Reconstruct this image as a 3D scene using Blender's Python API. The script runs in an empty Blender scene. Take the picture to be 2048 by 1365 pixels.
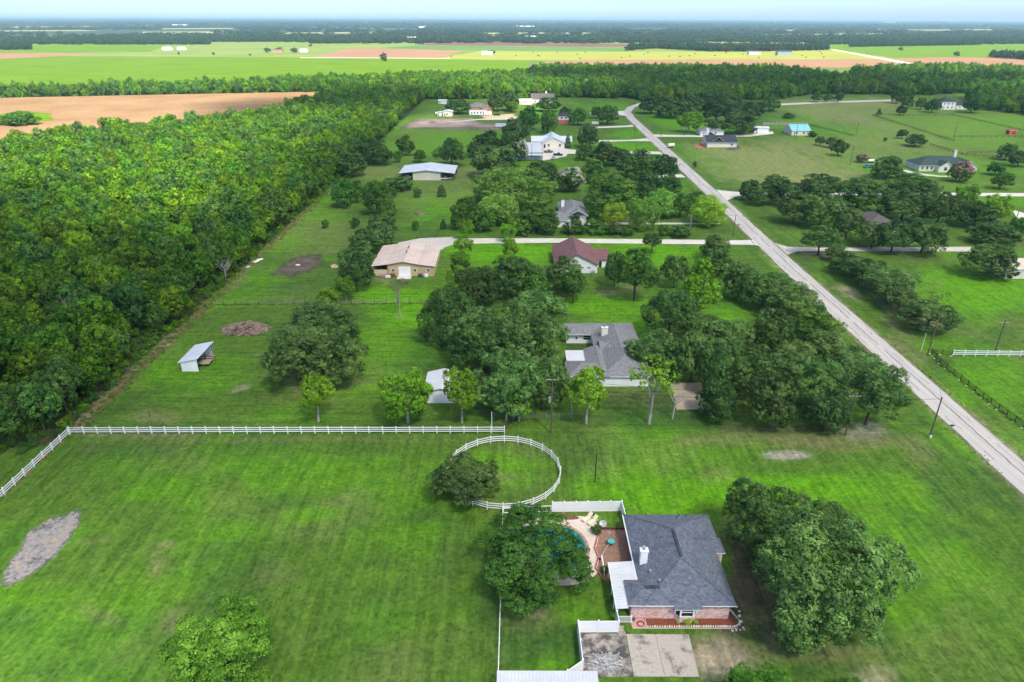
import bpy, math, random
import numpy as np
from mathutils import Vector

# ------------------------------------------------------------------ camera
scene = bpy.context.scene
col = scene.collection
F, CAMH, CX, CY, HOR = 1365.0, 68.0, 1024.0, 682.5, 38.0      # photo pixels, metres
PITCH = math.atan((CY - HOR) / F)
ROLL = math.atan(6 / 2048.0)
_fwd = np.array([0, math.cos(PITCH), -math.sin(PITCH)])
_rt = np.array([1.0, 0, 0]); _up = np.array([0, math.sin(PITCH), math.cos(PITCH)])
RT = math.cos(ROLL) * _rt + math.sin(ROLL) * _up
UP = math.cos(ROLL) * _up - math.sin(ROLL) * _rt
cam_d = bpy.data.cameras.new('camera')
cam_d.sensor_width = 36.0
cam_d.lens = 36.0 * F / 2048.0
cam_d.clip_start = 1.0
cam_d.clip_end = 120000.0
cam = bpy.data.objects.new('camera', cam_d)
col.objects.link(cam)
from mathutils import Matrix
_m = Matrix(((RT[0], UP[0], -_fwd[0]), (RT[1], UP[1], -_fwd[1]), (RT[2], UP[2], -_fwd[2])))
cam.matrix_world = Matrix.Translation((0, 0, CAMH)) @ _m.to_4x4()
scene.camera = cam

# ------------------------------------------------------------------ world, sun, exposure
SUN_EL, SUN_AZ = math.radians(54), math.radians(152)     # azimuth clockwise from +Y: behind the camera, to the right
world = bpy.data.worlds.new('World')
scene.world = world
world.use_nodes = True
wn = world.node_tree
wn.nodes.clear()
sky = wn.nodes.new('ShaderNodeTexSky')
sky.sky_type = 'NISHITA'
sky.sun_disc = False
sky.sun_elevation = SUN_EL
sky.sun_rotation = SUN_AZ
sky.altitude = 60
sky.air_density = 0.45
sky.dust_density = 0.9
sky.ozone_density = 5.0
bg = wn.nodes.new('ShaderNodeBackground')
bg.inputs['Strength'].default_value = 0.11
wo = wn.nodes.new('ShaderNodeOutputWorld')
wn.links.new(sky.outputs[0], bg.inputs[0])
wn.links.new(bg.outputs[0], wo.inputs[0])
sd = bpy.data.lights.new('sun', 'SUN')
sd.energy = 4.6
sd.angle = math.radians(6.0)
sd.color = (1.0, 0.94, 0.80)
sun = bpy.data.objects.new('sun', sd)
col.objects.link(sun)
sdir = Vector((math.sin(SUN_AZ) * math.cos(SUN_EL), math.cos(SUN_AZ) * math.cos(SUN_EL), math.sin(SUN_EL)))
sun.rotation_euler = sdir.to_track_quat('Z', 'Y').to_euler()
sun.location = (0, 0, 300)
scene.view_settings.view_transform = 'Standard'
scene.view_settings.look = 'None'
scene.view_settings.gamma = 1.0
scene.view_settings.exposure = 1.45
scene.view_settings.use_curve_mapping = False
scene.render.engine = 'CYCLES'
cy = scene.cycles
cy.max_bounces = 6
cy.diffuse_bounces = 4
cy.glossy_bounces = 2
cy.transmission_bounces = 3
cy.transparent_max_bounces = 8
cy.volume_bounces = 1
cy.use_denoising = True
cy.use_adaptive_sampling = False
cy.sample_clamp_indirect = 6.0
try:
    cy.denoiser = 'OPENIMAGEDENOISE'
    cy.denoising_prefilter = 'ACCURATE'
except Exception:
    pass

# ------------------------------------------------------------------ helpers
R = random.Random(7)
NR = np.random.default_rng(11)

def P(px, py, z=0.0):
    """point of the plane at height z that the photo pixel looks at"""
    d = _fwd + RT * ((px - CX) / F) - UP * ((py - CY) / F)
    t = (z - CAMH) / d[2]
    return Vector((d[0] * t, d[1] * t, z))

def depth(p):
    return p[0] * _fwd[0] + p[1] * _fwd[1] + (p[2] - CAMH) * _fwd[2]

def top_height(base, ytop):
    """height of a vertical thing standing at base whose top shows at photo row ytop"""
    lo, hi = 0.0, 60.0
    for _ in range(40):
        m = (lo + hi) / 2
        v = np.array([base[0], base[1], m - CAMH])
        y = CY - F * (v @ UP) / (v @ _fwd)
        if y > ytop: lo = m
        else: hi = m
    return lo

def tag(o, label=None, cat=None, group=None, kind=None):
    if label: o['label'] = label
    if cat: o['category'] = cat
    if group: o['group'] = group
    if kind: o['kind'] = kind
    return o

def link(name, me, parent=None):
    o = bpy.data.objects.new(name, me)
    col.objects.link(o)
    if parent is not None: o.parent = parent
    return o

ORG = {}
def thing(name, label, cat, loc=(0, 0, 0), rotz=0.0, group=None):
    o = bpy.data.objects.new(name, None)
    o.empty_display_size = 0.5
    col.objects.link(o)
    o.location = loc
    o.rotation_euler = (0, 0, rotz)
    ORG[o.name] = Vector(loc)
    return tag(o, label, cat, group)

class MB:
    def __init__(s): s.v = []; s.f = []; s.m = []; s.mi = 0
    def quad(s, *p):
        n = len(s.v); s.v += [tuple(q) for q in p]; s.f.append(tuple(range(n, n + len(p)))); s.m.append(s.mi); return s
    def box(s, x0, x1, y0, y1, z0, z1):
        n = len(s.v)
        s.v += [(x0, y0, z0), (x1, y0, z0), (x1, y1, z0), (x0, y1, z0), (x0, y0, z1), (x1, y0, z1), (x1, y1, z1), (x0, y1, z1)]
        for f in ((0, 3, 2, 1), (4, 5, 6, 7), (0, 1, 5, 4), (1, 2, 6, 5), (2, 3, 7, 6), (3, 0, 4, 7)):
            s.f.append(tuple(n + i for i in f)); s.m.append(s.mi)
        return s
    def prism(s, poly, z0, z1):
        """vertical prism over a ccw polygon; z1 a number or one per corner"""
        k = len(poly); n = len(s.v)
        z0s = z0 if isinstance(z0, (list, tuple)) else [z0] * k
        z1s = z1 if isinstance(z1, (list, tuple)) else [z1] * k
        s.v += [(p[0], p[1], a) for p, a in zip(poly, z0s)] + [(p[0], p[1], a) for p, a in zip(poly, z1s)]
        s.f.append(tuple(n + i for i in reversed(range(k)))); s.m.append(s.mi)
        s.f.append(tuple(n + k + i for i in range(k))); s.m.append(s.mi)
        for i in range(k):
            j = (i + 1) % k
            s.f.append((n + i, n + j, n + k + j, n + k + i)); s.m.append(s.mi)
        return s
    def tube(s, pts, rad, seg=6, cap=True):
        pts = [Vector(p) for p in pts]
        if not isinstance(rad, (list, tuple)): rad = [rad] * len(pts)
        n = len(s.v)
        for i, p in enumerate(pts):
            d = (pts[min(i + 1, len(pts) - 1)] - pts[max(i - 1, 0)])
            d = d.normalized() if d.length > 1e-6 else Vector((0, 0, 1))
            a = d.orthogonal().normalized() if abs(d.z) < 0.99 else Vector((1, 0, 0))
            b = d.cross(a).normalized(); a = b.cross(d)
            for k in range(seg):
                t = 2 * math.pi * k / seg
                s.v.append(tuple(p + (a * math.cos(t) + b * math.sin(t)) * rad[i]))
        for i in range(len(pts) - 1):
            for k in range(seg):
                k2 = (k + 1) % seg
                s.f.append((n + i * seg + k, n + i * seg + k2, n + (i + 1) * seg + k2, n + (i + 1) * seg + k)); s.m.append(s.mi)
        if cap:
            s.f.append(tuple(n + k for k in reversed(range(seg)))); s.m.append(s.mi)
            e = n + (len(pts) - 1) * seg
            s.f.append(tuple(e + k for k in range(seg))); s.m.append(s.mi)
        return s
    def mesh(s, name, mats, org=(0, 0, 0), smooth=False):
        me = bpy.data.meshes.new(name)
        ox, oy, oz = org
        me.from_pydata([(x - ox, y - oy, z - oz) for x, y, z in s.v], [], s.f)
        for m in (mats if isinstance(mats, (list, tuple)) else [mats]): me.materials.append(m)
        if any(s.m): me.polygons.foreach_set('material_index', s.m)
        if smooth: me.polygons.foreach_set('use_smooth', [True] * len(me.polygons))
        me.update()
        return me
    def build(s, name, mats, parent=None, smooth=False):
        org = (0, 0, 0)
        if parent is not None: org = ORG.get(parent.name, (0, 0, 0))
        o = link(name, s.mesh(name, mats, org, smooth), parent)
        if parent is not None: ORG[o.name] = Vector(org)
        return o

# ------------------------------------------------------------------ materials
def nodes_of(name):
    m = bpy.data.materials.new(name); m.use_nodes = True
    nt = m.node_tree; nt.nodes.clear()
    out = nt.nodes.new('ShaderNodeOutputMaterial')
    b = nt.nodes.new('ShaderNodeBsdfPrincipled')
    nt.links.new(b.outputs[0], out.inputs[0])
    return m, nt, b, out

def nd(nt, t, **kw):
    n = nt.nodes.new(t)
    for k, v in kw.items():
        if k in n.inputs: n.inputs[k].default_value = v
        else: setattr(n, k, v)
    return n

def mixc(nt, fac, a, b, blend='MIX'):
    n = nt.nodes.new('ShaderNodeMix'); n.data_type = 'RGBA'; n.blend_type = blend
    for sock, v in ((n.inputs[0], fac), (n.inputs[6], a), (n.inputs[7], b)):
        if hasattr(v, 'default_value') or hasattr(v, 'is_linked'): nt.links.new(v, sock)
        elif isinstance(v, (int, float)): sock.default_value = v
        else: sock.default_value = (*v, 1) if len(v) == 3 else v
    return n.outputs[2]

def ramp(nt, fac, stops):
    n = nt.nodes.new('ShaderNodeValToRGB')
    e = n.color_ramp.elements
    while len(e) < len(stops): e.new(0.5)
    for el, (p, c) in zip(e, stops):
        el.position = p; el.color = (*c, 1) if len(c) == 3 else c
    nt.links.new(fac, n.inputs[0])
    return n.outputs[0]

def M(name, c, rough=0.7, var=0.15, scale=1.5, spec=0.3, metal=0.0, c2=None, stretch=(1, 1, 1), detail=4, bump=0.0, bscale=None):
    m, nt, b, out = nodes_of(name)
    tc = nd(nt, 'ShaderNodeTexCoord')
    mp = nd(nt, 'ShaderNodeMapping'); mp.inputs['Scale'].default_value = stretch
    nt.links.new(tc.outputs['Object'], mp.inputs[0])
    nz = nd(nt, 'ShaderNodeTexNoise', Scale=scale, Detail=detail, Roughness=0.6)
    nt.links.new(mp.outputs[0], nz.inputs['Vector'])
    a = tuple(x * (1 - var) for x in c)
    d = c2 if c2 else tuple(min(1, x * (1 + var)) for x in c)
    if c2: a = c
    o = ramp(nt, nz.outputs[0], [(0.32, a), (0.68, d)])
    nt.links.new(o, b.inputs['Base Color'])
    b.inputs['Roughness'].default_value = rough
    b.inputs['Specular IOR Level'].default_value = spec
    b.inputs['Metallic'].default_value = metal
    if bump:
        bn = nd(nt, 'ShaderNodeBump', Strength=bump, Distance=0.05)
        nt.links.new(nz.outputs[0], bn.inputs['Height'])
        nt.links.new(bn.outputs[0], b.inputs['Normal'])
    return m

def brick_mat(name, c1, c2, mortar, w, h, sw=0.03, bias=0.0, rough=0.85, extra=None):
    m, nt, b, out = nodes_of(name)
    tc = nd(nt, 'ShaderNodeTexCoord')
    sx = nd(nt, 'ShaderNodeSeparateXYZ'); nt.links.new(tc.outputs['Object'], sx.inputs[0])
    ad = nd(nt, 'ShaderNodeMath', operation='ADD'); nt.links.new(sx.outputs[0], ad.inputs[0]); nt.links.new(sx.outputs[1], ad.inputs[1])
    cb = nd(nt, 'ShaderNodeCombineXYZ'); nt.links.new(ad.outputs[0], cb.inputs[0]); nt.links.new(sx.outputs[2], cb.inputs[1])
    bt = nd(nt, 'ShaderNodeTexBrick', Scale=1.0)
    bt.inputs['Color1'].default_value = (*c1, 1); bt.inputs['Color2'].default_value = (*c2, 1); bt.inputs['Mortar'].default_value = (*mortar, 1)
    bt.inputs['Mortar Size'].default_value = sw * h; bt.inputs['Bias'].default_value = bias
    bt.inputs['Brick Width'].default_value = w; bt.inputs['Row Height'].default_value = h
    nt.links.new(cb.outputs[0], bt.inputs['Vector'])
    nz = nd(nt, 'ShaderNodeTexNoise', Scale=2.2, Detail=6.0, Roughness=0.7); nt.links.new(tc.outputs['Object'], nz.inputs['Vector'])
    o = mixc(nt, 0.75, bt.outputs[0], ramp(nt, nz.outputs[0], [(0.3, (0.6, 0.6, 0.6)), (0.7, (1.35, 1.35, 1.35))]), 'MULTIPLY')
    nt.links.new(o, b.inputs['Base Color'])
    b.inputs['Roughness'].default_value = rough
    b.inputs['Specular IOR Level'].default_value = 0.25
    bn = nd(nt, 'ShaderNodeBump', Strength=0.5, Distance=0.02); nt.links.new(bt.outputs[1], bn.inputs['Height']); bn.invert = True
    nt.links.new(bn.outputs[0], b.inputs['Normal'])
    return m

def leaf_mat(name, dark, light, trans=0.25, hue=0.04, rough=0.55):
    m, nt, b, out = nodes_of(name)
    at = nd(nt, 'ShaderNodeAttribute', attribute_name='tint')
    oi = nd(nt, 'ShaderNodeObjectInfo')
    c = ramp(nt, at.outputs['Fac'], [(0.0, dark), (1.0, light)])
    hs = nd(nt, 'ShaderNodeHueSaturation')
    mr = nd(nt, 'ShaderNodeMapRange'); mr.inputs[3].default_value = 0.5 - hue; mr.inputs[4].default_value = 0.5 + hue
    nt.links.new(oi.outputs['Random'], mr.inputs[0]); nt.links.new(mr.outputs[0], hs.inputs['Hue'])
    wn_ = nd(nt, 'ShaderNodeTexWhiteNoise', noise_dimensions='1D'); nt.links.new(oi.outputs['Random'], wn_.inputs['W'])
    mv = nd(nt, 'ShaderNodeMapRange'); mv.inputs[3].default_value = 0.74; mv.inputs[4].default_value = 1.28
    nt.links.new(wn_.outputs[0], mv.inputs[0]); nt.links.new(mv.outputs[0], hs.inputs['Value'])
    nt.links.new(c, hs.inputs['Color'])
    nt.links.new(hs.outputs[0], b.inputs['Base Color'])
    b.inputs['Roughness'].default_value = rough
    b.inputs['Specular IOR Level'].default_value = 0.11
    tr = nd(nt, 'ShaderNodeBsdfTranslucent')
    g = mixc(nt, 1.0, hs.outputs[0], (1.3, 1.35, 0.5), 'MULTIPLY'); nt.links.new(g, tr.inputs[0])
    mx = nd(nt, 'ShaderNodeMixShader'); mx.inputs[0].default_value = trans
    nt.links.new(b.outputs[0], mx.inputs[1]); nt.links.new(tr.outputs[0], mx.inputs[2])
    nt.links.new(mx.outputs[0], out.inputs[0])
    return m

WHITE = M('white_vinyl', (0.80, 0.80, 0.82), 0.45, 0.05, 0.6)
WPAINT = M('white_painted_siding', (0.74, 0.74, 0.75), 0.6, 0.07, 0.5)
WMETAL = M('white_metal_sheet', (0.56, 0.575, 0.61), 0.4, 0.08, 0.5, stretch=(1, 1, 1))
GALV = M('galvanised_metal_sheet', (0.56, 0.59, 0.66), 0.42, 0.10, 0.3, spec=0.4)
CREAM = M('cream_siding', (0.70, 0.65, 0.55), 0.7, 0.08, 0.4)
BEIGE = M('beige_metal_wall', (0.58, 0.54, 0.45), 0.6, 0.06, 0.4)
TANROOF = M('pinkish_tan_metal_roof', (0.56, 0.45, 0.39), 0.5, 0.12, 0.25)
TANWALL = M('tan_wall', (0.50, 0.37, 0.22), 0.7, 0.12, 0.6)
MAROON = brick_mat('maroon_shingles', (0.15, 0.072, 0.075), (0.20, 0.10, 0.10), (0.12, 0.06, 0.062), 0.6, 0.10)
SLATE = brick_mat('blue_grey_shingles', (0.085, 0.10, 0.135), (0.15, 0.168, 0.215), (0.075, 0.088, 0.12), 0.36, 0.075, 0.02)
GREYROOF = brick_mat('grey_shingles', (0.155, 0.16, 0.175), (0.215, 0.22, 0.235), (0.13, 0.135, 0.15), 0.6, 0.10)
DARKROOF = brick_mat('charcoal_shingles', (0.033, 0.038, 0.052), (0.058, 0.064, 0.082), (0.03, 0.034, 0.045), 0.6, 0.10)
GREENROOF = brick_mat('dark_green_shingles', (0.030, 0.060, 0.058), (0.05, 0.085, 0.08), (0.025, 0.045, 0.045), 0.6, 0.10)
BROWNROOF = brick_mat('brown_grey_shingles', (0.09, 0.075, 0.075), (0.13, 0.11, 0.11), (0.07, 0.06, 0.06), 0.6, 0.10)
TURQ = M('turquoise_metal_roof', (0.20, 0.50, 0.52), 0.45, 0.1, 0.3)
PINKBRICK = brick_mat('pink_white_brick', (0.60, 0.27, 0.24), (0.78, 0.60, 0.55), (0.62, 0.52, 0.48), 0.42, 0.13, 0.12)
REDBRICK = brick_mat('red_brick', (0.42, 0.07, 0.05), (0.5, 0.12, 0.09), (0.4, 0.3, 0.26), 0.3, 0.1, 0.1)
REDPAINT = M('barn_red_paint', (0.42, 0.035, 0.03), 0.6, 0.15)
ORANGE = M('orange_tan_wood', (0.46, 0.22, 0.09), 0.7, 0.15)
GLASS = M('dark_window_glass', (0.012, 0.016, 0.02), 0.08, 0.2, spec=0.6)
DARKIN = M('dark_opening', (0.025, 0.022, 0.02), 0.9, 0.2)
BARK = M('brown_bark', (0.085, 0.062, 0.045), 0.9, 0.35, 6, bump=0.6)
PALEBARK = M('pale_grey_bark', (0.34, 0.31, 0.27), 0.9, 0.3, 5, bump=0.6)
DEADWOOD = M('dead_grey_wood', (0.36, 0.33, 0.31), 0.9, 0.25, 4)
POLEWOOD = M('weathered_pole_wood', (0.12, 0.085, 0.065), 0.9, 0.3, 3)
GREYWOOD = M('grey_weathered_wood', (0.30, 0.27, 0.23), 0.9, 0.3, 3)
CONC = M('pale_concrete', (0.56, 0.53, 0.48), 0.85, 0.12, 0.35, detail=8)
GRAVEL = M('pale_gravel', (0.50, 0.46, 0.42), 0.95, 0.35, 1.6, detail=10, bump=0.4)
BLACKM = M('black_metal', (0.012, 0.012, 0.013), 0.5, 0.2)
RUBBER = M('black_rubber', (0.015, 0.015, 0.016), 0.8, 0.2)
STEEL = M('grey_steel', (0.35, 0.36, 0.38), 0.4, 0.15, metal=0.4)
RUST = M('rusty_steel', (0.16, 0.07, 0.035), 0.8, 0.3)

# ------------------------------------------------------------------ ground
def vnoise(x, y, s, seed):
    g = np.random.default_rng(seed).random((256, 256))
    u = x / s; v = y / s
    i = np.floor(u).astype(int); j = np.floor(v).astype(int)
    fu = u - i; fv = v - j
    fu = fu * fu * (3 - 2 * fu); fv = fv * fv * (3 - 2 * fv)
    a = g[i % 256, j % 256]; b = g[(i + 1) % 256, j % 256]; c = g[i % 256, (j + 1) % 256]; d = g[(i + 1) % 256, (j + 1) % 256]
    return (a * (1 - fu) + b * fu) * (1 - fv) + (c * (1 - fu) + d * fu) * fv

def fbm(x, y, s, seed, o=4):
    t = 0; w = 0
    for k in range(o):
        a = 0.55 ** k
        t = t + a * vnoise(x + 17.3 * k, y - 9.1 * k, s / 2 ** k, seed + k); w += a
    return t / w

def axis(lo, hi, step, far, g=1.055):
    m = list(np.arange(lo, hi + 1e-6, step))
    s, p = step, m[-1]
    while p < far: s *= g; p += s; m.append(p)
    s, p, l = step, m[0], []
    while p > -far: s *= g * 1.03; p -= s; l.append(p)
    return np.array(l[::-1] + m)

gx = axis(-135, 150, 1.0, 42000); gy = axis(44, 235, 0.8, 46000)
GX, GY = np.meshgrid(gx, gy)
fx, fy = GX.ravel(), GY.ravel()
# photo row and column of every ground point in front of the camera: only to know where worn, lush and shade-painted grass lies
_v = np.stack([fx, fy, np.full_like(fx, -CAMH)], 1)
_dd = _v @ _fwd; _ok = (fy > 15) & (_dd > 5)
_ds = np.where(_ok, _dd, 1)
qx = np.where(_ok, CX + F * (_v @ RT) / _ds, -9999); qy = np.where(_ok, CY - F * (_v @ UP) / _ds, -9999)

BASE = np.array([0.070, 0.142, 0.018]); LUSH = np.array([0.090, 0.255, 0.006]); DRY = np.array([0.175, 0.165, 0.080])
BARE = np.array([0.30, 0.255, 0.19]); SOIL = np.array([0.075, 0.06, 0.045]); PALE = np.array([0.19, 0.225, 0.075])
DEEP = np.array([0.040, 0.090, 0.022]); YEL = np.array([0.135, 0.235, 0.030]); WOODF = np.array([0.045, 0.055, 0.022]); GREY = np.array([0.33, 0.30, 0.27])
n1 = fbm(fx, fy, 26, 3); n2 = fbm(fx, fy, 9, 21); n3 = fbm(fx, fy, 3.2, 33, 3)
C = BASE[None, :] * np.ones((len(fx), 1))
def blend(mask, c):
    global C
    mask = np.clip(mask, 0, 1)[:, None]
    C = C * (1 - mask) + c * mask
def sm(a, b, x):
    t = np.clip((x - a) / (b - a), 0, 1); return t * t * (3 - 2 * t)
blend(sm(0.46, 0.70, n1) * 0.6, LUSH)
blend(sm(0.52, 0.75, fbm(fx, fy, 14, 55)) * 0.22, DRY)
blend(sm(0.50, 0.30, n2) * 0.45, DEEP)
# worn, dry and lush places, plus some painted shade, in photo pixels: centre, radii, tilt, what, how much
SPOTS = [
 (1000, 935, 95, 42, 0, LUSH, .7), (1500, 985, 190, 40, 3, LUSH, .9), (1235, 975, 110, 42, 0, LUSH, .7), (1690, 975, 90, 34, 8, LUSH, .8), (1330, 1010, 90, 22, 0, LUSH, .9),
 (820, 625, 70, 40, 0, LUSH, .9), (775, 690, 80, 45, 10, LUSH, .55), (800, 590, 110, 22, 0, LUSH, .8), (1000, 505, 130, 26, 0, LUSH, 1.), (1300, 510, 170, 26, 0, LUSH, 1.), (1210, 610, 130, 22, 0, LUSH, .9), (1230, 655, 90, 24, 0, LUSH, .8), (1420, 640, 60, 30, 0, LUSH, .7),
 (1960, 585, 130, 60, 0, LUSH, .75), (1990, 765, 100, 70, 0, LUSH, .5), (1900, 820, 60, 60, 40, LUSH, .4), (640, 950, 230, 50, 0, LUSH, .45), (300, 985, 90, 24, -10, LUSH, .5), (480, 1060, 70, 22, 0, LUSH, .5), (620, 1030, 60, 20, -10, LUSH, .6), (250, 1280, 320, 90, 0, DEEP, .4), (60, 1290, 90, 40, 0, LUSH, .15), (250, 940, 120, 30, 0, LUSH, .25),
 (860, 1080, 40, 60, 0, LUSH, .35), (760, 1250, 60, 40, 0, LUSH, .3), (700, 780, 60, 24, 0, LUSH, .35), (590, 830, 90, 24, 0, LUSH, .35), (1880, 690, 90, 24, 0, LUSH, .3), (1540, 510, 14, 40, -30, YEL, .8),
 (880, 275, 90, 22, 0, YEL, .9), (820, 300, 70, 20, 0, YEL, .6), (900, 290, 120, 25, 0, LUSH, .5), (880, 225, 50, 18, -15, YEL, .55), (1230, 295, 90, 14, 0, LUSH, .9), (1260, 268, 50, 10, 0, LUSH, .7), (1210, 215, 60, 9, 0, LUSH, .9), (1370, 245, 90, 20, 10, LUSH, .8), (1640, 470, 60, 20, 0, LUSH, .4), (1760, 275, 120, 26, 0, YEL, .5), (1950, 300, 120, 40, 0, YEL, .45), (1980, 250, 130, 30, 0, YEL, .75), (1850, 245, 130, 34, 0, YEL, .6), (1760, 300, 160, 40, 0, PALE, .4), (1960, 370, 120, 16, 0, YEL, .5), (1700, 215, 140, 20, 0, PALE, .6), (1600, 290, 100, 20, 0, PALE, .5), (1640, 265, 70, 14, 0, LUSH, .5), (1590, 245, 60, 12, 0, LUSH, .6),
 (1560, 335, 170, 46, 8, PALE, .95), (1470, 305, 90, 22, 8, PALE, .8), (1660, 370, 110, 26, 8, PALE, .8), (1640, 225, 90, 22, 12, PALE, .6), (1730, 205, 160, 10, 0, PALE, .6), (1760, 250, 80, 14, 15, PALE, .45), (1700, 240, 60, 14, 15, DRY, .35), (2000, 245, 70, 10, 0, LUSH, .5), (1440, 430, 40, 22, 0, PALE, .35),
 (620, 470, 120, 50, 0, PALE, .3), (900, 385, 120, 30, 0, PALE, .3), (760, 345, 60, 16, 0, PALE, .6), (960, 350, 60, 18, 0, PALE, .6), (1100, 345, 80, 14, 0, PALE, .6), (560, 490, 70, 20, -10, LUSH, .4),
 (1571, 912, 52, 10, 0, GREY, .75), (1690, 885, 120, 22, 0, DRY, .6), (1480, 880, 130, 20, 0, DRY, .4), (1730, 860, 40, 18, 0, GREY, .5), (1600, 880, 80, 14, 0, DRY, .45), (1380, 880, 60, 14, 0, DRY, .35), (1830, 900, 50, 30, 35, DRY, .4), (1430, 950, 50, 20, 0, DRY, .25), (1010, 955, 40, 12, 0, DRY, .4), (1210, 940, 40, 22, 10, DRY, .2),
 (630, 750, 120, 26, 0, DRY, .5), (690, 765, 60, 16, 0, SOIL, .45), (480, 777, 18, 7, -20, BARE, .55), (610, 785, 30, 9, 0, DRY, .6), (300, 835, 70, 14, 0, DRY, .5), (640, 640, 40, 10, 0, DRY, .2), (530, 710, 30, 9, 0, DRY, .35),
 (960, 770, 26, 50, 25, SOIL, .8), (1010, 850, 30, 10, 0, SOIL, .3), (1330, 800, 120, 22, 0, SOIL, .4), (1560, 860, 130, 14, 0, SOIL, .5), (1310, 835, 160, 26, 0, DEEP, .6),
 (1700, 588, 34, 12, 30, BARE, .6), (1770, 610, 40, 12, 35, BARE, .35), (1850, 640, 50, 18, 20, BARE, .45), (1820, 700, 60, 14, 35, DRY, .5), (1800, 660, 50, 12, 35, DRY, .4), (1640, 510, 34, 7, 0, BARE, .5), (1830, 515, 60, 8, 0, SOIL, .35), (1710, 515, 30, 8, 0, DRY, .4), (1450, 478, 50, 9, 10, DRY, .3), (1512, 398, 28, 8, 10, DRY, .4),
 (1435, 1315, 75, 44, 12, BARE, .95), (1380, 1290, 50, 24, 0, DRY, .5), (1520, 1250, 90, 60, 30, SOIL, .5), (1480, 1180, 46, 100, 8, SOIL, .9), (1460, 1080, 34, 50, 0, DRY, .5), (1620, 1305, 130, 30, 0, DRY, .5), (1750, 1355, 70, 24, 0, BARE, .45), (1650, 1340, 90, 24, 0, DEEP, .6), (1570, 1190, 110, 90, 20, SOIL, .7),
 (1060, 1240, 60, 30, 0, DRY, .35), (1075, 1225, 22, 10, 0, BARE, .35), (1130, 1290, 60, 40, 0, DEEP, .6), (1060, 1290, 60, 50, 0, DEEP, .5), (1000, 1180, 60, 60, 0, DEEP, .5), (900, 1110, 50, 70, 0, DEEP, .4), (850, 1030, 60, 20, 0, DEEP, .5),  # includes the shadow under the round pen oak, painted as deep green
 (330, 1090, 26, 8, 0, DRY, .55), (310, 1130, 14, 40, 0, DRY, .5), (200, 1230, 60, 18, 20, DRY, .45), (345, 1240, 30, 26, -30, DRY, .45), (370, 1140, 12, 50, 0, LUSH, .35), (190, 1080, 50, 9, -5, DRY, .35), (560, 1150, 60, 30, 0, DRY, .2), (680, 1000, 60, 14, -15, DRY, .25),
 (270, 870, 150, 6, 0, DRY, .5), (640, 880, 380, 5, 0, DRY, .35), (240, 760, 14, 70, 42, BARE, .55), (330, 690, 12, 50, 42, BARE, .5), (400, 620, 10, 40, 42, DRY, .5), (170, 830, 16, 40, 42, BARE, .6), (480, 560, 10, 40, 42, DRY, .5), (560, 470, 8, 40, 40, DRY, .4),
 (1700, 715, 14, 70, -42, DRY, .3), (1260, 580, 22, 8, 0, DRY, .5), (1215, 587, 20, 8, 0, BARE, .4), (800, 633, 12, 4, 0, BARE, .6), (770, 560, 26, 7, 0, DRY, .6), (655, 605, 160, 4, 0, DRY, .35),
 (1150, 690, 26, 22, 0, DEEP, .9), (1160, 710, 26, 20, 0, DEEP, .8), (860, 730, 60, 30, 0, DEEP, .5),  # courtyard lawn: its shade is painted into the grass colour
]
wob = (n3 - 0.5) * 0.9 + (n2 - 0.5) * 0.9
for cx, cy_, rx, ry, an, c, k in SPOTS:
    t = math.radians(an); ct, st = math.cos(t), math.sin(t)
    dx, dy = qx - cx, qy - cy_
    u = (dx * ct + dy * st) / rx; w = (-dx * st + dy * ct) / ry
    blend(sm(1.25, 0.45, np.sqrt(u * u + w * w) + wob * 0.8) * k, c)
# floor of the wood on the left, shoulders of the road
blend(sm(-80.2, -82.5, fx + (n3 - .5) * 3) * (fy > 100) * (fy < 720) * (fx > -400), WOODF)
rc = np.interp(fy, [30, 200, 275, 400, 455, 540], [84.2, 84.4, 86.0, 87.7, 88.7, 89.8])
e = np.abs(fx - rc)
blend(sm(4.3, 3.0, e + (n3 - .5) * 1.6) * (fy < 560) * (fy > 40) * .8, np.array([0.22, 0.19, 0.14]))
blend(sm(1.2, 0.3, np.abs(e - 7.2 + (n2 - .5) * 2)) * (fy < 400) * .35, DEEP)
# towards the distance: open pasture
far = sm(620, 900, fy)
blend(far * .85, np.array([0.105, 0.165, 0.045]))
blend(sm(1900, 2600, fy), np.array([0.032, 0.058, 0.026]))
me = bpy.data.meshes.new('ground')
nx, ny = len(gx), len(gy)
co = np.stack([fx, fy, np.zeros_like(fx)], 1).astype(np.float32)
idx = np.arange(nx * ny).reshape(ny, nx)
q = np.stack([idx[:-1, :-1], idx[:-1, 1:], idx[1:, 1:], idx[1:, :-1]], -1).reshape(-1, 4)
def fast_mesh(me, co, faces, k):
    nf = len(faces)
    me.vertices.add(len(co)); me.vertices.foreach_set('co', co.astype(np.float32).ravel())
    me.loops.add(nf * k); me.loops.foreach_set('vertex_index', faces.astype(np.int32).ravel())
    me.polygons.add(nf); me.polygons.foreach_set('loop_start', np.arange(0, nf * k, k, dtype=np.int32))
    me.update(calc_edges=True)
fast_mesh(me, co, q, 4)
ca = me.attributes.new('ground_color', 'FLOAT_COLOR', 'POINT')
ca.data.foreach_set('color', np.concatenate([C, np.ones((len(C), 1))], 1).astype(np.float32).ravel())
mow = np.where((fy > 104.5) & (fx < 79), 1.0, 0.0)
mow = np.where(fx > 88, 0.35, mow)
ma = me.attributes.new('mow', 'FLOAT', 'POINT'); ma.data.foreach_set('value', mow.astype(np.float32))

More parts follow.
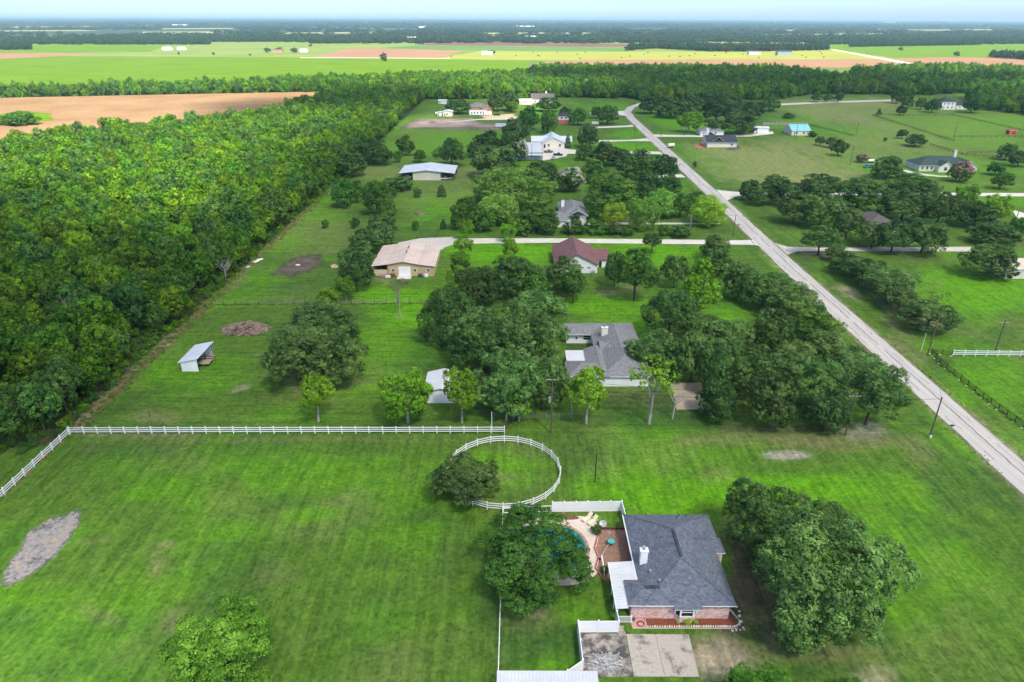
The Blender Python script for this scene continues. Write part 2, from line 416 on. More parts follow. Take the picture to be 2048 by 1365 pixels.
def ground_material():
    m, nt, b, out = nodes_of('mown_grass')
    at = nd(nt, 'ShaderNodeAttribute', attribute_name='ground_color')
    mw = nd(nt, 'ShaderNodeAttribute', attribute_name='mow')
    tc = nd(nt, 'ShaderNodeTexCoord')
    def stretched(sx, sy, sc, dt=5.0):
        mp = nd(nt, 'ShaderNodeMapping'); mp.inputs['Scale'].default_value = (sx, sy, 1)
        nt.links.new(tc.outputs['Object'], mp.inputs[0])
        n = nd(nt, 'ShaderNodeTexNoise', Scale=sc, Detail=dt, Roughness=0.65, Distortion=0.5); nt.links.new(mp.outputs[0], n.inputs['Vector'])
        return n.outputs[0]
    sy = stretched(1.0, 0.07, 1.0); sx = stretched(0.07, 0.9, 1.0)
    st = nd(nt, 'ShaderNodeMix'); st.data_type = 'FLOAT'
    nt.links.new(mw.outputs['Fac'], st.inputs[0]); nt.links.new(sy, st.inputs[2]); nt.links.new(sx, st.inputs[3])
    c = mixc(nt, 1.0, at.outputs['Color'], ramp(nt, st.outputs[0], [(0.32, (0.70, 0.73, 0.70)), (0.5, (1, 1, 1)), (0.68, (1.30, 1.24, 1.25))]), 'MULTIPLY')
    fine = stretched(1, 1, 1.6, 8.0)
    c = mixc(nt, 1.0, c, ramp(nt, fine, [(0.30, (0.62, 0.66, 0.6)), (0.5, (1, 1, 1)), (0.72, (1.42, 1.34, 1.3))]), 'MULTIPLY')
    med = stretched(1, 1, 0.22, 6.0)
    c = mixc(nt, ramp(nt, med, [(0.56, (0, 0, 0)), (0.74, (.16, .16, .16))]), c, (0.17, 0.165, 0.085))
    clump = stretched(1, 1, 0.55, 7.0)
    c = mixc(nt, 1.0, c, ramp(nt, clump, [(0.32, (0.68, 0.74, 0.66)), (0.5, (1, 1, 1)), (0.70, (1.30, 1.22, 1.1))]), 'MULTIPLY')
    weeds = nd(nt, 'ShaderNodeTexVoronoi', Scale=1.1); weeds.inputs['Randomness'].default_value = 1.0
    nt.links.new(tc.outputs['Object'], weeds.inputs['Vector'])
    wm = mixc(nt, 1.0, ramp(nt, weeds.outputs['Distance'], [(0.12, (1, 1, 1)), (0.34, (0, 0, 0))]), ramp(nt, med, [(0.40, (0, 0, 0)), (0.52, (0.75,) * 3)]), 'MULTIPLY')
    c = mixc(nt, wm, c, mixc(nt, 1.0, c, (0.55, 0.60, 0.6), 'MULTIPLY'))
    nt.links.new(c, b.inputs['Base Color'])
    b.inputs['Roughness'].default_value = 0.9; b.inputs['Specular IOR Level'].default_value = 0.08
    bn = nd(nt, 'ShaderNodeBump', Strength=0.7, Distance=0.12); nt.links.new(fine, bn.inputs['Height']); nt.links.new(bn.outputs[0], b.inputs['Normal'])
    return m
me.materials.append(ground_material())
ground = tag(link('ground', me), kind='structure')

# ------------------------------------------------------------------ fields, as sheets over the ground
def field(name, px, mat, z, tall=0.0):
    pts = [P(x, y, 0) for x, y in px]
    a = sum(p.x * q_.y - q_.x * p.y for p, q_ in zip(pts, pts[1:] + pts[:1]))
    if a < 0: pts.reverse()
    mb = MB()
    if tall: mb.prism([(p.x, p.y) for p in pts], -0.2, tall)
    else: mb.quad(*[(p.x, p.y, z) for p in pts])
    return tag(mb.build(name, mat), kind='structure')

def field_mat(name, c, c2, scale=0.03, rows=0.0, stretch=(1, 1, 1)):
    m, nt, b, out = nodes_of(name)
    tc = nd(nt, 'ShaderNodeTexCoord')
    mp = nd(nt, 'ShaderNodeMapping'); mp.inputs['Scale'].default_value = stretch
    nt.links.new(tc.outputs['Object'], mp.inputs[0])
    n = nd(nt, 'ShaderNodeTexNoise', Scale=scale, Detail=9.0, Roughness=0.62); nt.links.new(mp.outputs[0], n.inputs['Vector'])
    o = ramp(nt, n.outputs[0], [(0.33, c), (0.66, c2)])
    n2_ = nd(nt, 'ShaderNodeTexNoise', Scale=0.5, Detail=4.0); nt.links.new(mp.outputs[0], n2_.inputs['Vector'])
    o = mixc(nt, 1.0, o, ramp(nt, n2_.outputs[0], [(0.3, (0.82,) * 3), (0.7, (1.18,) * 3)]), 'MULTIPLY')
    nt.links.new(o, b.inputs['Base Color']); b.inputs['Roughness'].default_value = 0.95; b.inputs['Specular IOR Level'].default_value = 0.1
    return m
CROPG = field_mat('bright_green_crop', (0.078, 0.155, 0.002), (0.115, 0.20, 0.003), 0.012, stretch=(1, 2.5, 1))
CORN = field_mat('ripe_tan_corn', (0.215, 0.13, 0.062), (0.30, 0.19, 0.10), 0.02)
TANF = field_mat('tan_ploughed_field', (0.24, 0.135, 0.075), (0.29, 0.175, 0.10), 0.008)
PLUM = field_mat('dark_ploughed_soil', (0.115, 0.062, 0.048), (0.16, 0.088, 0.06), 0.006)
HAY = field_mat('yellow_hay_field', (0.20, 0.225, 0.035), (0.27, 0.285, 0.06), 0.008, stretch=(1, 3, 1))
PASTG = field_mat('pale_green_pasture', (0.12, 0.185, 0.036), (0.19, 0.23, 0.06), 0.006, stretch=(1, 2, 1))
MIDG = field_mat('mid_green_pasture', (0.065, 0.15, 0.035), (0.11, 0.19, 0.045), 0.006, stretch=(1, 2, 1))
field('crop_field', [(-500, 187), (0, 112), (640, 116), (1062, 121), (1048, 150), (800, 164), (480, 174), (0, 194), (-500, 214)], CROPG, 0.06)
field('corn_field', [(-420, 226), (0, 200), (640, 187), (632, 196), (560, 221), (400, 240), (250, 257), (100, 272), (0, 287), (-420, 345)], CORN, 0, 1.7)
field('crop_field', [(1080, 121), (1100, 124), (1078, 150), (1052, 150)], CROPG, 0.07)
field('pasture', [(-500, 90), (260, 83), (700, 82), (960, 76), (1400, 78), (2600, 84), (2600, 125), (1060, 122), (640, 116), (0, 112), (-500, 112)], PASTG, 0.09)
field('crop_field', [(-500, 92), (0, 92), (190, 88), (330, 92), (300, 104), (150, 106), (0, 106), (-500, 106)], CROPG, 0.15)
field('tan_field', [(-500, 108), (0, 106), (215, 108), (0, 119), (-500, 122)], TANF, 0.14)
field('tan_field', [(625, 115), (700, 97), (940, 98), (880, 117)], TANF, 0.14)
field('ploughed_field', [(825, 91), (905, 82), (1280, 89), (1265, 95)], PLUM, 0.2)
field('pasture', [(760, 97), (830, 92), (1262, 96), (1250, 103), (940, 102)], MIDG, 0.17)
field('hay_field', [(870, 118), (960, 103), (1250, 104), (1500, 105), (1560, 101), (1665, 101), (1780, 118), (1800, 121), (1180, 120), (1062, 121)], HAY, 0.14)
field('tan_field', [(1066, 130), (1090, 124), (1180, 120), (1790, 119), (1835, 128), (1690, 136), (1070, 136)], TANF, 0.2)
field('tan_field', [(1790, 118), (1900, 114), (2300, 112), (2300, 150), (2048, 141), (1850, 130)], TANF, 0.2)
field('pasture', [(1630, 91), (2048, 89), (2400, 90), (2400, 112), (1790, 116), (1690, 102)], CROPG, 0.22)
field('pasture', [(600, 82), (830, 77), (840, 83), (640, 87)], HAY, 0.22)
field('pasture', [(-300, 78), (60, 77), (60, 81), (-300, 83)], HAY, 0.2)
field('pasture', [(1600, 155), (1950, 150), (1960, 158), (1620, 162)], CROPG, 0.1)
field('farm_track', [(1660, 100), (1672, 100), (1830, 128), (1808, 128)], GRAVEL, 0.24)
DISTF = field_mat('far_pale_field', (.20, .20, .075), (.30, .26, .12), .004)
FARPX = ([(20, 54), (215, 53), (215, 56), (20, 58)], [(285, 64), (510, 63), (510, 66), (285, 69)], [(-100, 72), (250, 69), (300, 72), (-100, 76)], [(560, 66), (800, 64), (830, 66.5), (560, 69)], [(960, 66), (1250, 65), (1250, 67.5), (960, 69)], [(1480, 70), (1900, 66), (1900, 69), (1500, 74)], [(320, 57), (480, 56.5), (480, 58), (320, 59)], [(1100, 72), (1400, 71), (1400, 74), (1100, 75)], [(-200, 62), (180, 60.5), (200, 62.5), (-200, 65)], [(640, 72.5), (1000, 70.5), (1000, 73), (640, 75.5)], [(1250, 61), (1600, 60), (1600, 62), (1250, 63)], [(1750, 60), (2200, 58), (2200, 60), (1750, 62)])
for q_ in FARPX: field('far_field', q_, DISTF, 0.5)
field('farm_track', [(600, 115.6), (900, 116.8), (900, 117.8), (600, 116.6)], GRAVEL, 0.24)
field('pasture', [(-60, 246), (40, 226), (100, 232), (110, 246), (30, 254), (-60, 256)], CROPG, 1.72)

# ------------------------------------------------------------------ road, drives, slabs
def road_material():
    m, nt, b, out = nodes_of('worn_chip_seal')
    uv = nd(nt, 'ShaderNodeUVMap')
    sx = nd(nt, 'ShaderNodeSeparateXYZ'); nt.links.new(uv.outputs[0], sx.inputs[0])
    mp = nd(nt, 'ShaderNodeMapping'); mp.inputs['Scale'].default_value = (1, 0.06, 1); nt.links.new(uv.outputs[0], mp.inputs[0])
    big = nd(nt, 'ShaderNodeTexNoise', Scale=1.1, Detail=6.0); nt.links.new(mp.outputs[0], big.inputs['Vector'])
    fine = nd(nt, 'ShaderNodeTexNoise', Scale=5.0, Detail=8.0, Roughness=0.7); nt.links.new(uv.outputs[0], fine.inputs['Vector'])
    c = ramp(nt, big.outputs[0], [(0.3, (0.385, 0.36, 0.345)), (0.7, (0.51, 0.48, 0.46))])
    c = mixc(nt, 1.0, c, ramp(nt, fine.outputs[0], [(0.3, (0.78,) * 3), (0.7, (1.2,) * 3)]), 'MULTIPLY')
    wv = nd(nt, 'ShaderNodeTexNoise', Scale=0.35, Detail=6.0); nt.links.new(uv.outputs[0], wv.inputs['Vector'])
    def crack(u0, wob, w, thr):
        a = nd(nt, 'ShaderNodeMath', operation='MULTIPLY_ADD'); nt.links.new(wv.outputs[0], a.inputs[0]); a.inputs[1].default_value = wob; nt.links.new(sx.outputs[0], a.inputs[2])
        s_ = nd(nt, 'ShaderNodeMath', operation='SUBTRACT'); nt.links.new(a.outputs[0], s_.inputs[0]); s_.inputs[1].default_value = u0 + wob * .5
        ab = nd(nt, 'ShaderNodeMath', operation='ABSOLUTE'); nt.links.new(s_.outputs[0], ab.inputs[0])
        mr = nd(nt, 'ShaderNodeMapRange'); mr.inputs[1].default_value = 0; mr.inputs[2].default_value = w; mr.inputs[3].default_value = 1; mr.inputs[4].default_value = 0
        nt.links.new(ab.outputs[0], mr.inputs[0])
        k = nd(nt, 'ShaderNodeTexNoise', Scale=0.12, Detail=3.0); nt.links.new(uv.outputs[0], k.inputs['Vector'])
        g = nd(nt, 'ShaderNodeMath', operation='GREATER_THAN'); nt.links.new(k.outputs[0], g.inputs[0]); g.inputs[1].default_value = thr
        mu = nd(nt, 'ShaderNodeMath', operation='MULTIPLY'); nt.links.new(mr.outputs[0], mu.inputs[0]); nt.links.new(g.outputs[0], mu.inputs[1])
        return mu.outputs[0]
    c = mixc(nt, crack(0.5, 0.9, 0.22, 0.40), c, (0.10, 0.095, 0.10))
    c = mixc(nt, crack(-1.7, 1.6, 0.13, 0.53), c, (0.12, 0.11, 0.115))
    c = mixc(nt, crack(1.9, 1.4, 0.12, 0.55), c, (0.12, 0.11, 0.115))
    nt.links.new(c, b.inputs['Base Color']); b.inputs['Roughness'].default_value = 0.9; b.inputs['Specular IOR Level'].default_value = 0.15
    return m
def ribbon(name, pts, w, mat, z, jag=0.0):
    pts = [Vector((*p, 0)) for p in pts]
    # resample
    out = []
    for a, b in zip(pts[:-1], pts[1:]):
        k = max(1, int((b - a).length / 3))
        out += [a.lerp(b, i / k) for i in range(k)]
    out.append(pts[-1])
    mb = MB(); uvs = []; L = 0
    for i, p in enumerate(out):
        d = (out[min(i + 1, len(out) - 1)] - out[max(i - 1, 0)]).normalized(); n = Vector((d.y, -d.x, 0))
        if i: L += (p - out[i - 1]).length
        wl = w / 2 + R.uniform(-jag, jag); wr = w / 2 + R.uniform(-jag, jag)
        mb.v += [tuple(p - n * wl + Vector((0, 0, z))), tuple(p + n * wr + Vector((0, 0, z)))]
        uvs += [(-wl, L), (wr, L)]
    for i in range(len(out) - 1):
        mb.f.append((2 * i, 2 * i + 1, 2 * i + 3, 2 * i + 2)); mb.m.append(0)
    me_ = mb.mesh(name, mat)
    ul = me_.uv_layers.new(name='UVMap')
    for lp in me_.loops: ul.data[lp.index].uv = uvs[lp.vertex_index]
    return tag(link(name, me_), kind='structure')
ROADM = road_material()
ribbon('road', [(84.2, 20), (84.2, 120), (84.4, 200), (86, 275), (87.7, 400), (88.7, 455), (89.8, 540), (92.5, 578), (101, 612), (118, 648), (150, 690)], 6.0, ROADM, 0.03, 0.14)
def sheet(name, px, mat, z):
    return field(name, px, mat, z)
sheet('side_road', [(1432, 380), (1470, 384), (1500, 385), (1870, 386), (2120, 387), (2120, 394), (1870, 391.5), (1490, 391), (1470, 394), (1454, 402)], CONC, 0.022)
sheet('driveway', [(905, 477), (1110, 477), (1480, 481), (1515, 480), (1535, 493), (1500, 490), (1110, 486), (905, 488)], CONC, 0.018)
sheet('gravel_lot', [(796, 486), (840, 477), (906, 474.5), (906, 490), (890, 495), (884, 500), (800, 500)], GRAVEL, 0.014)
sheet('driveway', [(1548, 486), (1575, 494), (1640, 496), (1942, 494), (1942, 503.5), (1640, 502.5), (1595, 503), (1575, 510)], GRAVEL, 0.018)
sheet('driveway', [(1180, 281), (1260, 280), (1294, 277), (1302, 283), (1260, 282.5), (1180, 285)], CONC, 0.018)
sheet('driveway', [(1220, 303), (1305, 303.5), (1320, 304), (1326, 309), (1220, 307)], CONC, 0.018)
sheet('driveway', [(1190, 254), (1255, 251.5), (1264, 250), (1268, 254), (1190, 257)], CONC, 0.018)
sheet('driveway', [(1292, 269), (1420, 272), (1500, 269), (1545, 263), (1548, 268), (1500, 273.5), (1420, 274.5), (1302, 274)], CONC, 0.018)
sheet('driveway', [(1086, 296), (1120, 296), (1140, 299), (1172, 303), (1160, 308), (1135, 308), (1132, 313), (1085, 322)], CONC, 0.018)
sheet('driveway', [(1290, 353), (1345, 350), (1362, 349), (1372, 355), (1340, 356), (1290, 357)], CONC, 0.018)
sheet('driveway', [(1140, 445), (1380, 446), (1440, 447), (1440, 449), (1380, 449), (1140, 450)], GRAVEL, 0.018)
sheet('driveway', [(1232, 223), (1250, 222), (1256, 232), (1180, 228), (1180, 226)], CONC, 0.018)
sheet('lane', [(1550, 208), (1640, 204), (1790, 199.5), (1800, 202), (1640, 207), (1552, 212)], GRAVEL, 0.03)
sheet('driveway', [(2025, 420), (2060, 430), (2060, 470), (2035, 440)], CONC, 0.018)
sheet('concrete_pad', [(1340, 766), (1402, 766), (1416, 819), (1353, 820)], M('tan_concrete', (.36, .30, .225), .9, .12, .5, detail=8), 0.018)
sheet('driveway', [(870, 247), (1025, 232), (1035, 234), (1030, 240), (960, 240)], GRAVEL, 0.03)

def patch(name, px, mat, z, hard=True):
    """ragged worn patch of ground: fan of rings, thinning out towards its rim"""
    pts = [P(x, y, 0) for x, y in px]
    c = sum(pts, Vector()) / len(pts)
    if sum((p.x - c.x) * (q_.y - c.y) - (q_.x - c.x) * (p.y - c.y) for p, q_ in zip(pts, pts[1:] + pts[:1])) < 0: pts.reverse()
    fine = []
    for a, b in zip(pts, pts[1:] + pts[:1]):
        k = max(3, int((b - a).length / 0.7)); k = min(k, 14)
        fine += [a.lerp(b, i / k) for i in range(k)]
    mb = MB(); ed = []
    mb.v.append((c.x, c.y, z)); ed.append(1.0)
    rings = ((0.35, 1.0), (0.66, 0.72), (0.86, 0.44), (1.0, 0.24), (1.2, -0.08)) if hard else ((0.3, .7), (0.6, 0.5), (0.85, 0.34), (1.05, 0.2), (1.3, -0.1))
    k = len(fine)
    for s, a in rings:
        for p in fine:
            j = 1 + R.uniform(-.04, .04)
            mb.v.append((c.x + (p.x - c.x) * s * j, c.y + (p.y - c.y) * s * j, z)); ed.append(a)
    for i in range(k): mb.f.append((0, 1 + i, 1 + (i + 1) % k)); mb.m.append(0)
    for r_ in range(len(rings) - 1):
        for i in range(k):
            j = (i + 1) % k
            mb.f.append((1 + r_ * k + i, 1 + (r_ + 1) * k + i, 1 + (r_ + 1) * k + j, 1 + r_ * k + j)); mb.m.append(0)
    me_ = mb.mesh(name, mat)
    a_ = me_.attributes.new('edge', 'FLOAT', 'POINT'); a_.data.foreach_set('value', ed)
    return tag(link(name, me_), kind='structure')
def patch_mat(name, c, c2, c3, scale=0.5):
    m, nt, b, out = nodes_of(name)
    tc = nd(nt, 'ShaderNodeTexCoord'); at = nd(nt, 'ShaderNodeAttribute', attribute_name='edge')
    n = nd(nt, 'ShaderNodeTexNoise', Scale=scale, Detail=9.0, Roughness=0.68); nt.links.new(tc.outputs['Object'], n.inputs['Vector'])
    nf = nd(nt, 'ShaderNodeTexNoise', Scale=1.8, Detail=6.0, Roughness=0.7); nt.links.new(tc.outputs['Object'], nf.inputs['Vector'])
    o = ramp(nt, n.outputs[0], [(0.34, c), (0.5, c2), (0.66, c3)])
    o = mixc(nt, 1.0, o, ramp(nt, nf.outputs[0], [(0.3, (0.7,) * 3), (0.7, (1.3,) * 3)]), 'MULTIPLY')
    nt.links.new(o, b.inputs['Base Color']); b.inputs['Roughness'].default_value = 0.95; b.inputs['Specular IOR Level'].default_value = 0.1
    ad = nd(nt, 'ShaderNodeMath', operation='MULTIPLY_ADD'); nt.links.new(nf.outputs[0], ad.inputs[0]); ad.inputs[1].default_value = 0.9; nt.links.new(at.outputs['Fac'], ad.inputs[2])
    mr = nd(nt, 'ShaderNodeMapRange'); mr.inputs[1].default_value = 0.62; mr.inputs[2].default_value = 0.95
    nt.links.new(ad.outputs[0], mr.inputs[0]); nt.links.new(mr.outputs[0], b.inputs['Alpha'])
    return m
ASH = patch_mat('ash_and_sand', (0.10, 0.095, 0.095), (0.25, 0.235, 0.235), (0.31, 0.24, 0.17), 0.45)
DIRT = patch_mat('dark_churned_soil', (0.06, 0.05, 0.042), (0.11, 0.09, 0.07), (0.15, 0.13, 0.09), 0.4)
YARD = patch_mat('grey_brown_yard_dirt', (0.16, 0.13, 0.11), (0.24, 0.195, 0.165), (0.33, 0.27, 0.22), 0.06)
SAND = patch_mat('orange_sand', (0.45, 0.30, 0.17), (0.55, 0.38, 0.24), (0.5, 0.4, 0.3), 0.6)
REDCLAY = patch_mat('red_clay', (0.30, 0.11, 0.06), (0.38, 0.16, 0.09), (0.3, 0.17, 0.11), 0.3)
patch('ash_patch', [(2, 1170), (14, 1128), (40, 1100), (56, 1062), (82, 1050), (100, 1034), (130, 1034), (150, 1018), (163, 1024), (158, 1050), (140, 1080), (112, 1112), (80, 1140), (40, 1165), (20, 1174)], ASH, 0.02)
patch('soil_patch', [(534, 552), (560, 532), (580, 518), (620, 508), (645, 508), (648, 528), (620, 546), (580, 556)], DIRT, 0.02, False)
patch('sand_patch', [(660, 532), (668, 528), (678, 530), (676, 536), (664, 537)], SAND, 0.02)
patch('yard', [(800, 258), (815, 246), (840, 237), (950, 236), (962, 246), (1030, 250), (1012, 260), (900, 260)], YARD, 0.02)
patch('yard', [(960, 232), (1030, 228), (1030, 234), (970, 238)], SAND, 0.04)
patch('clay_patch', [(1385, 293), (1400, 284), (1412, 284), (1414, 296), (1395, 298)], REDCLAY, 0.02)
patch('soil_patch', [(1450, 298), (1476, 290), (1482, 298), (1460, 302)], DIRT, 0.02)

# ------------------------------------------------------------------ trees
OAKM = leaf_mat('live_oak_leaves', (0.02, 0.062, 0.014), (0.19, 0.335, 0.08), 0.18, 0.012)
OAKB = leaf_mat('dark_oak_leaves', (0.014, 0.048, 0.01), (0.125, 0.24, 0.052), 0.18, 0.012)
PECM = leaf_mat('pecan_leaves', (0.06, 0.155, 0.008), (0.25, 0.46, 0.03), 0.3, 0.012)
MIDM = leaf_mat('mid_green_leaves', (0.024, 0.085, 0.012), (0.155, 0.31, 0.045), 0.25, 0.02)
FEAM = leaf_mat('light_feathery_leaves', (0.1, 0.25, 0.03), (0.36, 0.6, 0.12), 0.3, 0.015)
YELM = leaf_mat('yellow_green_leaves', (0.14, 0.29, 0.02), (0.44, 0.64, 0.07), 0.3, 0.015)
WOODA = leaf_mat('hackberry_leaves', (0.026, 0.092, 0.006), (0.185, 0.365, 0.024), 0.28, 0.02)
WOODB = leaf_mat('mesquite_leaves', (0.028, 0.088, 0.016), (0.15, 0.3, 0.055), 0.28, 0.015)
WOODC = leaf_mat('elm_leaves', (0.038, 0.125, 0.005), (0.245, 0.43, 0.02), 0.28, 0.015)
FARM_ = leaf_mat('distant_leaves_painted_shade', (0.016, 0.042, 0.018), (0.055, 0.1, 0.038), 0.2, 0.03)  # leaf colour darkened in place of cloud shade on the far woods
FRESH = leaf_mat('fresh_green_leaves', (.04, .13, .01), (.19, .40, .045), 0.25, 0.01)
GREYL = leaf_mat('sparse_grey_leaves', (0.16, 0.18, 0.09), (0.27, 0.28, 0.16), 0.3, 0.01)
PINKF = leaf_mat('pink_flowers', (0.36, 0.17, 0.22), (0.55, 0.30, 0.36), 0.3, 0.01)
WHITEF = leaf_mat('white_flowers', (0.5, 0.48, 0.45), (0.7, 0.68, 0.65), 0.3, 0.01)

def unit(v): return v / np.maximum(np.linalg.norm(v, axis=1, keepdims=True), 1e-6)

def crown_mesh(name, leaves, L, seed, nl=46, lr=(0.24, 0.42), rad=(0.42, 0.76), zmin=-0.62, asp=0.55, tuft=11, tspread=0.07, up=0.3, cone=False, keep=0.12, mat=None, jit=0.5, irr=0.24):
    g = np.random.default_rng(seed)
    d = unit(g.normal(size=(nl * 3, 3)))
    d = d[d[:, 2] > zmin][:nl]
    ax = unit(g.normal(size=(5, 3))); wv = sum(np.maximum(0, d @ a - .2)[:, None] * k for a, k in zip(ax, (.55, .45, -.45, -.4, .35)))
    rr = g.uniform(rad[0], rad[1], (len(d), 1)) * (1 + irr * wv)
    cen = d * rr
    lrad = g.uniform(lr[0], lr[1], len(d))
    if cone:
        t = g.uniform(-0.85, 0.95, len(d)); wd = 0.62 * (1 - ((t + 0.35) / 1.4).clip(0, 1) ** 1.4) + 0.06
        a = g.uniform(0, 6.283, len(d)); cen = np.stack([np.cos(a) * wd, np.sin(a) * wd, t], 1); lrad = g.uniform(0.16, 0.30, len(d)) * (1.15 - 0.5 * (t + .85) / 1.8)
    cen = np.vstack([cen, [[0, 0, 0.1]]]); lrad = np.append(lrad, 0.5)
    nt_ = int(leaves / tuft)
    pr = lrad ** 2; pr = pr / pr.sum()
    pos = np.zeros((0, 3)); nor = np.zeros((0, 3)); lob = np.zeros(0, int)
    while len(pos) < nt_:
        k = g.choice(len(cen), nt_ * 2, p=pr)
        dd = unit(g.normal(size=(nt_ * 2, 3)) + 0.55 * unit(cen[k] + 1e-6) + np.array([0, 0, 0.15]))
        p = cen[k] + dd * (lrad[k] * g.uniform(0.82, 1.06, nt_ * 2))[:, None]
        inside = np.zeros(len(p), bool)
        for c, r_ in zip(cen, lrad):
            inside |= (np.linalg.norm(p - c, axis=1) < r_ * 0.78)
        ok = (~inside) | (g.random(len(p)) < keep)
        ok &= p[:, 2] > zmin - 0.22
        pos = np.vstack([pos, p[ok]]); nor = np.vstack([nor, dd[ok]]); lob = np.append(lob, k[ok])
    pos, nor, lob = pos[:nt_], nor[:nt_], lob[:nt_]
    ltint = g.uniform(0.16, 0.66, len(cen)); ttint = g.normal(0, 0.2, nt_)
    n = nt_ * tuft
    ti = np.repeat(np.arange(nt_), tuft)
    # every tuft is a small ball of leaves that faces outwards
    hr = np.sqrt((pos[:, :2] ** 2).sum(1)); pos[:, :2] *= 0.93 / np.quantile(hr, .985)
    zc_ = pos[:, 2]; pos[:, 2] = np.where(zc_ > 0, zc_ * 0.93 / np.quantile(zc_, .99), zc_)
    od = unit(g.normal(size=(n, 3)) + 0.75 * nor[ti])
    p = pos[ti] + od * tspread * np.repeat(g.uniform(.6, 1.35, nt_), tuft)[:, None] * g.uniform(.55, 1.1, (n, 1))
    N = unit(od * .8 + nor[ti] * .35 + jit * g.normal(size=(n, 3)) * 0.55 + np.array([0, 0, up]))
    a = unit(np.cross(N, unit(g.normal(size=(n, 3))))); b = np.cross(N, a)
    s = L * g.uniform(0.6, 1.35, (n, 1))
    co = np.stack([p - a * s * .5, p + b * s * asp * .5 + N * s * .08, p + a * s * .5, p - b * s * asp * .5 + N * s * .08], 1).reshape(-1, 3)
    fa = np.arange(n * 4).reshape(-1, 4)
    me_ = bpy.data.meshes.new(name)
    fast_mesh(me_, co, fa, 4)
    tint = (ltint[lob[ti]] + ttint[ti] + g.normal(0, 0.10, n)).clip(0, 1)
    at = me_.attributes.new('tint', 'FLOAT', 'FACE'); at.data.foreach_set('value', tint.astype(np.float32))
    me_.materials.append(mat or OAKM)
    return me_

def trunk_mesh(name, seed, mat, th=0.05, limbs=6, spread=0.5, lift=1.25, straight=False):
    g = random.Random(seed); mb = MB()
    tx, ty = g.uniform(-.05, .05), g.uniform(-.05, .05)
    mb.tube([(0, 0, -0.06), (0, 0, 0.03), (tx, ty, 0.45), (tx * 1.5, ty * 1.4, 0.85), (tx, ty, 1.05)], [th * 1.6, th * 1.15, th * .9, th * .7, th * .3], 8)
    for i in range(limbs):
        a = 6.283 * (i + g.uniform(-.3, .3)) / limbs; z0 = g.uniform(.42, .85); k = spread * g.uniform(.7, 1.15)
        c, s = math.cos(a), math.sin(a)
        mb.tube([(tx, ty, z0), (tx + c * k * .35, ty + s * k * .35, z0 + .12), (c * k * .75, s * k * .75, z0 + .28), (c * k, s * k, min(lift, z0 + .5))], [th * .55, th * .42, th * .26, th * .1], 6)
        mb.tube([(tx + c * k * .35, ty + s * k * .35, z0 + .12), (c * k * .5 - s * .2, s * k * .5 + c * .2, z0 + .35), (c * k * .6 - s * .32, s * k * .6 + c * .32, min(lift, z0 + .55))], [th * .3, th * .2, th * .08], 5)
    return mb.mesh(name, mat, smooth=True)

KIT = {}
def kit(key, n, seed, trunk, **kw):
    KIT[key] = [(crown_mesh('crown', seed=seed + i, **kw), trunk[i % len(trunk)]) for i in range(n)]
TB = [trunk_mesh('trunk', 40 + i, BARK) for i in range(3)]
TP = [trunk_mesh('trunk', 50 + i, PALEBARK, th=0.055, limbs=6, spread=.62) for i in range(3)]
TS = [trunk_mesh('trunk', 60 + i, BARK, th=0.06, limbs=4, spread=.4) for i in range(2)]
TC = [trunk_mesh('trunk', 70, POLEWOOD, th=0.05, limbs=6, spread=.35)]
kit('oakL', 4, 100, TB, leaves=40000, L=0.040, nl=64, lr=(0.12, 0.25), rad=(0.5, 0.92), tspread=0.062, tuft=24)
kit('oakM', 4, 120, TB, leaves=16000, L=0.064, nl=46, lr=(0.15, 0.29), rad=(0.5, 0.88), tspread=0.085, tuft=22)
kit('oakS', 4, 140, TB, leaves=7500, L=0.098, nl=34, lr=(0.18, 0.34), tspread=0.11, tuft=18)
kit('pecan', 4, 160, TP, leaves=9000, L=0.085, nl=34, lr=(0.15, 0.30), rad=(0.48, 0.82), zmin=-0.7, keep=0.06, mat=PECM, tspread=0.10, tuft=18)
kit('sparse', 2, 170, TP, leaves=2600, L=0.085, nl=22, lr=(0.13, 0.26), rad=(0.5, 0.85), zmin=-0.5, keep=0.0, mat=PECM, tspread=0.06)
kit('feather', 4, 180, TS, leaves=15000, L=0.085, nl=60, lr=(0.14, 0.28), rad=(0.45, 0.84), asp=0.3, up=0.0, jit=1.3, mat=FEAM, tuft=16, tspread=0.085, zmin=-0.8)
kit('small', 4, 200, TS, leaves=3200, L=0.14, nl=24, lr=(0.18, 0.34), mat=MIDM, tspread=0.13, tuft=16, zmin=-0.8)
kit('cone', 2, 220, TC, leaves=9000, L=0.09, nl=54, cone=True, mat=MIDM, zmin=-1.1, tspread=0.05)
kit('wood', 7, 240, TS, leaves=5200, L=0.105, nl=22, lr=(0.2, 0.38), rad=(0.45, 0.82), mat=WOODA, tspread=0.125, tuft=18, zmin=-0.85, keep=0.12)
kit('far', 4, 260, TS, leaves=900, L=0.24, nl=20, lr=(0.22, 0.42), rad=(0.4, 0.85), mat=FARM_, tspread=0.12, zmin=-0.8, tuft=6)

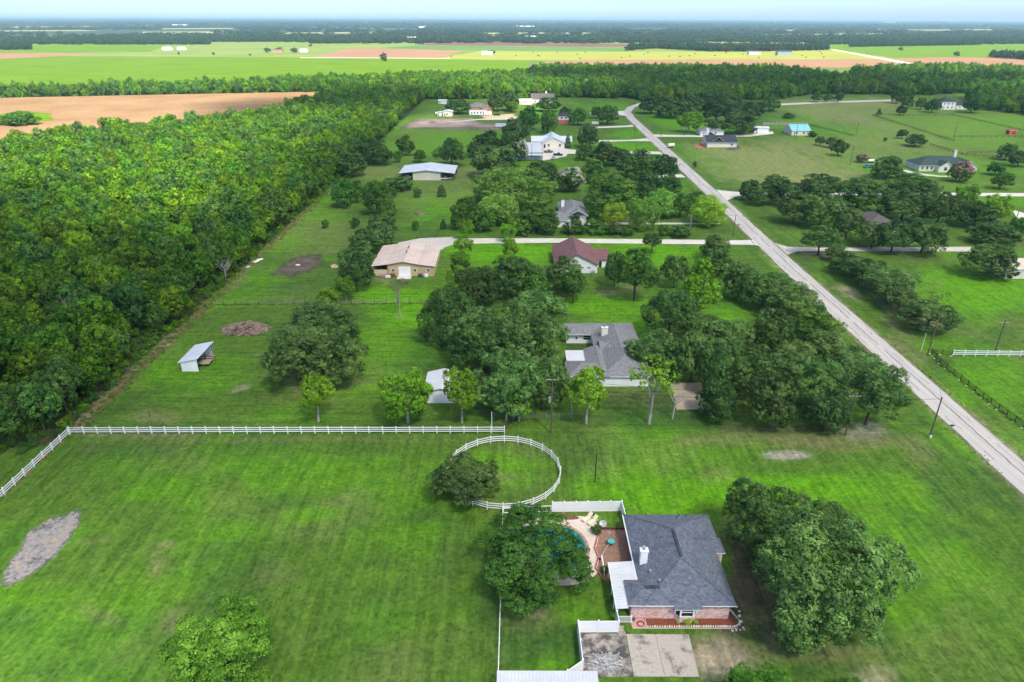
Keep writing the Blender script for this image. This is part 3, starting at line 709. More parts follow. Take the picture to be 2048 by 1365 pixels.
SPEC = {  # kind: (kit, crown material, clearance under the crown, name)
 'O': (None, OAKM, 0.9, 'oak_tree'), 'D': (None, OAKB, 0.8, 'oak_tree'), 'P': ('pecan', PECM, 2.0, 'pecan_tree'), 'M': (None, MIDM, 0.9, 'broadleaf_tree'),
 'L': ('feather', FEAM, 0.3, 'feathery_tree'), 'Y': ('feather', YELM, 0.4, 'feathery_tree'), 'S': ('small', MIDM, 0.25, 'young_tree'), 'B': ('small', MIDM, 0.0, 'shrub'), 'BD': ('small', OAKB, 0.0, 'shrub'),
 'C': ('cone', PECM, 0.8, 'conical_tree'), 'CD': ('cone', OAKB, 0.1, 'conical_tree'), 'G': ('sparse', GREYL, 2.5, 'sparse_tree'), 'X': ('sparse', PECM, 2.4, 'pecan_tree'), 'W': ('oakS', OAKM, 0.5, 'crape_myrtle'), 'F': ('oakL', FRESH, 0.8, 'broadleaf_tree'), 'K': ('oakS', MIDM, 0.5, 'crape_myrtle')}
_use = {}
def crown_solve(cx, cy_, w, h, zb, base=None):
    z = zb + 3.0
    for _ in range(12):
        if base is None: p = P(cx, cy_, z)
        else:
            b = P(*base); z = top_height(b, cy_); p = Vector((b.x, b.y, z))
        d = depth(p); r = max(w * .5 * d / F, 0.4); ve = h * .5 * d / F
        sl = (CAMH - z) / math.sqrt(p.x ** 2 + p.y ** 2 + (CAMH - z) ** 2)
        rz2 = (ve * ve - (r * sl) ** 2) / max(1 - sl * sl, .05)
        rz = math.sqrt(max(rz2, 0.01)); rz = min(max(rz, 0.45 * r), 1.7 * r)
        if base is None: z = zb + rz * 0.84
    if base is not None: rz = min(rz, z * 1.02)
    return p, r, rz
def tree(kind, cx, cy_, w, h, label, base=None, group=None, cat='tree', name=None):
    kk, mat, zb, nm = SPEC[kind]
    p, r, rz = crown_solve(cx, cy_, w, h, zb, base)
    if kk is None: kk = 'oakL' if w > 100 and cy_ > 560 else ('oakM' if w > 62 else 'oakS')
    i = _use.get(kk, 0); _use[kk] = i + 1
    cm, tm = KIT[kk][i % len(KIT[kk])]
    t = thing(name or nm, label, cat, (p.x, p.y, 0), 0.0, group)
    c = link('crown', cm, t); c.location = (0, 0, p.z); k_ = 1.0 if kk in ('pecan', 'sparse') else 1.08
    c.scale = (r * k_, r * k_, rz * 1.04); c.rotation_euler = (0, 0, R.uniform(0, 6.28))
    c.material_slots[0].link = 'OBJECT'; c.material_slots[0].material = mat
    s = link('trunk', tm, t); s.scale = (r, r, p.z); s.rotation_euler = (0, 0, R.uniform(0, 6.28))
    return t, c, r, rz, p

ROWG = 'oaks lining the road'
TREES = [
 # front yard and round pen
 ('M', 1070, 1112, 250, 170, 'large oak spreading over the pool beside the brick house'),
 ('O', 925, 962, 146, 112, 'round dark oak growing over the rail of the round pen'),
 ('O', 1534, 1034, 172, 152, 'tall oak crown nearest the right end of the blue-grey roof'),
 ('D', 1655, 1040, 110, 80, 'dark oak half hidden behind the big oaks right of the brick house'),
 ('O', 1645, 1160, 308, 268, 'largest oak in view, right of the brick house'),
 ('F', 452, 1308, 232, 215, 'bright green tree cut off by the bottom edge in the left paddock'),
 ('F', 1520, 1384, 140, 120, 'oak top at the bottom edge beside the bare dirt patch'),
 ('F', 1706, 1384, 66, 56, 'small green tree top at the bottom edge, rightmost there'),
 # lawn with the loafing shed
 ('O', 645, 660, 165, 105, 'rear oak of the three that merge in the left lawn'),
 ('O', 592, 718, 152, 130, 'left front oak of the three that merge in the left lawn'),
 ('O', 682, 714, 125, 112, 'right front oak of the three that merge in the left lawn'),
 # neighbour's yard
 ('D', 895, 632, 115, 118, 'dark oak at the left end of the big grove beside the grey roof'),
 ('O', 1070, 628, 125, 92, 'rear right oak of the big grove beside the grey roof'),
 ('O', 958, 684, 140, 125, 'left middle oak of the big grove beside the grey roof'),
 ('O', 1060, 690, 165, 150, 'broadest oak in the middle of the grove beside the grey roof'),
 ('O', 1018, 768, 150, 135, 'front oak of the big grove, next to the white metal shed'),
 ('O', 1085, 770, 110, 110, 'right front oak of the grove beside the transformer pole'),
 ('D', 1025, 556, 108, 88, 'dark oak behind the big grove, left of the maroon roof'),
 ('D', 950, 580, 105, 92, 'very dark oak behind the left part of the big grove'),
 ('M', 1075, 575, 60, 55, 'green tree between the dark oak and the maroon house oak'),
 ('O', 1127, 548, 86, 68, 'round oak touching the left front of the maroon roofed house'),
 ('O', 1306, 702, 128, 84, 'oak overhanging the right side of the grey roofed house'),
 ('O', 1412, 660, 105, 66, 'oak at the back left of the roadside grove'),
 ('O', 1452, 680, 125, 80, 'second oak at the back of the roadside grove'),
 ('D', 1545, 668, 90, 92, 'bluish dark oak at the back right of the roadside grove'),
 ('O', 1387, 715, 85, 105, 'oak beside the tan concrete pad on its left'),
 ('O', 1440, 735, 110, 118, 'oak in the left middle of the roadside grove'),
 ('D', 1435, 800, 92, 82, 'low dark oak right of the tan concrete pad'),
 ('O', 1528, 758, 145, 112, 'broad pale topped oak in the middle of the roadside grove'),
 ('O', 1547, 808, 100, 108, 'front oak of the roadside grove with a pale trunk foot'),
 ('O', 1634, 765, 125, 105, 'right middle oak of the roadside grove'),
 ('O', 1656, 822, 95, 88, 'front right oak of the roadside grove, left of the corner pole'),
 ('O', 1588, 712, 110, 62, 'oak behind the middle of the roadside grove'),
 ('O', 1712, 728, 120, 54, 'low oak of the roadside grove nearest the road bend in the kerb'),
 # row along the near side of the road
 ('O', 1431, 497, 70, 52, 'first oak of the road row, beside the concrete drive', ROWG),
 ('D', 1440, 527, 62, 52, 'second oak of the road row counted from the concrete drive', ROWG),
 ('O', 1481, 563, 84, 76, 'third oak of the road row counted from the concrete drive', ROWG),
 ('O', 1530, 578, 110, 72, 'fourth oak of the road row counted from the concrete drive', ROWG),
 ('O', 1583, 602, 110, 78, 'fifth oak of the road row counted from the concrete drive', ROWG),
 ('M', 1630, 648, 98, 76, 'sixth oak of the road row, slightly yellower than its neighbours', ROWG),
 ('O', 1650, 694, 86, 68, 'last oak of the road row, touching the roadside grove', ROWG),
 # left of the tan barn
 ('D', 763, 451, 64, 44, 'rearmost dark oak of the row left of the tan barn'),
 ('O', 757, 470, 62, 50, 'second oak of the row left of the tan barn from behind'),
 ('O', 732, 484, 66, 54, 'third oak of the row left of the tan barn from behind'),
 ('O', 717, 508, 72, 52, 'fourth oak of the row left of the tan barn from behind'),
 ('D', 711, 546, 74, 72, 'nearest and darkest oak of the row left of the tan barn'),
 ('P', 690, 573, 48, 40, 'bright green tree right of the wire fence tree clump'),
 ('P', 655, 598, 60, 46, 'bright green tree standing over the wire fence'),
 ('M', 775, 421, 34, 42, 'small green tree in front of the larger dark one left of centre lawn'),
 ('M', 751, 398, 64, 66, 'dark green tree standing alone off the edge of the wood'),
 ('M', 688, 388, 50, 54, 'rounded green tree at the wood edge beside the lawn'),
 ('M', 713, 384, 34, 42, 'green tree tucked between the wood edge and the dark tree'),
 ('BD', 797, 368, 62, 24, 'low wide shrub clump in front of the metal barn', None, 'shrub'),
 ('S', 650, 448, 16, 18, 'leftmost of the young trees on the mown strip'), ('S', 711, 446, 20, 23, 'young tree second from left on the mown strip'),
 ('S', 831, 452, 15, 20, 'young tree in the nearer row left of centre, behind the gravel lot'), ('CD', 886, 449, 13, 22, 'slim young tree rightmost of the nearer row'),
 ('S', 835, 386, 18, 19, 'young round tree in front of the metal barn wall'), ('CD', 883, 383, 19, 25, 'pointed young tree in front of the open right bay of the metal barn'),
 ('S', 789, 386, 16, 18, 'young round tree right of the lone dark tree'),
 ('D', 750, 305, 70, 50, 'wide dark oak at the wood edge left of the metal barn'),
 ('D', 703, 330, 60, 46, 'dark oak at the wood edge, nearer than the wide one'),
 ('M', 812, 292, 38, 38, 'round green tree in the bright pasture behind the metal barn'), ('M', 797, 313, 19, 20, 'small tree in the bright pasture nearest the wide dark oak'), ('M', 840, 312, 28, 22, 'small spreading tree just behind the metal barn roof'),
 ('D', 903, 306, 64, 54, 'round dark oak directly behind the metal barn'), ('D', 946, 300, 27, 29, 'small dark tree right of the round oak behind the metal barn'),
 ('D', 980, 288, 62, 48, 'dark oak left of the white shop'), ('D', 1015, 296, 40, 52, 'dark oak touching the left end of the white shop'),
 ('O', 988, 325, 98, 66, 'large grey-green oak in front of the white shop'), ('D', 1034, 262, 60, 46, 'dark oak behind the white shop, right of the trailer'),
 ('W', 1043, 304, 26, 38, 'pale flecked crape myrtle in front of the white shop'), ('K', 1140, 362, 54, 46, 'white flowering crape myrtle behind the grey roofed house'),
 ('L', 1030, 376, 165, 78, 'very wide light green feathery clump, rear of the two in centre'), ('L', 1000, 420, 98, 62, 'light green feathery tree in front of the wide clump'),
 ('D', 1080, 352, 80, 54, 'dark oak behind the wide feathery clump'), ('M', 934, 428, 66, 62, 'dark green tree at the left end of the drive hedge'), ('M', 1075, 437, 92, 52, 'green tree left of the grey roofed garage'),
 ('L', 963, 390, 40, 34, 'small feathery tree at the left tip of the wide clump'),
 ('M', 965, 440, 50, 46, 'green tree behind the pale column of pecans'),
 ('P', 931, 458, 42, 36, 'first pecan of the left column, across the drive'), ('P', 926, 490, 40, 36, 'second pecan of the left column, beside the drive'), ('P', 920, 526, 46, 40, 'third pecan of the left column'), ('P', 918, 556, 56, 46, 'fourth pecan of the left column'), ('P', 908, 590, 62, 54, 'last and nearest pecan of the left column'),
 ('P', 1017, 460, 40, 32, 'first pecan of the right column, across the drive'), ('P', 1020, 494, 38, 42, 'second pecan of the right column, beside the drive'), ('P', 1020, 516, 30, 26, 'last small pecan of the right column'),
 # behind, middle
 ('D', 1215, 231, 44, 36, 'dark oak with a grey patch left of the road bend'), ('M', 1156, 234, 38, 32, 'green tree right of the red brick barn'), ('M', 1060, 238, 44, 46, 'green tree left of the red brick barn, nearer one'), ('M', 1096, 246, 38, 44, 'loose green tree just left of the red barn front'),
 ('D', 1174, 275, 46, 42, 'dark tree right of the white metal roofed house'), ('CD', 1136, 284, 16, 34, 'narrow dark tree against the right wall of the metal roofed house'),
 ('D', 1168, 305, 38, 30, 'leftmost dark tree of the clump below the white driveway'), ('D', 1208, 308, 60, 44, 'broad dark tree of the clump below the white driveway'), ('D', 1240, 316, 42, 34, 'rightmost dark tree of the clump below the white driveway'),
 ('O', 1283, 321, 50, 40, 'oak with open trunk near the second white driveway'), ('D', 1325, 337, 64, 50, 'dark oak beside the road at the short culvert drive'), ('D', 1254, 333, 48, 42, 'oak left of the roadside culvert oak'), ('M', 1288, 342, 40, 40, 'green tree between two oaks near the culvert drive'),
 ('M', 1193, 346, 58, 38, 'green tree right of the white crape myrtle'), ('M', 1225, 387, 112, 72, 'big dark green tree right of the grey roofed house'), ('D', 1295, 377, 64, 62, 'very dark tree in the middle of the drive clump'), ('M', 1208, 413, 80, 52, 'green tree touching the right end of the grey roof'), ('M', 1337, 375, 50, 44, 'green tree behind the light green ones by the road'),
 ('Y', 1228, 431, 54, 46, 'pale yellow-green round tree beside the drive hedge'), ('L', 1290, 433, 62, 62, 'light green round tree right of the pale yellow one'), ('L', 1272, 414, 44, 34, 'light green tree top behind the round one'), ('L', 1327, 408, 72, 60, 'light green tree second from the road'), ('M', 1362, 410, 50, 48, 'green tree beside the roadside light green tree'), ('Y', 1417, 424, 78, 62, 'bright light green tree at the road edge'),
 ('M', 1395, 400, 40, 34, 'green tree top behind the roadside light green tree'),
 ('BD', 1148, 456, 50, 30, 'left dark hedge clump along the concrete drive', None, 'shrub'), ('B', 1190, 456, 46, 30, 'middle hedge clump along the concrete drive', None, 'shrub'), ('BD', 1222, 460, 34, 22, 'small hedge clump below the pale yellow tree', None, 'shrub'), ('B', 1255, 464, 34, 18, 'low bright hedge clump below the light green tree', None, 'shrub'), ('BD', 1152, 440, 24, 25, 'round dark shrub against the grey roofed garage', None, 'shrub'), ('B', 1327, 462, 22, 24, 'upright green shrub left of the tall pole', None, 'shrub'), ('BD', 1360, 464, 48, 18, 'low dark hedge clump beside the tall pole', None, 'shrub'), ('M', 1100, 450, 46, 34, 'green shrub clump left of the drive hedge', None, 'shrub'), ('B', 1045, 455, 50, 34, 'green bush clump behind the mesh fence', None, 'shrub'),
 ('P', 1380, 243, 54, 38, 'bright green tree on the lawn behind the dark roofed house'),
 ('D', 1303, 212, 48, 32, 'first oak of the far cluster, right of the road bend'), ('D', 1342, 218, 62, 36, 'second oak of the far cluster from the road bend'), ('D', 1385, 213, 56, 38, 'third oak of the far cluster from the road bend'), ('D', 1435, 222, 64, 46, 'fourth oak of the far cluster from the road bend'), ('O', 1480, 247, 76, 44, 'pale grey-green oak nearest in the far cluster'), ('O', 1424, 255, 32, 26, 'small pale oak left of the hidden grey roof'), ('D', 1506, 222, 46, 34, 'right end oak of the far cluster'), ('M', 1540, 209, 42, 26, 'loose tree just beyond the right end of the far cluster'), ('D', 1470, 208, 52, 30, 'rear oak of the far cluster'), ('D', 1410, 200, 54, 30, 'rearmost left oak of the far cluster'),
 ('CD', 1578, 232, 26, 10, 'low dark shrubs above the wooden fence', None, 'shrub'),
 # right of the road, far
 ('D', 1641, 282, 21, 16, 'small round tree left of three on the right lawn'), ('D', 1663, 285, 25, 19, 'middle tree of three on the right lawn'), ('D', 1679, 296, 33, 31, 'largest of three trees on the right lawn'), ('BD', 1624, 269, 22, 12, 'brown-green bush at the right end of the turquoise barn', None, 'shrub'),
 ('D', 1805, 268, 23, 16, 'small flat oak, left of a pair in the pasture'), ('D', 1831, 281, 43, 23, 'flat spreading oak, right of a pair in the pasture'), ('D', 1777, 335, 70, 44, 'dark oak left of the green roofed house'), ('D', 2014, 304, 38, 31, 'oak behind the paddock fence near the right edge'), ('D', 2040, 318, 42, 30, 'oak cut by the right edge beyond the green roof'), ('M', 1992, 337, 38, 24, 'flat tree, upper of a pair right of the pink tree'), ('M', 2004, 361, 42, 32, 'flat tree, lower of a pair right of the pink tree'),
 ('K', 1922, 346, 44, 38, 'pink flowering crape myrtle in front of the green roofed house'), ('K', 1725, 317, 25, 15, 'small brownish crape myrtle in the right lawn'), ('P', 1934, 388, 50, 40, 'yellow-green tree hanging over the side road'),
 ('D', 1501, 381, 46, 38, 'leftmost dark oak of the grove below the side road'), ('D', 1547, 369, 56, 36, 'second rear oak of the grove below the side road'), ('D', 1568, 386, 72, 50, 'large rear oak of the grove, left part'), ('D', 1516, 396, 42, 28, 'low front oak at the left end of the grove'), ('D', 1640, 370, 84, 32, 'flat rear oak in the middle of the right grove'), ('D', 1625, 386, 60, 36, 'oak in front of the flat rear oak of the right grove'), ('D', 1720, 391, 108, 66, 'largest rear oak of the right grove'), ('D', 1822, 374, 106, 44, 'flat oak at the back right of the right grove'),
 ('O', 1590, 418, 78, 60, 'pale topped oak at the left front of the right grove'), ('O', 1645, 424, 94, 66, 'broad pale topped oak of the right grove'), ('O', 1697, 450, 76, 62, 'oak in front of the hidden brown roof'), ('O', 1634, 475, 76, 46, 'small umbrella shaped oak beside the gravel drive', None, 'tree', (1636, 511)),
 ('O', 1808, 413, 98, 62, 'oak with open trunk right of the brown roof'), ('D', 1880, 420, 78, 66, 'dark oak right of the open trunked oak'), ('D', 1952, 430, 84, 52, 'dark oak further right in the right grove'), ('P', 1998, 416, 62, 50, 'yellow-green tree at the right end of the right grove'), ('D', 1988, 468, 92, 46, 'dark oak at the right edge above the round one'), ('M', 2034, 456, 44, 40, 'green tree cut by the right edge'),
 ('O', 1748, 472, 62, 50, 'left oak of three over the gravel drive'), ('O', 1790, 474, 82, 66, 'middle oak of three over the gravel drive'), ('O', 1850, 475, 88, 66, 'right oak of three over the gravel drive'),
 ('O', 1986, 523, 110, 68, 'round lone oak beside the tan building at the right edge'),
 ('O', 1672, 505, 40, 30, 'first small oak of the row right of the road'), ('O', 1694, 525, 70, 42, 'second oak of the row right of the road'), ('O', 1728, 541, 88, 52, 'third oak of the row right of the road'), ('O', 1777, 568, 116, 62, 'broadest oak of the row right of the road'), ('O', 1801, 601, 72, 46, 'fifth and low oak of the row right of the road'), ('O', 1862, 634, 114, 64, 'last oak of the row, beside the iron fence corner pole'),
 ('S', 1758, 225, 11, 13, 'small round bush tree in the far right pasture'), ('D', 1803, 221, 21, 18, 'small dark tree at the far paddock corner'), ('D', 1817, 204, 27, 22, 'dark oak left of the white two storey house, nearest'), ('D', 1843, 208, 22, 22, 'small dark oak next to the white two storey house'), ('D', 1866, 212, 30, 26, 'dark oak touching the left of the white two storey house'), ('M', 1946, 209, 42, 34, 'green tree right of the white two storey house'), ('D', 1795, 196, 26, 22, 'dark oak at the end of the far lane'),
 ('D', 1634, 195, 21, 19, 'first oak of the little row below the far wood'), ('D', 1656, 196, 18, 16, 'second oak of the little row below the far wood'), ('D', 1677, 195, 20, 18, 'third oak of the little row below the far wood'),
 ('S', 1390, 329, 9, 13, 'tiny tree alone in the pale field'), ('S', 1770, 279, 8, 8, 'tiny bush in the right pasture near a pole'),
 ('M', 40, 240, 66, 30, 'round green tree clump inside the corn field'), ('M', 4, 243, 36, 20, 'small green tree at the left edge in the corn field'),
 ('D', 916, 214, 50, 27, 'dark clump behind the pale blue roofed shed'), ('D', 994, 204, 36, 38, 'left tall dark tree right of the orange house'), ('D', 1019, 202, 34, 40, 'right tall dark tree beside the long pale shed'), ('M', 1022, 214, 28, 20, 'low round tree in front of the tall dark pair'), ('P', 1046, 192, 26, 19, 'bright green tree behind the long pale shed'), ('D', 1098, 210, 48, 27, 'dark tree in front of the far white house'), ('M', 1195, 225, 26, 22, 'loose tree left of the dark oak near the road bend'), ('M', 1130, 225, 24, 20, 'green tree behind the navy roofed red barn'),
]
for t in TREES:
    if not t[5]: continue
    made = tree(t[0], *t[1:5], t[5], group=t[6] if len(t) > 6 else None, cat=t[7] if len(t) > 7 else 'tree', base=t[8] if len(t) > 8 else None)
# trees whose trunk foot can be seen: placed by that foot
FOOT = [
 ('O', 1757, 784, 128, 108, 'rightmost oak of the roadside grove with a pale trunk foot', (1731, 850)),
 ('P', 630, 788, 80, 74, 'small rounded pecan with pale trunk in front of the merged oaks', (637, 843)),
 ('P', 805, 785, 118, 104, 'pecan with pale trunk left of the white metal shed', (816, 845)),
 ('P', 918, 782, 86, 92, 'pecan with pale trunk in front of the white metal shed', (924, 846)),
 ('P', 1168, 780, 98, 96, 'pecan with pale trunk right of the transformer pole', (1172, 847)),
 ('X', 1040, 808, 70, 66, 'half dead pecan at the end of the white rail fence', (1038, 843)),
 ('X', 1290, 760, 112, 84, 'pecan with a forked pale trunk and bare limbs', (1298, 848)),
 ('M', 1270, 540, 88, 82, 'tall dark tree right of the maroon roofed house', (1268, 602)),
 ('D', 1216, 538, 44, 62, 'slender dark tree at the right corner of the maroon roofed house', (1228, 572)),
 ('D', 1348, 542, 56, 58, 'round tree on the bright lawn left of the conical tree', (1347, 576)),
 ('C', 1414, 566, 84, 100, 'tall light green conical tree with a bare trunk', (1392, 640)),
 ('D', 1333, 622, 108, 88, 'round dark tree standing clear behind the grey roofed house', (1335, 678)),
 ('D', 1303, 481, 40, 30, 'small round tree alone beside the concrete drive', (1303, 507)),
 ('M', 1146, 566, 62, 52, 'green tree with pale trunk in front of the maroon house oak', (1146, 606)),
 ('G', 798, 573, 46, 36, 'sparse grey tree on a thin straight trunk in front of the tan barn', (800, 634)),
 ('X', 1869, 592, 44, 26, 'thin see-through tree on the lawn right of the road', (1872, 610)),
]
for k, cx, cy_, w, h, lab, ft in FOOT: tree(k, cx, cy_, w, h, lab, base=ft)
# flowers on the crape myrtles
for o in [o for o in col.objects if o.name.startswith('crape_myrtle')]:
    cr = [c for c in o.children if c.name.startswith('crown')][0]
    f = link('flowers', KIT['small'][1][0], o); f.location = cr.location + Vector((0, 0, cr.scale.z * .12)); f.scale = cr.scale * 0.98
    f.material_slots[0].link = 'OBJECT'; f.material_slots[0].material = PINKF if ('pink' in o['label'] or 'brownish' in o['label']) else WHITEF
# bare limbs of the half dead pecans
def limbs(base, top, n, seed, reach, name='bare_limb'):
    g = random.Random(seed); t = thing('dead_tree', *base[1:3], base[0]); o = base[0]; mb = MB()
    for i in range(n):
        a = g.uniform(0, 6.28); r_ = reach * g.uniform(.5, 1)
        p0 = Vector((o[0], o[1], top * g.uniform(.3, .6))); p1 = p0 + Vector((math.cos(a) * r_ * .5, math.sin(a) * r_ * .5, top * .2)); p2 = p0 + Vector((math.cos(a) * r_, math.sin(a) * r_, top * g.uniform(.25, .6)))
        mb.tube([p0, p1, p2], [.09, .06, .025], 5)
        for k in range(4):
            b = p1.lerp(p2, k / 4); mb.tube([b, b + Vector((g.uniform(-1, 1), g.uniform(-1, 1), g.uniform(.2, 1.2)))], [.03, .012], 4)
    mb.build('branch', DEADWOOD, t)
    MB().tube([(o[0], o[1], -.1), (o[0] + .1, o[1], top * .35), (o[0], o[1] + .1, top * .65)], [.2, .15, .08], 6).build('trunk', DEADWOOD, t)
for (x, y), lab, tp, n, rc_, sd_ in [((1345, 838), 'bare grey dead tree between the pecan and the tan concrete pad', 7.5, 9, 3.2, 1), ((1012, 842), 'small bare dead tree beside the half dead pecan', 4.5, 6, 2.0, 2),
    ((166, 660), 'bleached dead tree poking out of the left wood, nearest', 8.6, 8, 3, 3), ((168, 590), 'bleached dead tree in the left wood, second from front', 9.4, 9, 3, 4), ((205, 583), 'bleached dead tree in the left wood, right of its neighbour', 9.4, 9, 2.6, 5), ((452, 560), 'bare brushy dead tree at the wood edge beside the soil patch', 6, 14, 2.6, 6)]:
    p = P(x, y); limbs(((p.x, p.y, 0), lab, 'tree'), tp, n, sd_, rc_)

# ------------------------------------------------------------------ woods
def inside(poly, x, y):
    r_ = np.zeros(len(x), bool); j = len(poly) - 1
    for i in range(len(poly)):
        xi, yi = poly[i]; xj, yj = poly[j]
        with np.errstate(divide='ignore', invalid='ignore'):
            r_ ^= ((yi > y) != (yj > y)) & (x < (xj - xi) * (y - yi) / (yj - yi + 1e-12) + xi)
        j = i
    return r_
def scatter(poly, sp, seed, jit=0.42):
    g = np.random.default_rng(seed)
    xs = np.arange(min(p[0] for p in poly), max(p[0] for p in poly), sp); ys = np.arange(min(p[1] for p in poly), max(p[1] for p in poly), sp * .87)
    X, Y = np.meshgrid(xs, ys); X = X + (np.arange(len(ys)) % 2)[:, None] * sp * .5
    X = X.ravel() + g.uniform(-jit, jit, X.size) * sp; Y = Y.ravel() + g.uniform(-jit, jit, Y.size) * sp
    k = inside(poly, X, Y)
    return X[k], Y[k]
def in_view(X, Y, m=60):
    v = np.stack([X, Y, np.full_like(X, -CAMH)], 1); d_ = v @ _fwd
    u = CX + F * (v @ RT) / d_; w_ = CY - F * (v @ UP) / d_
    return (u > -m) & (u < 2048 + m) & (w_ < 1365 + m) & (Y > 30)
PROTO = {}
def proto_col(key, mats):
    c = bpy.data.collections.new('stuff_' + key); k = 0
    for cm, tm in KIT[key]:
        for m in mats:
            o = bpy.data.objects.new('leafy_crown_%02d' % k, cm.copy() if len(mats) > 1 else cm); k += 1
            if len(mats) > 1: o.data.materials[0] = m
            c.objects.link(o)
    PROTO[key] = (c, k); return c
def stuff(name, key, X, Y, Z, S, seed, label, idx=None):
    c, k = PROTO[key]
    g = np.random.default_rng(seed); n = len(X)
    me_ = bpy.data.meshes.new(name)
    me_.vertices.add(n); me_.vertices.foreach_set('co', np.stack([X, Y, Z], 1).astype(np.float32).ravel())
    a = me_.attributes.new('size', 'FLOAT_VECTOR', 'POINT'); a.data.foreach_set('vector', S.astype(np.float32).ravel())
    a = me_.attributes.new('turn', 'FLOAT_VECTOR', 'POINT'); a.data.foreach_set('vector', np.stack([np.zeros(n), np.zeros(n), g.uniform(0, 6.28, n)], 1).astype(np.float32).ravel())
    a = me_.attributes.new('which', 'INT', 'POINT'); a.data.foreach_set('value', (idx if idx is not None else g.integers(0, k, n)).astype(np.int32))
    o = link(name, me_)
    ng = bpy.data.node_groups.new(name, 'GeometryNodeTree')
    ng.interface.new_socket('Geometry', in_out='INPUT', socket_type='NodeSocketGeometry'); ng.interface.new_socket('Geometry', in_out='OUTPUT', socket_type='NodeSocketGeometry')
    gi = ng.nodes.new('NodeGroupInput'); go = ng.nodes.new('NodeGroupOutput')
    ip = ng.nodes.new('GeometryNodeInstanceOnPoints'); ci = ng.nodes.new('GeometryNodeCollectionInfo')
    ci.inputs[0].default_value = c; ci.inputs['Separate Children'].default_value = True; ci.inputs['Reset Children'].default_value = True
    def na(nm_, tp):
        x = ng.nodes.new('GeometryNodeInputNamedAttribute'); x.data_type = tp; x.inputs[0].default_value = nm_; return [s for s in x.outputs if s.enabled][0]
    ng.links.new(gi.outputs[0], ip.inputs['Points']); ng.links.new(ci.outputs[0], ip.inputs['Instance'])
    ip.inputs['Pick Instance'].default_value = True
    ng.links.new(na('which', 'INT'), ip.inputs['Instance Index'])
    ng.links.new(na('turn', 'FLOAT_VECTOR'), ip.inputs['Rotation']); ng.links.new(na('size', 'FLOAT_VECTOR'), ip.inputs['Scale'])
    ng.links.new(ip.outputs[0], go.inputs[0])
    md = o.modifiers.new('leaves', 'NODES'); md.node_group = ng
    return tag(o, label, 'weeds' if key == 'weed' else 'woodland', kind='stuff')

WMATS = [WOODA, WOODB, WOODC, WOODA, WOODC, WOODA, WOODB]
edge = [P(x, y) for x, y in [(-420, 372), (0, 306), (100, 291), (250, 275), (400, 257), (560, 236), (625, 214), (652, 197), (690, 190), (840, 187)]]
wood_poly = [(p.x, p.y) for p in edge] + [(-82.5, 690), (-82.5, 108), (-84.5, 100), (-84.5, 82), (-150, 82), (-420, 380)]
WX, WY = scatter(wood_poly, 6.2, 5)
k = in_view(WX, WY, 90); WX, WY = WX[k], WY[k]
o_ = np.argsort(WY + np.abs(WX) * .1); WX, WY = WX[o_], WY[o_]
g_ = np.random.default_rng(9)
WR = g_.uniform(2.6, 4.6, len(WX)) * np.where(g_.random(len(WX)) < .15, 1.25, 1.0); WH = WR * g_.uniform(.85, 1.25, len(WX))
WG = 'trees of the dense wood on the left'
for i in range(min(300, len(WX))):
    m = WMATS[int(g_.integers(0, 7))]; cm, tm = KIT['wood'][int(g_.integers(0, 7))]
    tone = 'mid green' if m is WOODA else ('grey-green' if m is WOODB else 'yellow-green')
    spot = 'at the mown edge of the left wood' if WX[i] > -88.5 else ('in the lower left corner of the wood' if WY[i] < 140 else ('in the second rank behind the edge of the left wood' if WX[i] > -96 else 'inside the dense left wood'))
    t = thing('wood_tree', tone + ' broadleaf tree ' + spot, 'tree', (WX[i], WY[i], 0), 0, WG + ', ' + tone + ' ' + spot)
    zc = 0.5 + WH[i] * .9 + g_.uniform(0, 2.4)
    c = link('crown', cm, t); c.location = (0, 0, zc); c.scale = (WR[i], WR[i], WH[i]); c.rotation_euler = (0, 0, g_.uniform(0, 6.28))
    c.material_slots[0].link = 'OBJECT'; c.material_slots[0].material = m
    s = link('trunk', tm, t); s.scale = (WR[i] * .8, WR[i] * .8, zc)
proto_col('wood', [WOODA, WOODB, WOODC])
X, Y, r_, h_ = WX[300:], WY[300:], WR[300:], WH[300:]
stuff('woodland', 'wood', X, Y, .5 + h_ * .9 + g_.uniform(0, 2.4, len(X)), np.stack([r_, r_, h_], 1), 31, 'rear of the dense left wood reaching to the corn field')
# undergrowth along the mown edge and between the nearest trunks
X, Y = scatter([(-81, 104), (-81, 420), (-92, 420), (-150, 98), (-84, 98)], 2.6, 77); k = in_view(X, Y); X, Y = X[k], Y[k]
r_ = g_.uniform(.7, 1.5, len(X)); stuff('undergrowth', 'wood', X, Y, r_ * .5, np.stack([r_, r_, r_ * .8], 1), 32, 'low scrub under the edge of the left wood')
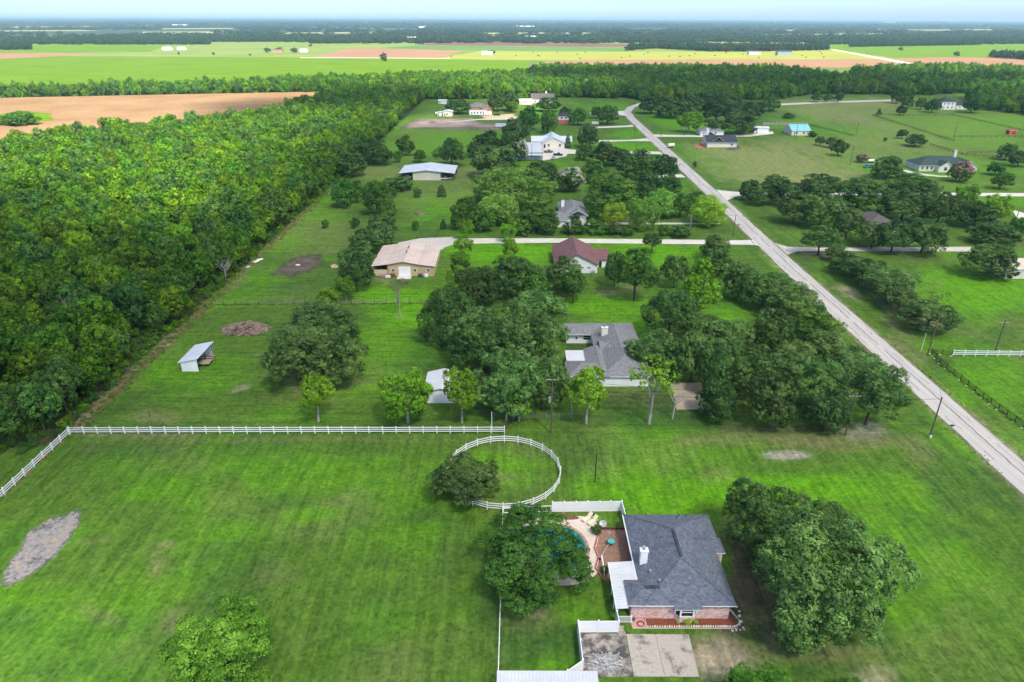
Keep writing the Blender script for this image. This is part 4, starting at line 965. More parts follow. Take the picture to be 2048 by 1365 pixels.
# rank dry weeds along the mown edge, the fence feet and the road ditch
def weed_mesh(name, mat, seed):
    g = np.random.default_rng(seed); n = 60
    a = g.uniform(0, 6.28, n); r_ = g.uniform(0, .5, n); lean = g.normal(0, .25, (n, 2)); h = g.uniform(.4, 1, n); w = .05
    b = np.stack([r_ * np.cos(a), r_ * np.sin(a), np.zeros(n)], 1); t = b + np.concatenate([lean, h[:, None]], 1); d = np.stack([np.cos(a * 7), np.sin(a * 7), np.zeros(n)], 1) * w
    me_ = bpy.data.meshes.new(name); fast_mesh(me_, np.stack([b - d, b + d, t], 1).reshape(-1, 3), np.arange(n * 3).reshape(-1, 3), 3)
    at = me_.attributes.new('tint', 'FLOAT', 'FACE'); at.data.foreach_set('value', g.random(n).astype(np.float32)); me_.materials.append(mat); return me_
DRYW = leaf_mat('dry_weed_stalks', (.24, .20, .10), (.46, .39, .22), .4, .01); GRNW = leaf_mat('rank_green_grass', (.09, .17, .02), (.22, .33, .06), .4, .01)
KIT['weed'] = [(weed_mesh('weeds', DRYW, 1), None), (weed_mesh('weeds', DRYW, 2), None), (weed_mesh('weeds', GRNW, 3), None)]
proto_col('weed', [DRYW]); PROTO['weed'][0].objects[2].data = KIT['weed'][2][0]
wx, wy = [], []
def strip(x0, y0, x1, y1, wd, n):
    t = g_.random(n); wx.append(x0 + (x1 - x0) * t + g_.normal(0, wd, n)); wy.append(y0 + (y1 - y0) * t + g_.normal(0, wd, n))
strip(-79.2, 106, -79.4, 165, .9, 520); strip(-79.6, 165, -79.8, 300, .8, 420); strip(-80.1, 103, -80.4, 75, .35, 220); strip(-79, 104.6, -2, 105, .16, 420); strip(80.7, 85, 81.1, 260, .3, 500); strip(88.1, 95, 88.5, 260, .3, 400); strip(-78, 165.7, -20, 167, .2, 260); strip(94.2, 95, 93.4, 137, .25, 160)
wx = np.concatenate(wx); wy = np.concatenate(wy); sz = g_.uniform(.35, .8, len(wx)); sz = np.where(wx > -78, sz * .55, sz); sz = np.where((wx > 78) & (wx < 90), sz * .6, sz)
stuff('rank_weeds', 'weed', wx, wy, np.zeros(len(wx)), np.stack([sz, sz, sz], 1), 71, 'dry weeds and rank grass along wood edge, fences and road', np.where(wx < -78, g_.integers(0, 3, len(wx)), 2))
# belts of wood further off
def belt(px, sp, seed, rr=(3.6, 6.0), hh=(1.0, 1.35)):
    poly = [(p.x, p.y) for p in [P(x, y) for x, y in px]]
    X, Y = scatter(poly, sp, seed); k = in_view(X, Y, 40); X, Y = X[k], Y[k]
    g = np.random.default_rng(seed + 1)
    r_ = g.uniform(*rr, len(X)); h_ = r_ * g.uniform(*hh, len(X))
    return X, Y, h_ * .92 + .4, np.stack([r_, r_, h_], 1)
def merge(*b): return [np.concatenate([x[i] for x in b]) for i in range(4)]
bl = merge(belt([(-60, 203), (0, 199), (320, 193), (660, 187), (860, 183), (860, 168), (800, 168), (640, 172), (480, 182), (0, 196), (-60, 199)], 6.5, 81),
           belt([(640, 187), (860, 200), (1010, 198), (1150, 196), (1270, 198), (1300, 206), (1560, 200), (1620, 190), (1770, 189), (1800, 194), (1960, 186), (2120, 196), (2120, 152), (2000, 158), (1950, 166), (1700, 168), (1640, 160), (1560, 148), (1350, 146), (1090, 145), (1040, 160), (820, 166)], 7.2, 83),
           belt([(1930, 196), (2120, 196), (2120, 240), (2050, 232), (1980, 222), (1945, 210)], 7, 85),
           belt([(1700, 148), (1900, 143), (2100, 150), (2100, 158), (1960, 152), (1700, 158)], 9, 87))
FARB = leaf_mat('distant_bluish_leaves_painted_shade', (.014, .038, .022), (.045, .085, .045), 0.2, 0.02)  # cloud shade and haze blue put into the leaf colour
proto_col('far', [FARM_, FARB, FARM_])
stuff('woodland', 'wood', *bl[:3], bl[3], 41, 'long belt of dark green wood beyond the houses')
# hedges and woods between the far fields
hb = [((0, 93), (62, 92), (62, 100), (0, 101)), ((60, 84), (300, 84), (290, 88), (60, 89)), ((190, 86), (420, 86), (420, 90), (190, 90)), ((300, 80), (700, 80), (680, 84), (300, 85)), ((860, 78), (960, 77), (960, 79), (860, 80)), ((838, 84), (884, 84), (884, 86), (838, 86)), ((620, 86), (700, 86), (700, 88), (620, 88)),
      ((1045, 85), (1080, 85), (1080, 88), (1045, 88)), ((1250, 103), (1310, 98), (1420, 104), (1520, 104), (1660, 101), (1640, 97), (1450, 97), (1340, 93), (1260, 98)), ((1230, 82), (1400, 84), (1360, 87), (1230, 85)), ((1700, 92), (1960, 89), (1960, 91), (1700, 95)), ((1980, 113), (2100, 118), (2100, 124), (1980, 116)), ((1160, 80), (1500, 81), (1500, 84), (1160, 83)), ((1600, 84), (2100, 84), (2100, 88), (1640, 90))]
hs = merge(*[belt(p, 10, 90 + i, (4, 7), (.9, 1.2)) for i, p in enumerate(hb)])
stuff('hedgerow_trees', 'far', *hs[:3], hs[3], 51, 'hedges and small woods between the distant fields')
# the far wooded plain
def plain(y0, y1, sp, seed, cover, rr, hh):
    g = np.random.default_rng(seed)
    poly = [(-y0 * .82, y0), (y0 * .82, y0), (y1 * .82, y1), (-y1 * .82, y1)]
    X, Y = scatter(poly, sp, seed); k = fbm(X, Y * 2.2, 900, seed + 3) + .12 * (g.random(len(X)) - .5) > 1 - cover
    for q_ in FARPX:                       # keep the far pale fields open
        pz = [P(x, y + (2.2 if i > 1 else 0)) for i, (x, y) in enumerate(q_)]
        k &= ~inside([(p.x, p.y) for p in pz], X, Y)
    X, Y = X[k], Y[k]; r_ = g.uniform(*rr, len(X)); h_ = g.uniform(*hh, len(X))
    return X, Y, h_ * .7, np.stack([r_, r_ * .8, h_], 1)
pl = merge(plain(2050, 3300, 34, 61, .50, (11, 20), (6, 10)), plain(3300, 6500, 70, 63, .52, (26, 50), (8, 13)), plain(6500, 14000, 170, 65, .66, (70, 130), (11, 18)), plain(14000, 33000, 420, 67, .78, (180, 330), (16, 26)))
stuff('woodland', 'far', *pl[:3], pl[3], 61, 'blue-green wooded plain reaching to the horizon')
print('trees', len(col.objects), 'wood', len(WX), 'belt', len(bl[0]), 'hedge', len(hs[0]), 'plain', len(pl[0]))

# ------------------------------------------------------------------ buildings
def slab_mesh(mb, faces, t):
    """closed roof skin: given upper polygons, add the underside t lower and the rim (material 1)"""
    edges = {}
    for f in faces:
        mb.mi = 0; mb.quad(*f)
        mb.mi = 1; mb.quad(*[(x, y, z - t) for x, y, z in reversed(f)])
        for a, b in zip(f, f[1:] + f[:1]):
            ka, kb = tuple(round(c, 3) for c in a), tuple(round(c, 3) for c in b)
            if (kb, ka) in edges: del edges[(kb, ka)]
            else: edges[(ka, kb)] = (a, b)
    for a, b in edges.values():
        mb.mi = 1
        mb.quad(a, (a[0], a[1], a[2] - t), (b[0], b[1], b[2] - t), b)
    mb.mi = 0
def roof_faces(kind, x0, x1, y0, y1, z, pitch):
    w, d = x1 - x0, y1 - y0
    if kind == 'flat': return [[(x0, y0, z), (x1, y0, z), (x1, y1, z + pitch * d), (x0, y1, z + pitch * d)]]
    if kind == 'shedx': return [[(x0, y0, z), (x1, y0, z + pitch * w), (x1, y1, z + pitch * w), (x0, y1, z)]]
    if kind == 'gy':
        xm = (x0 + x1) / 2; zr = z + pitch * w / 2
        return [[(x0, y0, z), (xm, y0, zr), (xm, y1, zr), (x0, y1, z)], [(xm, y0, zr), (x1, y0, z), (x1, y1, z), (xm, y1, zr)]]
    if kind == 'gx':
        ym = (y0 + y1) / 2; zr = z + pitch * d / 2
        return [[(x0, y0, z), (x1, y0, z), (x1, ym, zr), (x0, ym, zr)], [(x0, ym, zr), (x1, ym, zr), (x1, y1, z), (x0, y1, z)]]
    if kind == 'hip':
        h = min(w, d) / 2; zr = z + pitch * h
        if w >= d:
            ym = (y0 + y1) / 2; a, b = (x0 + h, ym, zr), (x1 - h, ym, zr)
            if b[0] - a[0] < .05: b = a
            f = [[(x0, y0, z), (x1, y0, z), b, a], [(x1, y0, z), (x1, y1, z), b], [(x1, y1, z), (x0, y1, z), a, b], [(x0, y1, z), (x0, y0, z), a]]
        else:
            xm = (x0 + x1) / 2; a, b = (xm, y0 + h, zr), (xm, y1 - h, zr)
            f = [[(x0, y0, z), (x1, y0, z), a], [(x1, y0, z), (x1, y1, z), b, a], [(x1, y1, z), (x0, y1, z), b], [(x0, y1, z), (x0, y0, z), a, b]]
        return [[p for i, p in enumerate(g) if p != g[i - 1]] for g in f]
def roof(parent, kind, x0, x1, y0, y1, z, pitch, mat, trim=None, oh=0.4, t=0.16, name='roof'):
    zz = z - (pitch * oh if kind in ('hip', 'gx', 'gy') else 0) + t
    mb = MB(); slab_mesh(mb, roof_faces(kind, x0 - oh, x1 + oh, y0 - oh, y1 + oh, zz, pitch), t)
    return mb.build(name, [mat, trim or WPAINT], parent)
def walls(parent, kind, x0, x1, y0, y1, z, pitch, mat, name='wall'):
    mb = MB().box(x0, x1, y0, y1, -.1, z - .03)
    if kind == 'gy':
        xm = (x0 + x1) / 2; zr = z + pitch * (x1 - x0) / 2 - .05
        mb.v += [(x0, y0, z - .03), (x1, y0, z - .03), (xm, y0, zr), (x0, y1, z - .03), (x1, y1, z - .03), (xm, y1, zr)]; n = len(mb.v) - 6
        for f in ((0, 1, 2), (5, 4, 3)): mb.f.append(tuple(n + i for i in f)); mb.m.append(0)
    if kind == 'gx':
        ym = (y0 + y1) / 2; zr = z + pitch * (y1 - y0) / 2 - .05
        mb.v += [(x0, y0, z - .03), (x0, y1, z - .03), (x0, ym, zr), (x1, y0, z - .03), (x1, y1, z - .03), (x1, ym, zr)]; n = len(mb.v) - 6
        for f in ((0, 2, 1), (3, 4, 5)): mb.f.append(tuple(n + i for i in f)); mb.m.append(0)
    return mb.build(name, mat, parent)
def window(parent, face, u, v, z0, w, h, bars=True, frame=None):
    """face S/W/E, v the wall's plane, u the centre along it"""
    fm = frame or WHITE
    def bx(mb, a, b, c, d, t0, t1):
        if face == 'S': mb.box(a, b, v - t1, v - t0, c, d)
        elif face == 'W': mb.box(v - t1, v - t0, a, b, c, d)
        else: mb.box(v + t0, v + t1, a, b, c, d)
        return mb
    p = bx(MB(), u - w / 2 + .03, u + w / 2 - .03, z0 + .03, z0 + h - .03, -.04, .02).build('window', GLASS, parent)
    mb = MB(); e = .08
    bx(mb, u - w / 2 - e, u - w / 2 + .03, z0 - e, z0 + h + e, -.03, .06); bx(mb, u + w / 2 - .03, u + w / 2 + e, z0 - e, z0 + h + e, -.03, .06)
    bx(mb, u - w / 2 + .03, u + w / 2 - .03, z0 - e, z0 + .03, -.03, .06); bx(mb, u - w / 2 + .03, u + w / 2 - .03, z0 + h - .03, z0 + h + e, -.03, .06)
    if bars: bx(mb, u - w / 2 + .03, u + w / 2 - .03, z0 + h / 2 - .03, z0 + h / 2 + .03, .02, .05)
    mb.build('frame', fm, p)
    return p
def door(parent, face, u, v, w, h, mat, z0=0.0, name='door', panels=0):
    def bx(mb, a, b, c, d, t0, t1):
        if face == 'S': mb.box(a, b, v - t1, v - t0, c, d)
        elif face == 'W': mb.box(v - t1, v - t0, a, b, c, d)
        else: mb.box(v + t0, v + t1, a, b, c, d)
        return mb
    p = bx(MB(), u - w / 2, u + w / 2, z0, z0 + h, -.03, .03).build(name, mat, parent)
    if panels:
        for i in range(panels):
            a = z0 + h * i / panels
            bx(MB(), u - w / 2 + .05, u + w / 2 - .05, a + .03, a + h / panels - .03, .03, .05).build('panel', mat, p)
    else:
        bx(MB(), u + w / 2 - .18, u + w / 2 - .1, z0 + h * .45, z0 + h * .45 + .1, .03, .09).build('handle', STEEL, p)
    return p
def chimney(parent, x, y, z0, z1, w, d, mat):
    c = MB().box(x - w / 2, x + w / 2, y - d / 2, y + d / 2, z0, z1).box(x - w / 2 - .07, x + w / 2 + .07, y - d / 2 - .07, y + d / 2 + .07, z1, z1 + .12).build('chimney', mat, parent)
    MB().tube([(x, y, z1 + .1), (x, y, z1 + .5)], .17, 8).tube([(x, y, z1 + .55), (x, y, z1 + .6)], .26, 8).build('flue', STEEL, c)
def panels_roof(parent, x0, x1, y0, y1, za, zb, n, mat, along='y', t=.05, name='roof_panel', gap=.03):
    """lean-to sheet roof of n ribbed panels; za at the low side, zb at the high side; ribs run along the slope"""
    for i in range(n):
        mb = MB()
        if along == 'x':    # slope in x, panels side by side in y
            a = y0 + (y1 - y0) * i / n; b = y0 + (y1 - y0) * (i + 1) / n - gap
            mb.prism([(x0, a), (x1, a), (x1, b), (x0, b)], [za, zb, zb, za], [za + t, zb + t, zb + t, za + t])
            mb.prism([(x0, b - .06), (x1, b - .06), (x1, b + gap * .6), (x0, b + gap * .6)], [za + t, zb + t, zb + t, za + t], [za + t + .04, zb + t + .04, zb + t + .04, za + t + .04])
        else:
            a = x0 + (x1 - x0) * i / n; b = x0 + (x1 - x0) * (i + 1) / n - gap
            mb.prism([(a, y0), (b, y0), (b, y1), (a, y1)], [za, za, zb, zb], [za + t, za + t, zb + t, zb + t])
            mb.prism([(b - .06, y0), (b + gap * .6, y0), (b + gap * .6, y1), (b - .06, y1)], [za + t, za + t, zb + t, zb + t], [za + t + .04, za + t + .04, zb + t + .04, zb + t + .04])
        mb.build(name, mat, parent)
def post(parent, x, y, z0, z1, w=.12, mat=None, name='post'):
    return MB().box(x - w / 2, x + w / 2, y - w / 2, y + w / 2, z0, z1).build(name, mat or WHITE, parent)

# --- the brick house in front
H = thing('brick_house', 'pink brick house with blue-grey hipped roof beside the pool', 'house', (21, 70, 0))
mb = MB().box(16.9, 27.2, 62.6, 78.5, -.1, 2.62).box(14.95, 17.2, 62.65, 65.7, -.1, 2.60)
mb.build('wall', PINKBRICK, H)
PT = .41
def hiproof(x0, x1, y0, y1, z, pitch, name='roof'):
    mb = MB(); slab_mesh(mb, roof_faces('hip', x0, x1, y0, y1, z, pitch), .17); return mb.build(name, [SLATE, WHITE], H)
main = hiproof(16.25, 27.75, 62.0, 79.1, 2.78, PT)
hiproof(14.45, 20.6, 62.04, 66.32, 2.765, PT)
hiproof(22.4, 28.6, 74.3, 79.06, 2.775, PT)
mb = MB(); a, b, c, d = (23.6, 71.2, 2.80), (28.95, 71.2, 2.80), (28.95, 74.2, 2.80), (23.6, 74.2, 2.80)
e, f = (23.2, 72.7, 4.0), (27.9, 72.7, 4.0)
slab_mesh(mb, [[a, b, f, e], [b, c, f], [c, d, e, f]], .16); mb.build('porch_roof', [SLATE, WHITE], H)
# ridge caps and hips
def cap(parent, pts, w=.11):
    mb = MB().tube([(x, y, z + .02) for x, y, z in pts], w, 6); return mb.build('ridge_cap', SLATE, parent)
zr = 2.78 + PT * 5.75
for q_ in ([(22, 67.75, zr), (22, 73.35, zr)], [(16.25, 62, 2.78), (22, 67.75, zr)], [(27.75, 62, 2.78), (22, 67.75, zr)], [(16.25, 79.1, 2.78), (22, 73.35, zr)], [(27.75, 79.1, 2.78), (22, 73.35, zr)], [e, f]): cap(main, q_)
MB().box(21.82, 22.18, 68.0, 73.0, zr + .02, zr + .15).build('ridge_vent', DARKROOF, main)
MB().box(16.7, 18.6, 63.95, 64.4, 3.66, 3.76).build('ridge_vent', DARKROOF, main)
chimney(H, 17.35, 69.0, 2.9, 5.25, .95, .75, WHITE)
for x, y in ((18.7, 64.9), (17.9, 66.9)):
    z = 2.78 + PT * min(x - 16.25, y - 62)
    MB().tube([(x, y, z - .1), (x, y, z + .28)], .11, 8).tube([(x, y, z + .28), (x, y, z + .38)], .17, 8).build('roof_vent', STEEL, H)
for x, y in ((23.6, 77.4), (25.2, 78.3), (24.2, 78.6), (19.5, 79)):
    z = 2.78 + PT * (79.1 - y); MB().tube([(x, y, z - .1), (x, y, z + .32)], .06, 6).build('vent_pipe', BLACKM, H)
# bay window on the camera side
BX = 21.75
mb = MB(); mb.prism([(BX - 1.35, 62.6), (BX - .8, 61.95), (BX + .8, 61.95), (BX + 1.35, 62.6)], -.1, 1.0); mb.build('bay_base', PINKBRICK, H)
mb = MB(); mb.prism([(BX - 1.35, 62.6), (BX - .8, 61.97), (BX + .8, 61.97), (BX + 1.35, 62.6)], 1.0, 2.6)
bay = mb.build('bay_window', GLASS, H)
for x, y in ((BX - 1.33, 62.56), (BX - .8, 61.93), (BX + .8, 61.93), (BX + 1.33, 62.56)): post(bay, x, y, 1.0, 2.6, .2, WHITE, 'mullion')
MB().box(BX - .8, BX + .8, 61.9, 61.98, .96, 1.1).box(BX - .8, BX + .8, 61.9, 61.98, 1.72, 1.8).box(BX - .8, BX + .8, 61.9, 61.98, 2.45, 2.6).build('sill', WHITE, bay)
mb = MB(); slab_mesh(mb, [[(BX - 1.7, 61.5, 2.62), (BX + 1.7, 61.5, 2.62), (BX + 1.7, 62.25, 2.90), (BX - 1.7, 62.25, 2.90)]], .08); mb.build('bay_roof', [SLATE, WHITE], H)
for x in (18.0, 19.4): MB().box(x, x + .55, 62.55, 62.6, 2.0, 2.12).build('weep_vent', BLACKM, H)
MB().box(27.3, 28.4, 71.3, 71.7, 0, 2.6).build('porch_pier', PINKBRICK, H)
post(H, 28.5, 71.4, 0, 2.62, .16); post(H, 28.5, 74.0, 0, 2.62, .16)
window(H, 'W', 76.5, 16.9, .9, 1.4, 1.2); window(H, 'W', 72.6, 16.9, .5, 1.8, 1.7); door(H, 'W', 74.6, 16.9, .95, 2.05, WHITE)
MB().box(16.1, 16.25, 66.3, 79.1, 2.58, 2.72).build('gutter', WHITE, H)
# white patio cover along its left side
PC = thing('patio_cover', 'white ribbed metal patio cover joining the left side of the brick house', 'patio cover', (14, 66, 0))
panels_roof(PC, 12.95, 16.22, 66.42, 69.75, 2.38, 2.62, 6, WMETAL, 'x'); panels_roof(PC, 12.9, 14.42, 61.85, 66.40, 2.38, 2.50, 9, WMETAL, 'x')
for x, y in ((13.05, 69.6), (13.05, 66.5), (13.0, 62.0), (13.05, 64.2)): post(PC, x, y, 0, 2.36)
MB().box(12.86, 12.95, 61.8, 69.8, 2.28, 2.44).build('gutter', WHITE, PC)
# carport roof at the bottom edge
CP = thing('carport', 'white ribbed metal carport roof at the bottom edge', 'carport', (4, 50.5, 0))
panels_roof(CP, -1.55, 9.55, 47.2, 52.8, 2.5, 2.62, 28, WMETAL, 'y')
for x, y in ((-1.3, 52.6), (9.3, 52.6), (4, 52.6), (-1.3, 47.5), (9.3, 47.5), (4, 47.5)): post(CP, x, y, 0, 2.5, .14)

# --- neighbour's grey roofed house
N = thing('ranch_house', 'white house with grey hipped roof among the oaks in the middle', 'house', (20, 136, 0))
mb = MB().box(18.6, 27.9, 122.4, 148.3, -.1, 2.6).box(12.6, 19, 142.9, 148.5, -.1, 2.59).box(11.6, 18.7, 122.6, 128.2, -.1, 2.58); mb.build('wall', WPAINT, N)
roof(N, 'hip', 18.6, 28.1, 122.4, 148.5, 2.6, .42, GREYROOF, oh=.5); roof(N, 'gx', 12.6, 22, 142.7, 148.3, 2.58, .40, GREYROOF, oh=.5); roof(N, 'hip', 11.6, 19.4, 122.4, 128.3, 2.57, .40, GREYROOF, oh=.5); roof(N, 'gy', 16.0, 20.5, 124, 134.2, 2.55, .38, GREYROOF, oh=.4)
roof(N, 'gx', 19.5, 29.6, 132.0, 138.5, 2.62, .38, GREYROOF, oh=.4)
chimney(N, 20.8, 139.8, 2.8, 5.4, 1.4, .9, CREAM)
window(N, 'S', 17.3, 142.9, .9, 1.7, 1.2); window(N, 'S', 14.9, 142.9, 1.0, .6, .7)
MB().box(11.6, 16.0, 129.3, 134.3, 2.3, 2.4).build('patio_roof', WMETAL, N)
for x, y in ((11.8, 134.1), (11.8, 129.5)): post(N, x, y, 0, 2.3)
MB().tube([(13.6, 142.7, .5), (13.6, 142.7, .52)], .01, 4).build('cable', BLACKM, N)
MB().tube([(21.0, 133, 3.8), (21.2, 133, 4.2)], .08, 6).build('roof_vent', WHITE, N)
# white metal shed of the same yard
S1 = thing('metal_shed', 'white metal shed with low gable roof between two pecans', 'shed', (-13.7, 119.4, 0))
walls(S1, 'gy', -16.9, -10.7, 115.5, 123.2, 2.6, .25, WHITE)
for i, (x0, x1, za, zb) in enumerate(((-17.2, -13.81, 2.58, 3.42), (-13.79, -10.4, 3.42, 2.58))): panels_roof(S1, x0, x1, 115.1, 123.5, za, zb, 12, WMETAL, 'x')
door(S1, 'S', -13.7, 115.5, 2.4, 2.2, WHITE, panels=4, name='roller_door')
# loafing shed
LS = thing('loafing_shed', 'open sided white loafing shed with sloping roof on the left lawn', 'shed', (-68.4, 132.8, 0))
MB().prism([(-70.1, 128.4), (-66.6, 128.4), (-66.6, 128.5), (-70.1, 128.5)], -.1, [2.15, 2.95, 2.95, 2.15]).build('end_wall', WHITE, LS)
MB().prism([(-70.1, 136.4), (-66.6, 136.4), (-66.6, 136.5), (-70.1, 136.5)], -.1, [2.15, 2.95, 2.95, 2.15]).build('end_wall', WHITE, LS)
MB().box(-70.15, -70.05, 128.52, 136.38, -.1, 2.12).build('back_wall', WHITE, LS)
panels_roof(LS, -70.6, -66.2, 128.1, 136.8, 2.15, 3.05, 8, GALV, 'x')
for y in (128.7, 132.4, 136.2): post(LS, -66.6, y, 0, 2.9, .12, BLACKM)
MB().box(-66.65, -66.55, 128.8, 136.1, 2.75, 2.87).build('beam', RUST, LS)
WG_ = thing('farm_wagon', 'low wooden farm wagon parked inside the loafing shed', 'wagon', (-66.4, 131.6, 0))
MB().box(-67.6, -65.3, 130.6, 132.8, .55, .68).build('deck', GREYWOOD, WG_)
for x in (-67.3, -65.6):
    for y in (130.8, 132.6): MB().tube([(x, y - .08, .3), (x, y + .08, .3)], .3, 10).build('wheel', RUBBER, WG_)
LP_ = thing('timber_stack', 'stack of brown timber and junk inside the loafing shed', 'timber stack', (-67.2, 134.6, 0))
for i in range(9):
    z = .15 + .16 * (i // 3); y = 133.6 + .55 * (i % 3)
    MB().box(-68.6 + R.uniform(0, .3), -65.9 + R.uniform(0, .4), y, y + .4, z, z + .13).build('timber', RUST if i % 2 else GREYWOOD, LP_)

# --- tan workshop barn
B = thing('workshop_barn', 'tan metal workshop barn with pinkish roof and white roller door', 'barn', (-31.6, 197, 0))
xb0, xb1, yb0, yb1 = -40.3, -22.8, 188.3, 207.2
MB().prism([(-36.2, yb0), (-22.8, yb0), (-22.8, yb1), (-36.2, yb1)], -.1, 3.05).build('wall', TANWALL, B)
mb = MB(); n_ = [( -36.2, 3.05), (-31.6, 4.35), (-27, 3.55), (-22.8, 3.05)]
mb.quad((-36.2, yb0, 3.05), (-22.8, yb0, 3.05), (-27, yb0, 3.6), (-31.6, yb0, 4.35), (-36.2, yb0, 3.6)); mb.quad((-36.2, yb1, 3.6), (-31.6, yb1, 4.35), (-27, yb1, 3.6), (-22.8, yb1, 3.05), (-36.2, yb1, 3.05)); mb.build('gable', TANWALL, B)
prof = [(-40.9, 3.05), (-36.2, 3.62), (-31.6, 4.5), (-27.0, 3.62), (-22.3, 3.05)]
for (xa, za), (xc, zc) in zip(prof[:-1], prof[1:]): panels_roof(B, xa, xc - .06, yb0 - .5, yb1 + .4, za, zc, 10, TANROOF, 'x')
MB().box(-40.4, -40.2, yb0, yb1, -.1, 2.9).build('side_wall', TANWALL, B)
MB().box(-40.3, -36.4, yb0, yb0 + .12, -.1, 1.9).build('screen_wall', M('pale_tan_panel', (.56, .46, .33), .7, .06), B)
door(B, 'S', -31.3, yb0, 3.5, 2.9, WHITE, panels=6, name='roller_door')
for x in (-34.6, -28.3, -24.4): window(B, 'S', x, yb0, 1.3, .9, .9)
for y in (196, 200.5): MB().box(-31.95, -31.6, y, y + 2.2, 4.52, 4.68).build('ridge_vent', RUST, B)
for x in (-38.3, -36.3, -26.5): post(B, x, yb0 + .1, 0, 3.0, .14, RUST)
MB().box(-33.3, -29.3, 185.6, 188.25, -.05, .16).build('door_ramp', CONC, B)
def junk(name, label, cat, x, y, dims, mat, z=0.0, extra=None):
    t = thing(name, label, cat, (x, y, z)); w, d, h = dims
    MB().box(x - w / 2, x + w / 2, y - d / 2, y + d / 2, z + h * .12, z + h).build('body', mat, t)
    for sx in (-1, 1):
        for sy in (-1, 1): MB().box(x + sx * w * .4 - .05, x + sx * w * .4 + .05, y + sy * d * .4 - .05, y + sy * d * .4 + .05, z, z + h * .12).build('foot', BLACKM, t)
    MB().box(x - w * .52, x + w * .52, y - d * .52, y + d * .52, z + h, z + h + .04).build('lid', mat, t)
    return t
junk('tool_chest', 'dark tool chest on blue sheet beside the barn wall', 'chest', -26.7, 187.4, (1.2, .7, .9), M('dark_blue_metal', (.05, .06, .09), .5))
junk('air_unit', 'white boxed air unit beside the right barn window', 'air unit', -24.9, 187.3, (1.0, .5, 1.0), WHITE)
junk('storage_box', 'long low storage box left of the barn ramp', 'box', -37.6, 187.6, (2.4, .7, .6), GREYWOOD)
junk('bench', 'brown workbench under the left barn window', 'bench', -34.8, 187.5, (1.6, .6, .9), RUST)
junk('storage_box', 'white low crate in front of the tan screen wall', 'box', -36.0, 186.9, (1.4, .8, .5), WPAINT)

# --- maroon roofed house
Mh = thing('maroon_roof_house', 'white house with steep maroon gable roof beside the concrete drive', 'house', (19, 199, 0))
walls(Mh, 'gy', 12.9, 25.1, 191.2, 208.5, 2.7, .5, WPAINT); roof(Mh, 'gy', 12.9, 25.1, 191.2, 208.5, 2.7, .5, MAROON, MAROON, oh=.5)
walls(Mh, 'gx', 25.0, 28.6, 196.5, 204.5, 2.68, .45, WPAINT, 'wing_wall'); roof(Mh, 'gx', 20, 28.8, 196.5, 204.5, 2.66, .45, MAROON, MAROON, oh=.45)
window(Mh, 'S', 22.6, 191.2, 1.5, 1.0, .5); window(Mh, 'S', 20.7, 191.2, 1.5, .8, .5); door(Mh, 'S', 26.6, 196.5, .9, 2.0, DARKIN)
junk('air_unit', 'grey air conditioner beside the maroon house wall', 'air unit', 23.9, 190.5, (.9, .9, .9), STEEL)
# --- grey house behind the drive
G1 = thing('grey_roof_house', 'house with grey hipped roof and white chimney behind the drive hedge', 'house', (22, 255, 0))
MB().box(18.2, 27.3, 247.5, 266, -.1, 2.6).box(13.4, 19.6, 240.5, 251, -.1, 2.58).build('wall', WPAINT, G1)
roof(G1, 'hip', 18.2, 27.3, 247.6, 267, 2.6, .45, GREYROOF, oh=.5); roof(G1, 'hip', 13.4, 19.6, 240.5, 251, 2.58, .42, GREYROOF, oh=.5); roof(G1, 'gy', 20.5, 27.6, 246.5, 258, 2.62, .5, GREYROOF, oh=.4)
chimney(G1, 19.2, 257.5, 2.8, 5.4, 1.1, .9, WHITE); window(G1, 'S', 24, 247.5, 1, 1.6, 1.1); window(G1, 'S', 21.6, 247.5, 1, 1.0, 1.1); door(G1, 'S', 16.5, 240.5, 3.6, 2.1, WPAINT, panels=3, name='garage_door')
# --- metal barn with open bays
MBn = thing('metal_barn', 'beige metal barn with pale metal roof and open vehicle bays', 'barn', (-39.6, 327, 0))
MB().box(-46.2, -33.4, 318.6, 336, -.1, 3.9).build('wall', BEIGE, MBn)
MB().quad((-46.2, 318.6, 3.9), (-33.4, 318.6, 3.9), (-39.7, 318.6, 4.6)).build('gable', BEIGE, MBn)
for (xa, za), (xc, zc) in zip([(-52.6, 3.3), (-46, 4.0), (-39.7, 4.75), (-33.2, 4.0)], [(-46.0, 4.0), (-39.7, 4.75), (-33.2, 4.0), (-26.6, 3.3)]): panels_roof(MBn, xa, xc - .08, 317.8, 336.8, za, zc, 6, GALV, 'x')
for x in (-52.2, -27.0):
    for y in (318.4, 324, 330, 336): post(MBn, x, y, 0, 3.3, .2, RUST)
MB().box(-52.3, -46.3, 335.8, 336, 0, 3.3).box(-33.3, -26.9, 335.8, 336, 0, 3.3).build('back_wall', DARKIN, MBn)
